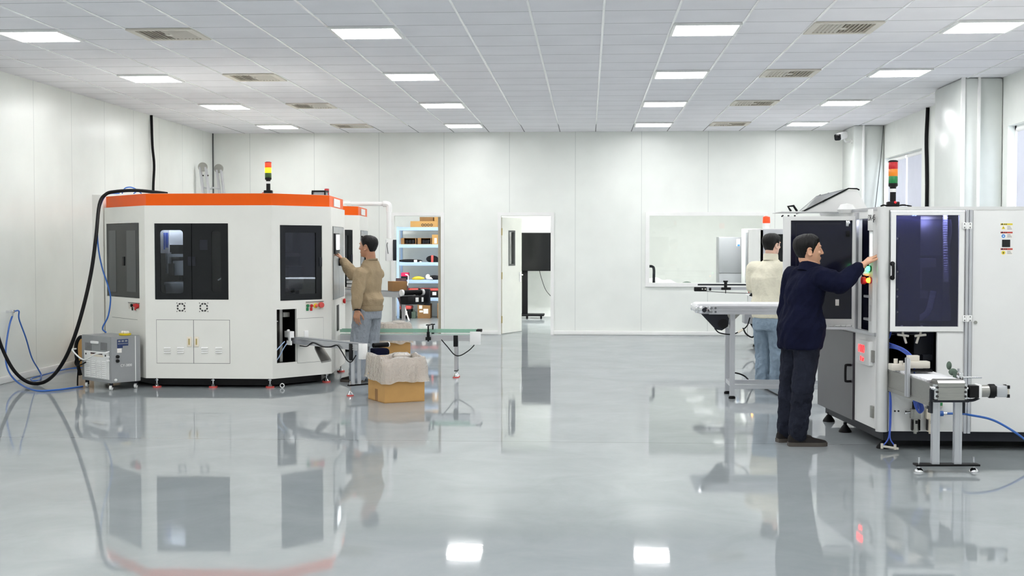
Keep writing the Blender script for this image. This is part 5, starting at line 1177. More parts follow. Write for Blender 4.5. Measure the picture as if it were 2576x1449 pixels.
# lower opening: dark equipment, nozzles, white cover panels
m = MB().bb(2.48, 2.64, 9.95, 10.2, 0.44, 0.92, bev=0.03).cyl((2.52, 9.88, 0.47), (2.52, 9.88, 0.60), 0.045).bb(2.42, 2.47, 9.9, 10.0, 0.62, 0.66).bb(2.53, 2.60, 9.86, 9.93, 0.66, 0.70); m.build('pump_body', 'dark_steel', mr)
for px, s_ in ((2278, 1), (2322, -1)):
    u = fr.u_of(px)[0]; m = MB()
    m.box(fr.W(u, 0.855, -0.06), (0.085, 0.025, 0.016), rot=Matrix.Rotation(0.12 * s_, 3, 'Y'), bev=0.003); m.box(fr.W(u + 0.018 * s_, 0.822, -0.07), (0.016, 0.018, 0.06), rot=Matrix.Rotation(-0.3 * s_, 3, 'Y'), bev=0.003); m.cyl(fr.W(u, 0.86, -0.06), fr.W(u - 0.01 * s_, 0.93, -0.06), 0.009)
    m.build('nozzle', 'vent_cream', mr)
m = MB(); u0 = fr.u_of(2359)[0]; u1 = fr.u_of(2424)[0]; fr.box(m, u0, u1, 0.44, 0.872, 0.0, 0.006); m.build('cover_plate', 'cabinet_white', mr, smooth=False)
m = MB()
for px, py in ((2227, 1007), (2227, 1078), (2251, 1034), (2260, 1034), (2409, 1078), (2357, 1071)):
    u, z = fr.u_of(px, py); m.cyl(fr.W(u, z, 0), fr.W(u, z, 0.006), 0.007, seg=8)
m.build('screw', 'ink', mr)
for px, mt in ((2300, 'steel'), (2338, 'cream_plastic')):
    u, z = fr.u_of(px, 1040); m = MB(); fr.box(m, u - 0.035, u + 0.035, z - 0.035, z + 0.04, 0.0, 0.06, bev=0.006); rg = m.build('air_regulator', mt, mr)
    MB().lathe(fr.W(u, z - 0.135, 0.03), [(0.012, -0.012), (0.012, 0), (0.026, 0.004), (0.026, 0.10)]).build('bowl', mt, rg)
    MB().lathe(fr.W(u, z + 0.04, 0.03), [(0.024, 0), (0.022, 0.03), (0.024, 0.05), (0.015, 0.055)]).build('cap', 'black_plastic', rg)
    m = MB(); fr.box(m, u - 0.006, u + 0.012, z - 0.07, z - 0.045, 0.05, 0.062); fr.box(m, u - 0.03, u - 0.026, z - 0.12, z - 0.04, 0.02, 0.06); fr.box(m, u + 0.026, u + 0.03, z - 0.12, z - 0.04, 0.02, 0.06); m.build('guard', 'black_plastic', rg, smooth=False)
u, z = fr.u_of(2282, 1036)
MB().cyl(fr.W(u - 0.02, z, 0.03), fr.W(u + 0.03, z, 0.03), 0.010).lathe(fr.W(u - 0.025, z, 0.03), [(0.014, 0), (0.014, 0.012)], axis=(1, 0, 0)).build('pressure_port', 'chrome', mr)
u, z = fr.u_of(2360, 1039)
cp = MB().cyl(fr.W(u - 0.028, z, 0.03), fr.W(u + 0.028, z, 0.03), 0.020).build('hose_coupling', 'hose_blue', mr)
MB().cyl(fr.W(u - 0.045, z, 0.03), fr.W(u - 0.028, z, 0.03), 0.014).cyl(fr.W(u + 0.028, z, 0.03), fr.W(u + 0.055, z, 0.03), 0.011).build('coupling_end', 'chrome', cp)
u, z = fr.u_of(2365, 1018); m = MB(); fr.box(m, u - 0.018, u + 0.018, z - 0.02, z + 0.02, 0, 0.012, bev=0.003); o = m.build('rocker_switch', 'vent_cream', mr); m = MB(); fr.box(m, u - 0.008, u + 0.014, z - 0.006, z + 0.017, 0.012, 0.016); m.build('rocker', 'lens_green', o, smooth=False)
# warning labels on the right panel
def sticker(py0, py1, band, disc, shape, mark):
    u0, z1 = fr.u_of(2516, py0); u1, z0 = fr.u_of(2546, py1); h = z1 - z0; w = u1 - u0
    m = MB(); fr.box(m, u0, u1, z0, z1, 0.008, 0.0095); o = m.build('warning_label', 'paper', mr, smooth=False)
    m = MB(); fr.box(m, u0, u1, z1 - h * 0.24, z1, 0.0095, 0.0102); m.build('label_band', band, o, smooth=False)
    cu_, cz = u0 + w * 0.24, z0 + h * 0.36; m = MB(); r = h * 0.27
    if shape == 'tri': m.rings([[fr.W(cu_ + r * 1.1 * math.sin(a), cz + r * 1.1 * math.cos(a), q) for a in (0, 2 * PI / 3, 4 * PI / 3)] for q in (0.0095, 0.0104)])
    else: m.cyl(fr.W(cu_, cz, 0.0095), fr.W(cu_, cz, 0.0104), r, seg=20)
    m.build('label_sign', disc, o, smooth=False)
    m = MB()
    if shape == 'tri': m.rings([[fr.W(cu_ + a * r, cz + b * r, q) for a, b in ((0.15, 0.6), (-0.22, 0.0), (0.0, 0.0), (-0.12, -0.4), (0.25, 0.12), (0.03, 0.12))] for q in (0.0104, 0.0108)])
    else: fr.box(m, cu_ - r * 0.3, cu_ + r * 0.3, cz - r * 0.45, cz + r * 0.3, 0.0104, 0.0108)
    m.build('label_symbol', mark, o, smooth=False)
    m = MB(); m.rings([[fr.W(u0 + w * 0.13 + 0.011 * a, z1 - h * 0.2 + 0.012 * b, q) for a, b in ((-1, 0), (1, 0), (0, 1))] for q in (0.0102, 0.0106)])
    for k in range(2): fr.box(m, u0 + w * (0.30 + 0.14 * k), u0 + w * (0.38 + 0.14 * k), z1 - h * 0.2, z1 - h * 0.05, 0.0102, 0.0106)
    for k in range(3): fr.box(m, u0 + w * 0.55, u0 + w * (0.95 - 0.06 * k), z0 + h * (0.2 + 0.17 * k), z0 + h * (0.25 + 0.17 * k), 0.0095, 0.010)
    m.build('label_print', 'ink' if band == 'sticker_yellow' else 'dark_steel', o, smooth=False)
sticker(562, 580, 'sticker_yellow', 'sticker_yellow', 'tri', 'ink')
sticker(583, 600, 'sticker_red', 'sticker_blue', 'disc', 'paper')
u0, z1 = fr.u_of(2520, 603); u1, z0 = fr.u_of(2540, 621.5); m = MB(); fr.box(m, u0, u1, z0, z1, 0.008, 0.011); m.build('square_label', 'screen_dark', mr, smooth=False)
sticker(624.5, 642, 'sticker_red', 'sticker_yellow', 'disc', 'ink')
# left side: control column with screen and lit buttons
c0, c1 = fs.u_of(2197)[0], fs.u_of(2212)[0]; c1 = min(c1, SL - 0.03)
m = MB(); fs.panel(m, 0.87, 1.70, 0.05, [(c0 + 0.02, c1 - 0.015, 1.42, 1.63), (c0 + 0.02, c1 - 0.03, 0.955, 1.075)], c0, c1, o=0.035); cc = m.build('control_column', 'cabinet_white', mr, smooth=False)
m = MB(); fs.box(m, c0 + 0.018, c1 - 0.013, 1.418, 1.632, -0.010, 0.0); m.build('screen_recess', 'screen_dark', cc, smooth=False)
m = MB(); fs.box(m, c0 + 0.026, c1 - 0.05, 1.43, 1.61, 0.0, 0.026); m.build('touch_screen', 'screen_lit', cc, smooth=False)
m = MB(); fs.box(m, c0 + 0.02, c1 - 0.03, 0.955, 1.075, -0.012, 0.0); fs.box(m, c0 + 0.03, c0 + 0.06, 0.99, 1.03, 0.0, 0.012); m.build('socket', 'black_plastic', cc, smooth=False)
m = MB(); fs.box(m, c0, c1, 1.64, 1.80, 0.035, 0.047, bev=0.002); nb = m.build('name_board', 'white_plastic', mr)
text('DR-45', 'ink', nb, fs.W(c0 + 0.012, 1.715, 0.0475), fs.d, (0, 0, 1), 0.062, 'board_lettering')
um = (c0 + c1) / 2
for zz, mt, dr, rad, out in ((1.352, 'led_green', 0.0, 0.019, 0.03), (1.265, 'led_amber', 0.01, 0.019, 0.03)):
    MB().lathe(fs.W(um + dr, zz, 0.035), [(rad * 1.3, 0), (rad * 1.3, out * 0.4)], axis=fs.n).build('bezel', 'green_plastic' if 'green' in mt else 'red_pad', cc)
    MB().lathe(fs.W(um + dr, zz, 0.035 + out * 0.4), [(rad, 0), (rad, out * 0.5), (rad * 0.5, out * 0.8)], axis=fs.n).build('lit_button', mt, cc)
uu = c0 + 0.02
MB().lathe(fs.W(uu, 1.262, 0.035), [(0.02, 0), (0.02, 0.03), (0.03, 0.035), (0.028, 0.06), (0.004, 0.064)], axis=fs.n).build('stop_button', 'red_plastic', cc)
MB().lathe(fs.W(uu, 1.315, 0.035), [(0.016, 0), (0.02, 0.02), (0.012, 0.05)], axis=fs.n).ell(fs.W(uu, 1.34, 0.065), (0.012, 0.012, 0.015)).build('key_switch', 'white_plastic', cc)
# side opening and what is in it
m = MB(); fs.box(m, so[0] - 0.05, so[1] + 0.05, 0.86, 1.75, -0.34, -0.32); fs.box(m, so[0] - 0.06, so[0] - 0.03, 0.86, 1.75, -0.32, -0.03); fs.box(m, so[1] + 0.03, so[1] + 0.05, 0.86, 1.75, -0.32, -0.03); fs.box(m, so[0] - 0.03, so[1] + 0.03, 0.85, 0.87, -0.32, -0.03); m.build('side_inner_walls', 'navy_pane', mr, smooth=False)
m = MB(); fs.box(m, so[0] + 0.03, so[1] - 0.04, 1.12, 1.14, -0.20, -0.03, bev=0.004); fs.box(m, so[0] + 0.02, so[0] + 0.12, 0.90, 1.12, -0.16, -0.10); fs.box(m, so[0] + 0.06, so[1] - 0.05, 0.945, 0.965, -0.18, -0.02, bev=0.004)
for a in (0.05, 0.1): m.cyl(fs.W(so[0] + a, 1.07, -0.10), fs.W(so[0] + a, 1.07, -0.08), 0.012)
m.build('fixture', 'aluminium', mr, smooth=False)
m = MB()
for k in range(3): m.tube([fs.W(so[0] + 0.14, 0.88 + 0.01 * k, -0.12), fs.W(so[0] + 0.2, 0.93 - 0.01 * k, -0.1), fs.W(so[0] + 0.27, 0.89 + 0.012 * k, -0.08), fs.W(so[0] + 0.32, 0.92, -0.1)], 0.006)
m.build('air_tubes', 'tube_blue', mr)
m = MB(); fs.box(m, 0.0, SL - 0.03, 0.845, 0.872, 0.0, 0.02); m.build('side_rail', 'aluminium', mr, smooth=False)
m = MB(); fs.box(m, so[0] - 0.06, so[0] - 0.004, 0.875, 1.785, 0.0, 0.02); m.build('hinge_stile', 'aluminium', mr, smooth=False)
# lower side: white panel with the red display, dark door
p0 = fs.u_of(2155)[0]
m = MB(); fs.box(m, p0 + 0.005, SL - 0.035, ZB + 0.004, 0.842, 0.0, 0.008); lp = m.build('lower_side_panel', 'cabinet_white', mr, smooth=False)
d0, d1 = fs.u_of(2169)[0], fs.u_of(2201)[0]; d1 = min(d1, SL - 0.06)
m = MB(); fs.box(m, d0, d1, 0.615, 0.80, 0.008, 0.040, bev=0.004); ds = m.build('display_box', 'white_plastic', lp)
text('1000', 'led_red', ds, fs.W(d0 + 0.035, 0.705, 0.041), fs.d, (0, 0, 1), 0.085, 'red_digits')
text('8 air', 'led_red', ds, fs.W(d0 + 0.10, 0.640, 0.041), fs.d, (0, 0, 1), 0.052, 'red_digits')
for zz in (0.69, 0.27): m = MB(); fs.box(m, SL - 0.10, SL - 0.045, zz - 0.045, zz + 0.045, 0.008, 0.026, bev=0.003); m.build('hinge', 'steel', lp)
q0 = max(0.02, fs.u_of(2066)[0])
m = MB(); fs.box(m, q0, p0 - 0.004, ZB, 0.835, 0.004, 0.024); dd = m.build('dark_side_door', mat('side_door_grey', (70, 66, 72), 0.28, var=0.05, bump=0.05, bscale=400), mr, smooth=False)
u = p0 - 0.05; MB().tube([fs.W(u, 0.575, 0.024), fs.W(u, 0.575, 0.06), fs.W(u, 0.56, 0.068), fs.W(u, 0.46, 0.068), fs.W(u, 0.445, 0.06), fs.W(u, 0.445, 0.024)], 0.010).build('handle', 'black_plastic', dd)
# the door leaf standing open toward the hall
fo = Face((1.548, 10.315), (2.118, 10.285)); L = fo.L
m = MB(); fo.panel(m, 0.895, 1.757, 0.035, [(0.058, L - 0.035, 0.945, 1.725)], 0, L); od = m.build('open_door', 'cabinet_white', mr, smooth=False); od['label'] = 'dark-paned side door standing open'
m = MB(); fo.box(m, 0.05, L - 0.03, 0.94, 1.73, -0.024, -0.016); m.build('pane', 'navy_pane', od, smooth=False)
m = MB()
for a, b, c, d in ((0.10, 0.104, 0.98, 1.70), (0.10, L - 0.12, 1.697, 1.70)): fo.box(m, a, b, c, d, -0.016, -0.015)
m.build('film_edge', 'dark_steel', od, smooth=False)
m = MB(); fo.box(m, 0.41, 0.438, 1.05, 1.10, -0.016, -0.013); m.build('white_tag', 'paper', od, smooth=False)
for z in (1.70, 1.62): m = MB(); fo.box(m, L - 0.085, L - 0.055, z - 0.022, z + 0.022, -0.016, -0.004, bev=0.002); m.cyl(fo.W(L - 0.07, z, -0.004), fo.W(L - 0.07, z, 0.0), 0.009); m.build('catch', 'chrome' if z > 1.65 else 'black_plastic', od)
m = MB().tube([fo.W(-0.004, 1.757, -0.017), fo.W(-0.01, 1.765, -0.017)], 0.010)
for a in (0.04, 0.09): m.ell(fo.W(a, 1.762, -0.017), (0.008, 0.008, 0.006))
m.build('edge_bumper', 'black_rubber', od)
m = MB(); fo.box(m, 0.33, L - 0.03, 0.865, 0.885, -0.02, 0.05); o = m.build('sill_tray', 'aluminium', mr, smooth=False)
m = MB()
for k in range(4): m.ell(fo.W(0.38 + 0.045 * k, 0.892, 0.015), (0.02 + 0.004 * (k % 2), 0.014, 0.010))
m.build('loose_fittings', 'white_plastic', o)
# hood on the roof with a clear sloping lid
YN, YQ = 10.7, 11.2
prof = [(2024, 540), (2134, 478), (2155, 478), (2187, 530)]
A = [at(px, py, YN) for px, py in prof]
A[0].z = 1.802; A[3].z = 1.802
m = MB(); m.rings([[V((p.x, y, p.z)) for p in A] for y in (YN, YQ)]); hd = m.build('roof_hood', 'cabinet_white', mr, smooth=False)
q = [A[0] + V((-0.005, -0.01, 0.01)), A[1] + V((0, -0.01, 0.012)), at(2130, 478, YQ + 0.05), at(2054, 494, YQ + 0.1), at(2004, 537, YQ)]
m = MB(); m.rings([[p + V((0, 0, o)) for p in q] for o in (0.0, 0.004)]); m.build('lid_sheet', 'hood_film', hd, smooth=False)
MB().tube([q[4], q[0], q[1], A[2] + V((0, -0.01, 0.01)), A[2] + V((0.02, -0.01, 0.0))], 0.006, smooth=False).build('lid_edge', 'black_rubber', hd)
m = MB()
for k in range(4): m.box(q[3].lerp(q[2], 0.1 + 0.27 * k), (0.025, 0.02, 0.014), rot=Matrix.Rotation(-0.5, 3, 'Y'))
m.box(q[0].lerp(q[1], 0.45) + V((0, -0.008, 0.0)), (0.04, 0.012, 0.014), rot=Matrix.Rotation(-0.5, 3, 'Y'))
m.build('lid_clip', 'black_plastic', hd)
p = at(1996, 541, YN); p.z = 1.802
m = MB().bb(p.x - 0.10, p.x + 0.14, YN - 0.01, YN + 0.5, 1.8005, 1.807); m.build('lid_base', 'cabinet_white', mr, smooth=False)
p.z = 1.807
MB().tube([p + V((0.03, 0, 0)), p + V((-0.0, 0, 0.045)), p + V((-0.045, 0, 0.04)), p + V((-0.02, 0, 0.0))], 0.010, smooth=False).build('lid_handle', 'black_plastic', mr)
p = at(2246, 518, 9.80); tower(mr, p.x, 9.80, ZT, 0.0345, 0.345, 0, ('lens_green', 'lens_amber', 'lens_red'))
MB().ell((p.x + 0.01, 9.765, ZT + 0.035), (0.008, 0.006, 0.008)).build('tower_led', 'led_red', mr)
m = MB().tube([(p.x - 0.04, 9.8, ZT + 0.008), (p.x - 0.07, 9.79, ZT + 0.014), (p.x - 0.09, 9.8, ZT + 0.006)], 0.006).tube([(p.x + 0.04, 9.82, ZT + 0.01), (p.x + 0.09, 9.84, ZT + 0.016), (p.x + 0.15, 9.85, ZT + 0.006)], 0.006); m.build('tower_lead', 'black_rubber', mr)
MB().lathe(at(2130, 524, 10.5) + V((0, 0, -0.02)), [(0.06, -0.02), (0.075, 0.01), (0.05, 0.05), (0.0, 0.06)]).build('roof_dome', 'white_plastic', mr)

# ---- outfeed with white slats, reaching toward the viewer
r6 = Run((2.325, 10.15), (0.07, -1.0))
t = thing('slat_conveyor', 'steel conveyor with white slats coming out of the right machine', 'conveyor', r6.W(1.0, 0, 0))
for w in (0.115, -0.115):
    m = MB(); r6.box(m, 0.0, 1.36, w - 0.006, w + 0.006, 0.475, 0.60); r6.box(m, 0.0, 1.36, w - 0.010, w + 0.010, 0.594, 0.602); r6.box(m, 0.2, 1.36, w - 0.009, w + 0.009, 0.445, 0.475)
    m.build('side_plate', 'steel', t, smooth=False)
for k in range(40):
    a = 0.10 + 0.0295 * k
    m = MB(); m.rings([[r6.W(aa, w, zz) for aa, zz in ((a, 0.600), (a + 0.020, 0.600), (a + 0.024, 0.612), (a + 0.012, 0.620), (a - 0.001, 0.612))] for w in (-0.112, 0.112)]); m.build('slat', 'belt_white', t, smooth=False)
m = MB(); r6.box(m, 0.0, 1.36, -0.108, 0.108, 0.56, 0.598); m.build('slat_bed', 'black_plastic', t, smooth=False)
m = MB(); m.rings([[r6.W(a, w, z) for a, z in ((1.30, 0.495), (1.44, 0.495), (1.44, 0.61), (1.425, 0.625), (1.33, 0.628), (1.30, 0.615))] for w in (-0.09, 0.09)]); hb = m.build('end_cover', 'steel', t, smooth=False)
m = MB(); r6.box(m, 1.436, 1.4415, -0.09, 0.09, 0.580, 0.583); m.build('cover_seam', 'seam', hb, smooth=False)
m = MB()
for s_ in (-1, 1):
    for k in range(3): m.cyl(r6.W(1.437, s_ * 0.094, 0.52 + 0.03 * k), r6.W(1.446, s_ * 0.094, 0.52 + 0.03 * k), 0.008, seg=10)
m.build('bolt', 'ink', hb)
for s_ in (-1, 1):
    m = MB(); r6.box(m, 1.33, 1.437, s_ * 0.10 - 0.008, s_ * 0.10 + 0.008, 0.50, 0.60)
    for k in range(3): m.cyl(r6.W(1.36 + 0.03 * k, s_ * 0.107, 0.57), r6.W(1.36 + 0.03 * k, s_ * 0.118, 0.57), 0.009, seg=10)
    m.build('bearing_plate', 'chrome', hb)
m = MB(); r6.box(m, 1.28, 1.44, -0.12, 0.115, 0.480, 0.4945); m.tube([r6.W(1.40, -0.10, 0.487), r6.W(1.40, -0.16, 0.49), r6.W(1.40, -0.21, 0.51)], 0.010); m.build('drip_tray', 'dark_steel', t, smooth=False)
a0 = 1.395
m = MB(); r6.box(m, a0 - 0.045, a0 + 0.045, -0.185, -0.125, 0.51, 0.59); m.build('motor_bracket', 'black_plastic', t, smooth=False)
mo = MB(); r6.box(mo, a0 - 0.047, a0 + 0.047, -0.205, -0.186, 0.505, 0.597, bev=0.003); mo = mo.build('motor_flange', 'white_plastic', t)
MB().cyl(r6.W(a0, -0.206, 0.551), r6.W(a0, -0.262, 0.551), 0.041, seg=24).build('gearbox', 'steel', t)
MB().lathe(r6.W(a0, -0.262, 0.551), [(0.043, 0), (0.048, 0.008), (0.048, 0.04), (0.04, 0.046)], axis=-r6.r, seg=20).build('coupler', 'black_plastic', t)
m = MB(); r6.box(m, a0 - 0.038, a0 + 0.038, -0.382, -0.308, 0.513, 0.589, bev=0.006); sv = m.build('servo_motor', 'aluminium', t)
m = MB()
for dz in (-0.03, 0.03):
    for da in (-0.03, 0.03): r6.box(m, a0 + da - 0.01, a0 + da + 0.01, -0.396, -0.378, 0.551 + dz - 0.011, 0.551 + dz + 0.011, bev=0.002)
m.build('motor_corner', 'black_plastic', sv)
m = MB(); r6.box(m, a0 - 0.03, a0 + 0.03, -0.394, -0.382, 0.52, 0.582); m.build('motor_end', 'vent_cream', sv, smooth=False)
for w in (0.078, -0.072):
    p = r6.W(1.36, w, 0); m = MB(); post(m, p.x, p.y, 0.055, 0.48, 0.046); m.build('leg', 'aluminium', t, smooth=False)
    s_ = 1 if w > 0 else -1
    m = MB(); r6.box(m, 1.33, 1.385, w + s_ * 0.026, w + s_ * 0.042, 0.40, 0.56); m.build('leg_bracket', 'dark_steel', t, smooth=False)
m = MB(); r6.box(m, 1.32, 1.40, -0.215, 0.215, 0.043, 0.055); m.build('base_bar', 'black_plastic', t, smooth=False)
for w in (0.185, -0.185):
    p = r6.W(1.36, w, 0)
    m = MB().cyl((p.x, p.y, 0.02), (p.x, p.y, 0.10), 0.007).lathe((p.x, p.y, 0.0), [(0.033, 0), (0.033, 0.006), (0.026, 0.018), (0.012, 0.028), (0.012, 0.036)]); m.build('leveling_foot', 'chrome', t)
m = MB(); r6.box(m, 0.92, 0.975, 0.125, 0.150, 0.46, 0.735, bev=0.003); r6.box(m, 0.975, 0.979, 0.132, 0.143, 0.46, 0.735); sp = m.build('sensor_post', 'aluminium', t)
m = MB(); r6.box(m, 0.82, 0.90, -0.04, 0.115, 0.655, 0.705, bev=0.006); r6.box(m, 0.83, 0.88, 0.03, 0.11, 0.705, 0.745, bev=0.003); r6.box(m, 0.84, 0.86, 0.115, 0.135, 0.66, 0.69); m.build('sensor_head', 'vent_cream', t)
m = MB(); r6.box(m, 0.80, 0.92, -0.05, 0.11, 0.632, 0.645); m.build('sensor_brush', 'black_plastic', t, smooth=False)
m = MB(); r6.box(m, 0.60, 0.70, 0.06, 0.17, 0.62, 0.665, bev=0.004); m.cyl(r6.W(0.62, 0.12, 0.665), r6.W(0.62, 0.12, 0.70), 0.015); m.cyl(r6.W(0.68, 0.10, 0.665), r6.W(0.68, 0.10, 0.69), 0.015); m.build('guide_cylinder', 'vent_cream', t)
m = MB().cyl(r6.W(1.13, -0.14, 0.60), r6.W(1.13, -0.14, 0.66), 0.02).ell(r6.W(1.10, -0.13, 0.65), (0.03, 0.025, 0.025)).ell(r6.W(1.05, -0.12, 0.69), (0.018, 0.018, 0.03)); m.build('adjust_knob', 'moss', t)
m = MB().cyl(r6.W(1.18, -0.13, 0.62), r6.W(1.18, -0.30, 0.62), 0.006); r6.box(m, 1.14, 1.22, -0.16, -0.13, 0.60, 0.655, bev=0.003); m.cyl(r6.W(1.16, -0.15, 0.655), r6.W(1.16, -0.15, 0.68), 0.01); m.build('stop_rod', 'chrome', t)
# blue air tubes
t2 = thing('air_tubes', 'bundle of thin blue air tubes looping beside the slat conveyor', 'air tubes', r6.W(0.7, 0.2, 0.6))
for k in range(4):
    o = 0.008 * k
    MB().tube([(2.24, 9.90, 0.80 - o * 2), (2.27, 9.62 + o, 0.79 - o), (2.30, 9.45 + o, 0.77 - o), (2.325 + o * .3, 9.33, 0.72 - o), (2.32, 9.27, 0.62), (2.30 + o, 9.24, 0.52), (2.30 + o, 9.23, 0.46 - o), (2.32 + o, 9.23, 0.38 - o * 1.5), (2.355 + o, 9.24, 0.34 + o), (2.34 + o, 9.25, 0.42), (2.31, 9.26, 0.52)], 0.005).build('air_tube', 'tube_blue', t2)
for k in range(2): MB().tube([(2.235, 9.9, 0.86), (2.27, 9.85, 0.84 - 0.02 * k), (2.285, 9.83, 0.90), (2.27, 9.88, 0.95)], 0.005).build('air_tube', 'tube_blue', t2)
t3 = thing('air_tubes', 'two thin blue tubes hanging down the lower front of the right machine', 'air tubes', (2.24, 9.64, 0.1))
for k in range(2):
    s_ = -1 if k else 1
    MB().tube([fr.W(0.055, 0.45, 0.02), fr.W(0.058 + 0.005 * s_, 0.36, 0.03), fr.W(0.055 + 0.004 * s_, 0.20, 0.04), fr.W(0.045 + 0.006 * s_, 0.10, 0.06), fr.W(0.04 + 0.04 * s_, 0.045, 0.07)], 0.005).build('air_tube', 'tube_blue', t3)
MB().cyl(fr.W(-0.01, 0.04, 0.07), fr.W(0.11, 0.022, 0.07), 0.009).cyl(fr.W(-0.01, 0.022, 0.07), fr.W(-0.01, 0.06, 0.07), 0.010).cyl(fr.W(0.085, 0.015, 0.07), fr.W(0.085, 0.055, 0.07), 0.010).build('push_fitting', 'vent_cream', t3)
u, z = fr.u_of(2373, 1039)
pts = [fr.W(u, z, 0.03), fr.W(u + 0.12, z + 0.002, 0.05), at(2440, 1044, 9.55), at(2490, 1054, 9.5), at(2530, 1073, 9.45), at(2576, 1104, 9.4), at(2625, 1150, 9.3), fl(2680, 1200, 0.014)]
tag(MB().tube(pts, 0.0085).build('air_hose', 'hose_blue'), 'blue air hose arching from the right machine down to the floor at the picture edge', 'hose')
# ================================================================== people
def mesh_eval(o):
    dg = bpy.context.evaluated_depsgraph_get(); dg.update()
    return bpy.data.meshes.new_from_object(o.evaluated_get(dg))
def melt(mb, name, m, parent, voxel, smooth=4, fold=0.0, fscale=(14, 14, 9), seed=0, factor=0.5, foldfn=None, shear=0.0):
    """fuse overlapping pieces into one continuous skin"""
    bmesh.ops.recalc_face_normals(mb.bm, faces=mb.bm.faces)
    me = bpy.data.meshes.new('tmp'); mb.bm.to_mesh(me); mb.bm.free()
    o = bpy.data.objects.new('tmp', me); COL.objects.link(o)
    r = o.modifiers.new('r', 'REMESH'); r.mode = 'VOXEL'; r.voxel_size = voxel
    if smooth:
        s = o.modifiers.new('s', 'SMOOTH'); s.factor = factor; s.iterations = smooth
    bpy.context.view_layer.update()
    me2 = mesh_eval(o); bpy.data.objects.remove(o); bpy.data.meshes.remove(me)
    if fold:
        nr = [v.normal.copy() for v in me2.vertices]
        for v, n in zip(me2.vertices, nr):
            p = v.co; q = V((p.x * fscale[0] + seed + p.z * shear, p.y * fscale[1], p.z * fscale[2]))
            w = noise.noise(q); r1 = (1 - abs(w) * 2.2) * 0.55 + 0.45 * noise.noise(q * 2.1 + V((7, 3, 1)))
            k = foldfn(p) if foldfn else 1.0
            v.co = p + n * (r1 * fold * k)
    me2.name = name; me2.materials.clear(); me2.materials.append(MATS[m])
    for p in me2.polygons: p.use_smooth = True
    o = bpy.data.objects.new(name, me2); COL.objects.link(o)
    if parent is not None: adopt(o, parent)
    return o
def basis(fwd, up=V((0, 0, 1))):
    x = fwd.normalized(); z = (up - x * up.dot(x)).normalized(); y = z.cross(x)
    return Matrix((x, y, z)).transposed()           # columns: forward, left, up
HEAD = [  # height, front, back, half width, of a head 0.23 high
    (-0.116, 0.060, -0.030, 0.016), (-0.110, 0.072, -0.015, 0.030), (-0.095, 0.080, 0.034, 0.046), (-0.072, 0.083, 0.056, 0.056), (-0.050, 0.083, 0.074, 0.062),
    (-0.025, 0.084, 0.087, 0.068), (0.0, 0.083, 0.094, 0.072), (0.025, 0.087, 0.101, 0.074), (0.050, 0.085, 0.102, 0.074), (0.075, 0.072, 0.094, 0.068), (0.095, 0.052, 0.075, 0.055), (0.109, 0.028, 0.046, 0.034), (0.116, 0.006, 0.012, 0.008)]
def head_at(z):
    if z <= HEAD[0][0]: return HEAD[0][1:]
    for a, b in zip(HEAD, HEAD[1:]):
        if z <= b[0]:
            t = (z - a[0]) / (b[0] - a[0]); return tuple(a[i] + (b[i] - a[i]) * t for i in (1, 2, 3))
    return HEAD[-1][1:]
def head_pt(z, a, grow=0.0):
    f, b, w = head_at(z); c, s = math.cos(a), math.sin(a)
    x = (f if c > 0 else b) * math.copysign(abs(c) ** 0.9, c); y = w * math.copysign(abs(s) ** 0.9, s)
    p = V((x, y, z)); d = V((c, s, 0.55 * max(0, z / 0.116)))
    return p + d.normalized() * grow
def add_head(mb, c, B, sc):
    T = lambda p: c + B @ (V(p) * sc)
    n = 28; zs = [HEAD[0][0] + (HEAD[-1][0] - HEAD[0][0]) * k / 26 for k in range(27)]
    mb.rings([[T(head_pt(z, 2 * PI * k / n)) for k in range(n)] for z in zs])
    R3 = lambda: B
    mb.chain([T((0.086, 0, 0.018)), T((0.098, 0, -0.010)), T((0.104, 0, -0.026))], [0.008 * sc, 0.0095 * sc, 0.0115 * sc], 10)
    for s in (-1, 1):
        mb.ell(T((0.092, 0.012 * s, -0.031)), (0.010 * sc, 0.008 * sc, 0.007 * sc), B, 10, 6)
        mb.ell(T((0.079, 0.030 * s, 0.027)), (0.011 * sc, 0.024 * sc, 0.007 * sc), B, 12, 6)     # brow
        mb.ell(T((0.066, 0.040 * s, -0.022)), (0.017 * sc, 0.016 * sc, 0.016 * sc), B, 12, 6)    # cheek
        mb.ell(T((0.077, 0.031 * s, 0.004)), (0.008 * sc, 0.016 * sc, 0.006 * sc), B, 12, 6)     # lids
        for k in range(7):                                                                       # ear rim
            a0, a1 = -2.0 + k * 0.62, -2.0 + (k + 1) * 0.62
            e = lambda a: T((-0.012 - 0.016 * math.cos(a) * 1.0, (0.078 + 0.006 * (1 - math.cos(a))) * s, -0.012 + 0.029 * math.sin(a)))
            mb.cap(e(a0), e(a1), 0.0055 * sc, 0.0055 * sc, 8)
        mb.ell(T((-0.010, 0.074 * s, -0.014)), (0.017 * sc, 0.007 * sc, 0.026 * sc), B, 12, 8)
        mb.ell(T((0.0, 0.074 * s, -0.036)), (0.009 * sc, 0.006 * sc, 0.010 * sc), B, 10, 6)
    mb.ell(T((0.083, 0, -0.0605)), (0.010 * sc, 0.024 * sc, 0.0075 * sc), B, 14, 6)
    mb.ell(T((0.081, 0, -0.0705)), (0.010 * sc, 0.021 * sc, 0.0075 * sc), B, 14, 6)
    mb.ell(T((0.070, 0, -0.100)), (0.017 * sc, 0.020 * sc, 0.014 * sc), B, 12, 6)
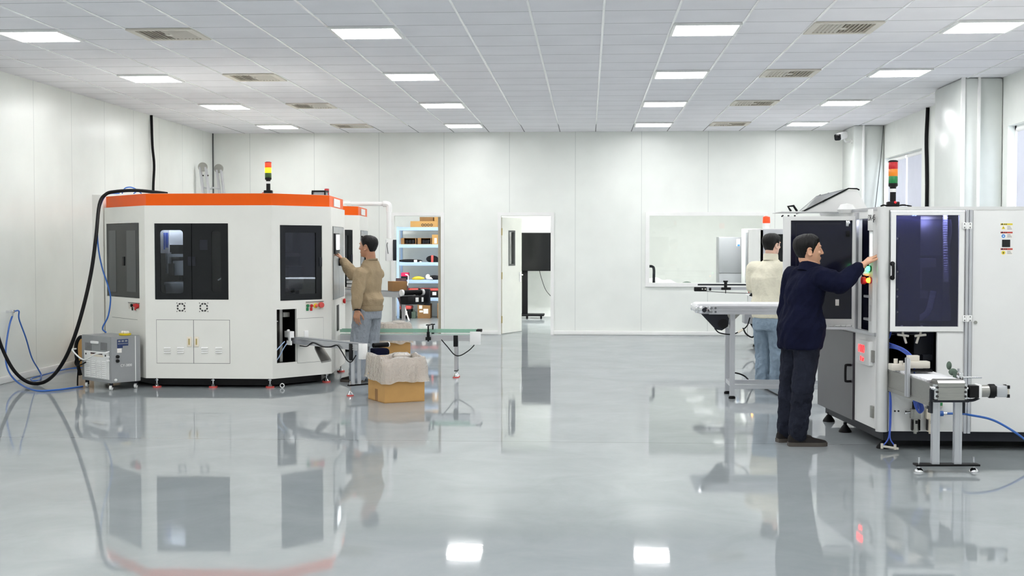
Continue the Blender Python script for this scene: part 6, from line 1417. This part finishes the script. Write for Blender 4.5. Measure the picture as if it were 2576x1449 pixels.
def hair(parent, c, B, sc, line, thick, seed, ragged=0.0, mt='hair'):
    """line(angle) -> height of the hairline; angle 0 is the forehead, pi the nape"""
    n, mm = 120, 16; rs = []
    T = lambda p: c + B @ (V(p) * sc)
    rnd = random.Random(seed); jag = [rnd.uniform(-1, 1) for _ in range(n)]
    zl = []
    for k in range(n):
        a = 2 * PI * k / n; aa = abs((a + PI) % (2 * PI) - PI)
        zl.append(line(aa) + ragged * jag[k] * (1.0 if aa < 1.2 else 0.4))
    for j in range(mm + 1):
        ring = []
        for k in range(n):
            a = 2 * PI * k / n; u = j / mm
            z = zl[k] + (0.1155 - zl[k]) * u ** 0.8
            g = thick * (0.06 + 0.94 * min(1, (u * 2.6)) ** 0.8) * (1 + 0.16 * noise.noise((a * 9, u * 2.0, seed)) + 0.10 * noise.noise((a * 26, u * 1.2, seed + 4)))
            ring.append(T(head_pt(z, a, g)))
        rs.append(ring)
    inner = [[T(head_pt(zl[k], 2 * PI * k / n, 0.0005)) for k in range(n)]]
    m = MB(); m.rings(inner + rs)
    return m.build('hair', mt, parent, angle=180)
def face_bits(parent, c, B, sc):
    T = lambda p: c + B @ (V(p) * sc)
    for s in (-1, 1):
        MB().ell(T((0.0795, 0.031 * s, 0.0045)), (0.006 * sc, 0.0125 * sc, 0.0032 * sc), B, 12, 6).build('eye', 'black_rubber', parent)
        MB().tube([T((0.0895, 0.014 * s, 0.025)), T((0.089, 0.030 * s, 0.030)), T((0.080, 0.047 * s, 0.026))], lambda u: 0.0022 * sc + 0.0012 * sc * math.sin(PI * u), seg=6).build('eyebrow', 'hair', parent)
    MB().ell(T((0.0880, 0, -0.0655)), (0.004 * sc, 0.018 * sc, 0.0014 * sc), B, 12, 6).build('mouth', mat('lip_%d' % len(MATS), (178, 112, 100), 0.5), parent)
def add_hand(mb, w, d, pn, curl, side, k=1.0, spread=0.10, thumb=0.6):
    """w wrist, d pointing along the hand, pn palm normal (palm side), side = +1 when the thumb lies on pn x d"""
    d = d.normalized(); pn = (pn - d * pn.dot(d)).normalized(); s = pn.cross(d) * side
    for j in range(4):                                          # palm as four fused rays
        o = (j - 1.5) * 0.0185 * k
        mb.cap(w + d * 0.008 + s * o * 0.55 * -1, w + d * (0.086 - 0.004 * abs(j - 1)) * k - s * o, 0.0145 * k, 0.0115 * k, 10)
    L = [(0.040, 0.024, 0.019), (0.044, 0.028, 0.021), (0.041, 0.026, 0.020), (0.032, 0.019, 0.017)]
    for j in range(4):                                          # index .. little
        o = -(j - 1.5) * 0.0190 * k; p = w + d * (0.084 - 0.005 * abs(j - 1.2)) * k + s * o
        dirv = (d + s * (1.5 - j) * spread).normalized(); r = (0.0088, 0.0090, 0.0086, 0.0075)[j] * k
        a = 0.0; c = curl[j] if isinstance(curl, (list, tuple)) else curl
        for q in range(3):
            a += c * (0.7, 1.0, 0.7)[q]
            v = dirv * math.cos(a) + pn * math.sin(a); e = p + v * L[j][q] * k
            mb.cap(p, e, r * (1 - 0.10 * q), r * (1 - 0.10 * (q + 1)), 10); p = e
    p = w + d * 0.022 * k + s * 0.024 * k                        # thumb from the side of the palm
    v = (d * 0.72 + s * 0.70 + pn * thumb * 0.5).normalized(); e = p + v * 0.042 * k; mb.cap(p, e, 0.0135 * k, 0.0105 * k, 10)
    v = (d * 0.86 + s * 0.28 + pn * thumb).normalized(); e2 = e + v * 0.031 * k; mb.cap(e, e2, 0.0105 * k, 0.009 * k, 10)
    v = (d * 0.95 + s * 0.05 + pn * thumb).normalized(); mb.cap(e2, e2 + v * 0.024 * k, 0.009 * k, 0.0075 * k, 10)
def ring(c, u, v, a, b, n=28, p=0.85):
    return [c + u * (a * math.copysign(abs(math.cos(t)) ** p, math.cos(t))) + v * (b * math.copysign(abs(math.sin(t)) ** p, math.sin(t))) for t in [2 * PI * k / n for k in range(n)]]
def shoe(parent, heel, d, L=0.285):
    d = V((d[0], d[1], 0)).normalized(); s = V((-d.y, d.x, 0)); heel = V((heel[0], heel[1], 0))
    prof = [(0.0, 0.028, 0.075), (0.02, 0.034, 0.098), (0.06, 0.037, 0.112), (0.10, 0.037, 0.100), (0.15, 0.041, 0.078), (0.20, 0.046, 0.062), (0.245, 0.042, 0.052), (0.275, 0.030, 0.044), (0.288, 0.014, 0.034)]
    k = L / 0.288; rs = []
    for x, w, h in prof:
        c = heel + d * x * k
        rs.append([c + s * (w * math.cos(t)) + V((0, 0, 0.024 + (h - 0.024) * max(0, math.sin(t)))) if math.sin(t) >= 0 else c + s * (w * math.cos(t)) + V((0, 0, 0.024)) for t in [2 * PI * q / 20 for q in range(20)]])
    m = MB(); m.rings(rs); o = m.build('shoe', 'shoe', parent, angle=70)
    rs = []
    for x, w, h in prof:
        c = heel + d * (x * k * 1.02 - 0.003); w += 0.004
        rs.append([c + s * w + V((0, 0, 0.001)), c + s * w + V((0, 0, 0.030)), c - s * w + V((0, 0, 0.030)), c - s * w + V((0, 0, 0.001))])
    m = MB(); m.rings(rs); m.build('sole', 'shoe_sole', o, angle=50)
    m = MB()
    for q in range(4):
        x = 0.105 + 0.022 * q; c = heel + d * x * k; h = 0.099 - 0.013 * q
        m.tube([c + s * 0.020 + V((0, 0, h - 0.008)), c + V((0, 0, h + 0.003)), c - s * 0.020 + V((0, 0, h - 0.008))], 0.003, seg=6)
    m.build('laces', 'seam', o)
def person(label, J):
    """J: joints and looks of one figure, all in metres"""
    f = V((*J['face'], 0)).normalized(); lf = V((-f.y, f.x, 0)); Z = V((0, 0, 1))
    pel, chest, nk = J['pelvis'], J['chest'], J['neck']
    root = thing('person', label, 'person', V((pel.x, pel.y, 0)), J.get('group'))
    sh = {s: J['shoulder'][s] for s in 'LR'}
    hc, hB, hs = J['head'], basis(J['look']), J['hscale']
    # ---- the body: one continuous surface from crown to feet
    mb = MB()
    add_head(mb, hc, hB, hs)
    base = hc + hB @ V((-0.022, 0, -0.06)) * hs
    mb.chain([base, nk + Z * 0.03, nk - Z * 0.05], [0.056 * hs, 0.056, 0.075])
    mid = (pel + chest) / 2
    mb.rings([ring(pel - Z * 0.10, lf, f, 0.10, 0.08), ring(pel, lf, f, 0.150, 0.100), ring(mid, lf, f, 0.132, 0.092), ring(chest, lf, f, 0.158, 0.105), ring(chest + (nk - chest) * 0.65, lf, f, 0.150, 0.085), ring(nk, lf, f, 0.075, 0.06)])
    for s in 'LR':
        el, wr = J['elbow'][s], J['wrist'][s]
        mb.chain([sh[s], el, wr], [0.052, 0.040, 0.027])
        hd = J['hand'][s]; add_hand(mb, wr, hd['d'], hd['n'], hd['curl'], hd['side'], hd.get('k', 1.0), hd.get('spread', 0.1), hd.get('thumb', 0.6))
        hp, kn, an = J['hip'][s], J['knee'][s], J['ankle'][s]
        mb.chain([hp, kn, an], [0.080, 0.054, 0.038])
        td = J['toe'][s]; t3 = V((*td, 0)).normalized()
        mb.chain([an - Z * 0.03, an + t3 * 0.12 - Z * (an.z - 0.035)], [0.036, 0.026])
    body = melt(mb, 'body', J['skin'], root, 0.0052, 3, factor=0.4)
    body['label'] = J['bodylabel']
    face_bits(root, hc, hB, hs)
    hair(root, hc, hB, hs, J['hairline'], J['hairthick'], J['seed'], J.get('ragged', 0.0))
    # ---- top: torso and sleeves
    T = J['top']; g = T['grow']; mb = MB()
    hem = pel + V((0, 0, T['hem'] - pel.z)) + f * T.get('hemf', 0)
    hemw, hemd = T['hemsize']
    R_ = [ring(hem, lf, f, hemw * 0.96, hemd * 0.96), ring(hem + Z * 0.02, lf, f, hemw, hemd), ring(hem.lerp(mid, 0.55) + Z * 0.01, lf, f, hemw * 1.05, hemd * 1.08), ring(mid + Z * 0.03, lf, f, 0.158 + g, 0.112 + g), ring(chest, lf, f, 0.176 + g, 0.118 + g), ring(chest + (nk - chest) * 0.55, lf, f, 0.168 + g * .8, 0.104 + g * .6), ring(chest + (nk - chest) * 0.85, lf, f, 0.112 + g * .4, 0.080 + g * .4), ring(nk + Z * 0.012, lf, f, 0.070, 0.066)]
    mb.rings(R_)
    for s in 'LR':
        el, wr = J['elbow'][s], J['wrist'][s]; cuff = wr.lerp(el, T['cuff'][s] if isinstance(T['cuff'], dict) else T['cuff'])
        r0, r1, r2 = T['sleeve']
        in_ = sh[s].lerp(chest + (nk - chest) * 0.4, 0.45)
        m1 = sh[s].lerp(el, 0.5); m2 = el.lerp(cuff, 0.55)
        mb.chain([in_, sh[s], m1, el, m2, cuff], [r0 * 1.12, r0, (r0 + r1) / 2 + 0.004, r1, (r1 + r2) / 2 + 0.006, r2])
    limb = [(J['elbow'][s], 0.16) for s in 'LR']
    def kf(p): 
        k = 0.75
        for e, r in limb: k += 0.8 * max(0, 1 - (p - e).length / r)
        return k
    top = melt(mb, T['name'], T['mat'], root, 0.0085, 5, T['fold'], T.get('fscale', (15, 15, 10)), J['seed'], foldfn=kf, shear=T.get('shear', 0.0))
    if T.get('collar') == 'fold':
        c = nk + Z * 0.028; m = MB()
        q = Matrix.Rotation(0, 3, 'Z')
        inner, outer, low = [], [], []
        for k in range(33):
            t = PI + (k - 16) / 16 * (PI - 0.42)
            dv = f * math.cos(t) + lf * math.sin(t)
            dip = 0.030 * (1 + math.cos(t)) / 2 * 1.3
            inner.append(c + dv * V((0.066, 0.068, 0)).x + Z * (0.036 - dip)); outer.append(c + dv * 0.080 + Z * (0.030 - dip)); low.append(c + dv * (0.098 + 0.012 * (1 + math.cos(t)) / 2) + Z * (-0.028 - dip * 1.2))
        for A_, B_ in ((inner, outer), (outer, low)):
            va = [m.bm.verts.new(p) for p in A_]; vb = [m.bm.verts.new(p) for p in B_]
            for k in range(32): m.bm.faces.new((va[k], va[k + 1], vb[k + 1], vb[k]))
        bmesh.ops.remove_doubles(m.bm, verts=m.bm.verts, dist=1e-5)
        ex = bmesh.ops.solidify(m.bm, geom=m.bm.faces[:], thickness=0.006)
        m.build('collar', T['mat'], root, angle=70)
    elif T.get('collar') == 'stand':
        c = nk + Z * 0.01; m = MB(); rs = []
        for r_, z_ in ((0.080, -0.01), (0.078, 0.045), (0.076, 0.060), (0.070, 0.058), (0.070, 0.0)):
            rs.append([c + (f * math.cos(t) * 1.02 + lf * math.sin(t)) * r_ + f * -0.008 + Z * (z_ + 0.006 * math.cos(t + PI)) for t in [2 * PI * k / 32 for k in range(32)]])
        m.rings(rs, cap=False); m.build('collar', T['mat'], root, angle=60)
    else:
        m = MB(); m.tube([nk + Z * 0.012 + (f * math.cos(t) + lf * math.sin(t)) * 0.068 - Z * 0.012 * math.cos(t) for t in [2 * PI * k / 20 for k in range(20)]], 0.010, closed=True, sub=2); m.build('collar', T['mat'], root)
    if T.get('band'):
        m = MB(); m.rings([ring(hem + Z * z_, lf, f, hemw * k_, hemd * k_, 36) for z_, k_ in ((-0.052, 0.92), (-0.05, 0.97), (-0.02, 1.0), (0.008, 1.03))]); m.build('hem_band', T['mat'], root, angle=70)
    # ---- trousers
    P = J['legs']; mb = MB()
    top_ = pel + Z * P.get('rise', 0.05)
    mb.rings([ring(top_, lf, f, P['waist'][0], P['waist'][1]), ring(pel - Z * 0.04, lf, f, P['waist'][0] * 1.07, P['waist'][1] * 1.10), ring(pel - Z * 0.13, lf, f, P['waist'][0] * 1.02, P['waist'][1] * 1.05)])
    for s in 'LR':
        hp, kn, an = J['hip'][s], J['knee'][s], J['ankle'][s]
        r0, r1, r2 = P['r']; lo = an + Z * (P['cuff'] - an.z)
        lo = V((an.x, an.y, P['cuff']))
        m1 = hp.lerp(kn, 0.5); m2 = kn.lerp(lo, 0.5)
        mb.chain([hp, m1, kn, m2, lo], [r0, (r0 + r1) / 2 + 0.004, r1, (r1 + r2) / 2, r2])
    kn_ = [J['knee'][s] for s in 'LR'] + [V((J['ankle'][s].x, J['ankle'][s].y, P['cuff'] + 0.05)) for s in 'LR']
    def kp(p): return 0.55 + 0.9 * max(max(0, 1 - (p - q).length / 0.18) for q in kn_)
    melt(mb, 'trousers', P['mat'], root, 0.008, 4, P['fold'], (17, 17, 12), J['seed'] + 11, foldfn=kp)
    for s in 'LR':
        td = V((*J['toe'][s], 0)).normalized(); an = J['ankle'][s]
        shoe(root, V((an.x, an.y, 0)) - td * 0.075, td, P.get('shoe', 0.285))
    return root
def hairline_pts(pts):
    def fn(a):
        for p, q in zip(pts, pts[1:]):
            if a <= q[0]: return p[1] + (q[1] - p[1]) * (a - p[0]) / (q[0] - p[0])
        return pts[-1][1]
    return fn
def hairline_short(front, side, ear, nape):
    def fn(a):
        pts = [(0, front), (0.55, front - 0.004), (0.95, side), (1.35, ear + 0.01), (1.62, ear), (1.80, 0.012), (2.1, -0.03), (2.5, nape), (PI + 0.01, nape)]
        for p, q in zip(pts, pts[1:]):
            if a <= q[0]: t = (a - p[0]) / (q[0] - p[0]); t = t * t * (3 - 2 * t); return p[1] + (q[1] - p[1]) * t
        return nape
    return fn
# ---------------- the man in navy at the right machine
def px(x, y, Y): return at(x, y, Y)
fdir = V((0.93, 0.36, 0)); lft = V((-fdir.y, fdir.x, 0)).normalized()
YM = 9.92
pel = V((1.625, YM, 0.865)); chest = V((1.655, YM, 1.20)); neck = V((1.70, YM, 1.345))
shR, shL = chest + V((0.045, 0, 0.085)) - lft * 0.165, chest + V((0.0, 0, 0.085)) + lft * 0.17
elR, wrR = at(2114, 714, 9.70), at(2172, 666, 9.75)
tip = at(2207, 634, 9.80)
hdR = (at(2205, 637, 9.80) - wrR).normalized()
ankR, ankL = at(2008, 1100, 9.86), at(1978, 1098, 10.06)
ankR.z = ankL.z = 0.085
hpR, hpL = pel - lft * 0.085 - V((0, 0, 0.05)) + V((0.01, 0, 0)), pel + lft * 0.085 - V((0, 0, 0.05))
knR, knL = at(2018, 985, 9.84), at(1986, 985, 10.04)
person('man in a navy jacket and dark jeans, touching the screen of the right machine', dict(
    face=(fdir.x, fdir.y), pelvis=pel, chest=chest, neck=neck, head=at(2034, 629, YM), look=V((0.99, 0.10, 0.03)), hscale=1.02,
    shoulder={'R': shR, 'L': shL}, elbow={'R': elR, 'L': shL + V((-0.05, 0.02, -0.27))}, wrist={'R': wrR, 'L': shL + V((-0.02, -0.02, -0.50))},
    hand={'R': dict(d=hdR, n=V((0.62, 0.25, -0.74)), curl=[0.26, 0.30, 0.36, 0.42], side=1, spread=0.20, thumb=0.15, k=1.06), 'L': dict(d=V((0.05, 0, -1.0)), n=V((0, -1, 0)), curl=0.4, side=-1)},
    hip={'R': hpR, 'L': hpL}, knee={'R': knR, 'L': knL}, ankle={'R': ankR, 'L': ankL}, toe={'R': (1, 0.06), 'L': (0.95, 0.3)},
    skin='skin_warm', bodylabel='face, neck and raised right hand', seed=5, hairline=hairline_pts([(0, 0.068), (0.6, 0.070), (0.95, 0.056), (1.25, 0.030), (1.45, -0.026), (1.55, -0.024), (1.68, 0.006), (1.9, -0.012), (2.2, -0.060), (2.6, -0.086), (3.2, -0.088)]), hairthick=0.015, ragged=0.014,
    top=dict(name='jacket', mat='navy_cloth', grow=0.008, hem=0.745, hemf=-0.005, hemsize=(0.185, 0.150), cuff={'R': 0.20, 'L': 0.1}, sleeve=(0.082, 0.066, 0.045), fold=0.022, collar='fold', fscale=(11, 11, 4), shear=-7),
    legs=dict(mat='dark_denim', waist=(0.158, 0.118), r=(0.098, 0.076, 0.068), cuff=0.10, fold=0.018, rise=0.0, shoe=0.292)))
# ---------------- the man in tan at the front machine
fdir = V((-0.90, 0.43, 0)); lft = V((-fdir.y, fdir.x, 0)).normalized()
YM = 14.22
pel = at(925, 800, YM); pel.z = 0.84; chest = at(927, 712, YM); neck = at(933, 657, YM)
shL, shR = chest + V((0.015, 0, 0.10)) + lft * 0.165, chest + V((0.0, 0, 0.10)) - lft * 0.165
elL, wrL = at(899, 735, 14.0), at(899, 780, 13.96)
elR, wrR = at(888, 690, 14.36), at(863, 655, 14.42)
ankL, ankR = V((-2.56, 14.14, 0.085)), V((-2.43, 14.30, 0.085))
hpL, hpR = pel + lft * 0.085 - V((0, 0, 0.04)), pel - lft * 0.085 - V((0, 0, 0.04))
person('man in a tan sweatshirt and grey jeans, seen from behind at the orange-topped machine', dict(
    face=(fdir.x, fdir.y), pelvis=pel, chest=chest, neck=neck, head=at(926, 620, YM), look=V((-0.93, 0.36, 0.02)), hscale=1.04,
    shoulder={'R': shR, 'L': shL}, elbow={'R': elR, 'L': elL}, wrist={'R': wrR, 'L': wrL},
    hand={'R': dict(d=(at(846, 631, 14.46) - wrR), n=V((-0.5, -0.1, -0.8)), curl=[0.25, 0.35, 0.4, 0.45], side=-1, spread=0.1, thumb=0.4), 'L': dict(d=V((-0.10, 0.0, -1.0)), n=V((0.25, 0.95, 0)), curl=[0.40, 0.42, 0.45, 0.5], side=-1, k=1.05)},
    hip={'R': hpR, 'L': hpL}, knee={'R': (hpR + ankR) / 2 + fdir * 0.02, 'L': (hpL + ankL) / 2 + fdir * 0.02}, ankle={'R': ankR, 'L': ankL}, toe={'R': (-0.8, 0.6), 'L': (-0.95, 0.3)},
    skin='skin_tan', bodylabel='head, neck and hands', seed=21, hairline=hairline_pts([(0, 0.072), (0.6, 0.072), (0.95, 0.056), (1.2, 0.030), (1.4, 0.0), (1.55, 0.004), (1.68, 0.016), (1.9, 0.0), (2.2, -0.045), (2.6, -0.072), (3.2, -0.076)]), hairthick=0.012, ragged=0.003,
    top=dict(name='sweatshirt', mat='tan_cloth', grow=0.0, hem=0.845, hemsize=(0.186, 0.150), cuff={'L': 0.20, 'R': 0.08}, sleeve=(0.078, 0.066, 0.044), fold=0.017, band=True, fscale=(9, 9, 5), shear=3),
    legs=dict(mat='grey_denim', waist=(0.156, 0.124), r=(0.108, 0.092, 0.088), cuff=0.06, fold=0.018, rise=0.02, shoe=0.28)))
w = MB(); dv = (wrL - elL).normalized(); x, y = frame_z(dv)
w.tube([wrL + dv * 0.0 + (x * math.cos(t) + y * math.sin(t)) * 0.031 for t in [2 * PI * k / 16 for k in range(16)]], 0.008, closed=True, sub=2)
tag(w.build('wrist_band', 'black_rubber'), 'black watch band on the left wrist of the man in tan', 'watch')
# ---------------- the person in cream, from behind, at the back right
fdir = V((0.62, 0.78, 0)); lft = V((-fdir.y, fdir.x, 0)).normalized()
YM = 13.98
pel = at(1934, 800, YM); chest = at(1930, 700, YM); neck = at(1940, 655, YM)
shL, shR = chest + V((0, 0, 0.10)) + lft * 0.165, chest + V((0, 0, 0.10)) - lft * 0.165
ankL, ankR = at(1921, 955, 14.06), at(1957, 955, 13.9); ankL.z = ankR.z = 0.085
hpL, hpR = pel + lft * 0.09 - V((0, 0, 0.04)), pel - lft * 0.09 - V((0, 0, 0.04))
elL = at(1893, 722, 14.12); wrL = elL + V((0.10, 0.20, 0.0)); elR = shR + V((0.05, 0.02, -0.27)); wrR = elR + V((0.16, 0.17, 0.06))
person('person in a cream jacket and pale blue jeans, seen from behind the wide belt conveyor', dict(
    face=(fdir.x, fdir.y), pelvis=pel, chest=chest, neck=neck, head=at(1942, 616, YM), look=V((0.75, 0.66, -0.03)), hscale=1.02,
    shoulder={'R': shR, 'L': shL}, elbow={'R': elR, 'L': elL}, wrist={'R': wrR, 'L': wrL},
    hand={'R': dict(d=V((0.6, 0.7, 0.1)), n=V((0, 0, -1)), curl=0.35, side=1), 'L': dict(d=V((0.4, 0.9, 0)), n=V((0, 0, -1)), curl=0.35, side=-1)},
    hip={'R': hpR, 'L': hpL}, knee={'R': (hpR + ankR) / 2 + fdir * 0.02, 'L': (hpL + ankL) / 2 + fdir * 0.02}, ankle={'R': ankR, 'L': ankL}, toe={'R': (0.8, 0.6), 'L': (0.5, 0.85)},
    skin='skin_pale', bodylabel='head, neck and hands', seed=33, hairline=hairline_pts([(0, 0.060), (0.6, 0.060), (0.95, 0.050), (1.25, 0.026), (1.45, -0.020), (1.55, -0.018), (1.68, 0.010), (1.9, -0.012), (2.2, -0.060), (2.6, -0.084), (3.2, -0.088)]), hairthick=0.017, ragged=0.010,
    top=dict(name='jacket', mat='cream_cloth', grow=0.010, hem=0.74, hemsize=(0.184, 0.142), cuff=0.05, sleeve=(0.082, 0.068, 0.048), fold=0.013, collar='stand', fscale=(10, 10, 3.5), shear=2.5),
    legs=dict(mat='blue_denim', waist=(0.158, 0.12), r=(0.098, 0.083, 0.085), cuff=0.05, fold=0.018, rise=0.07, shoe=0.28)))
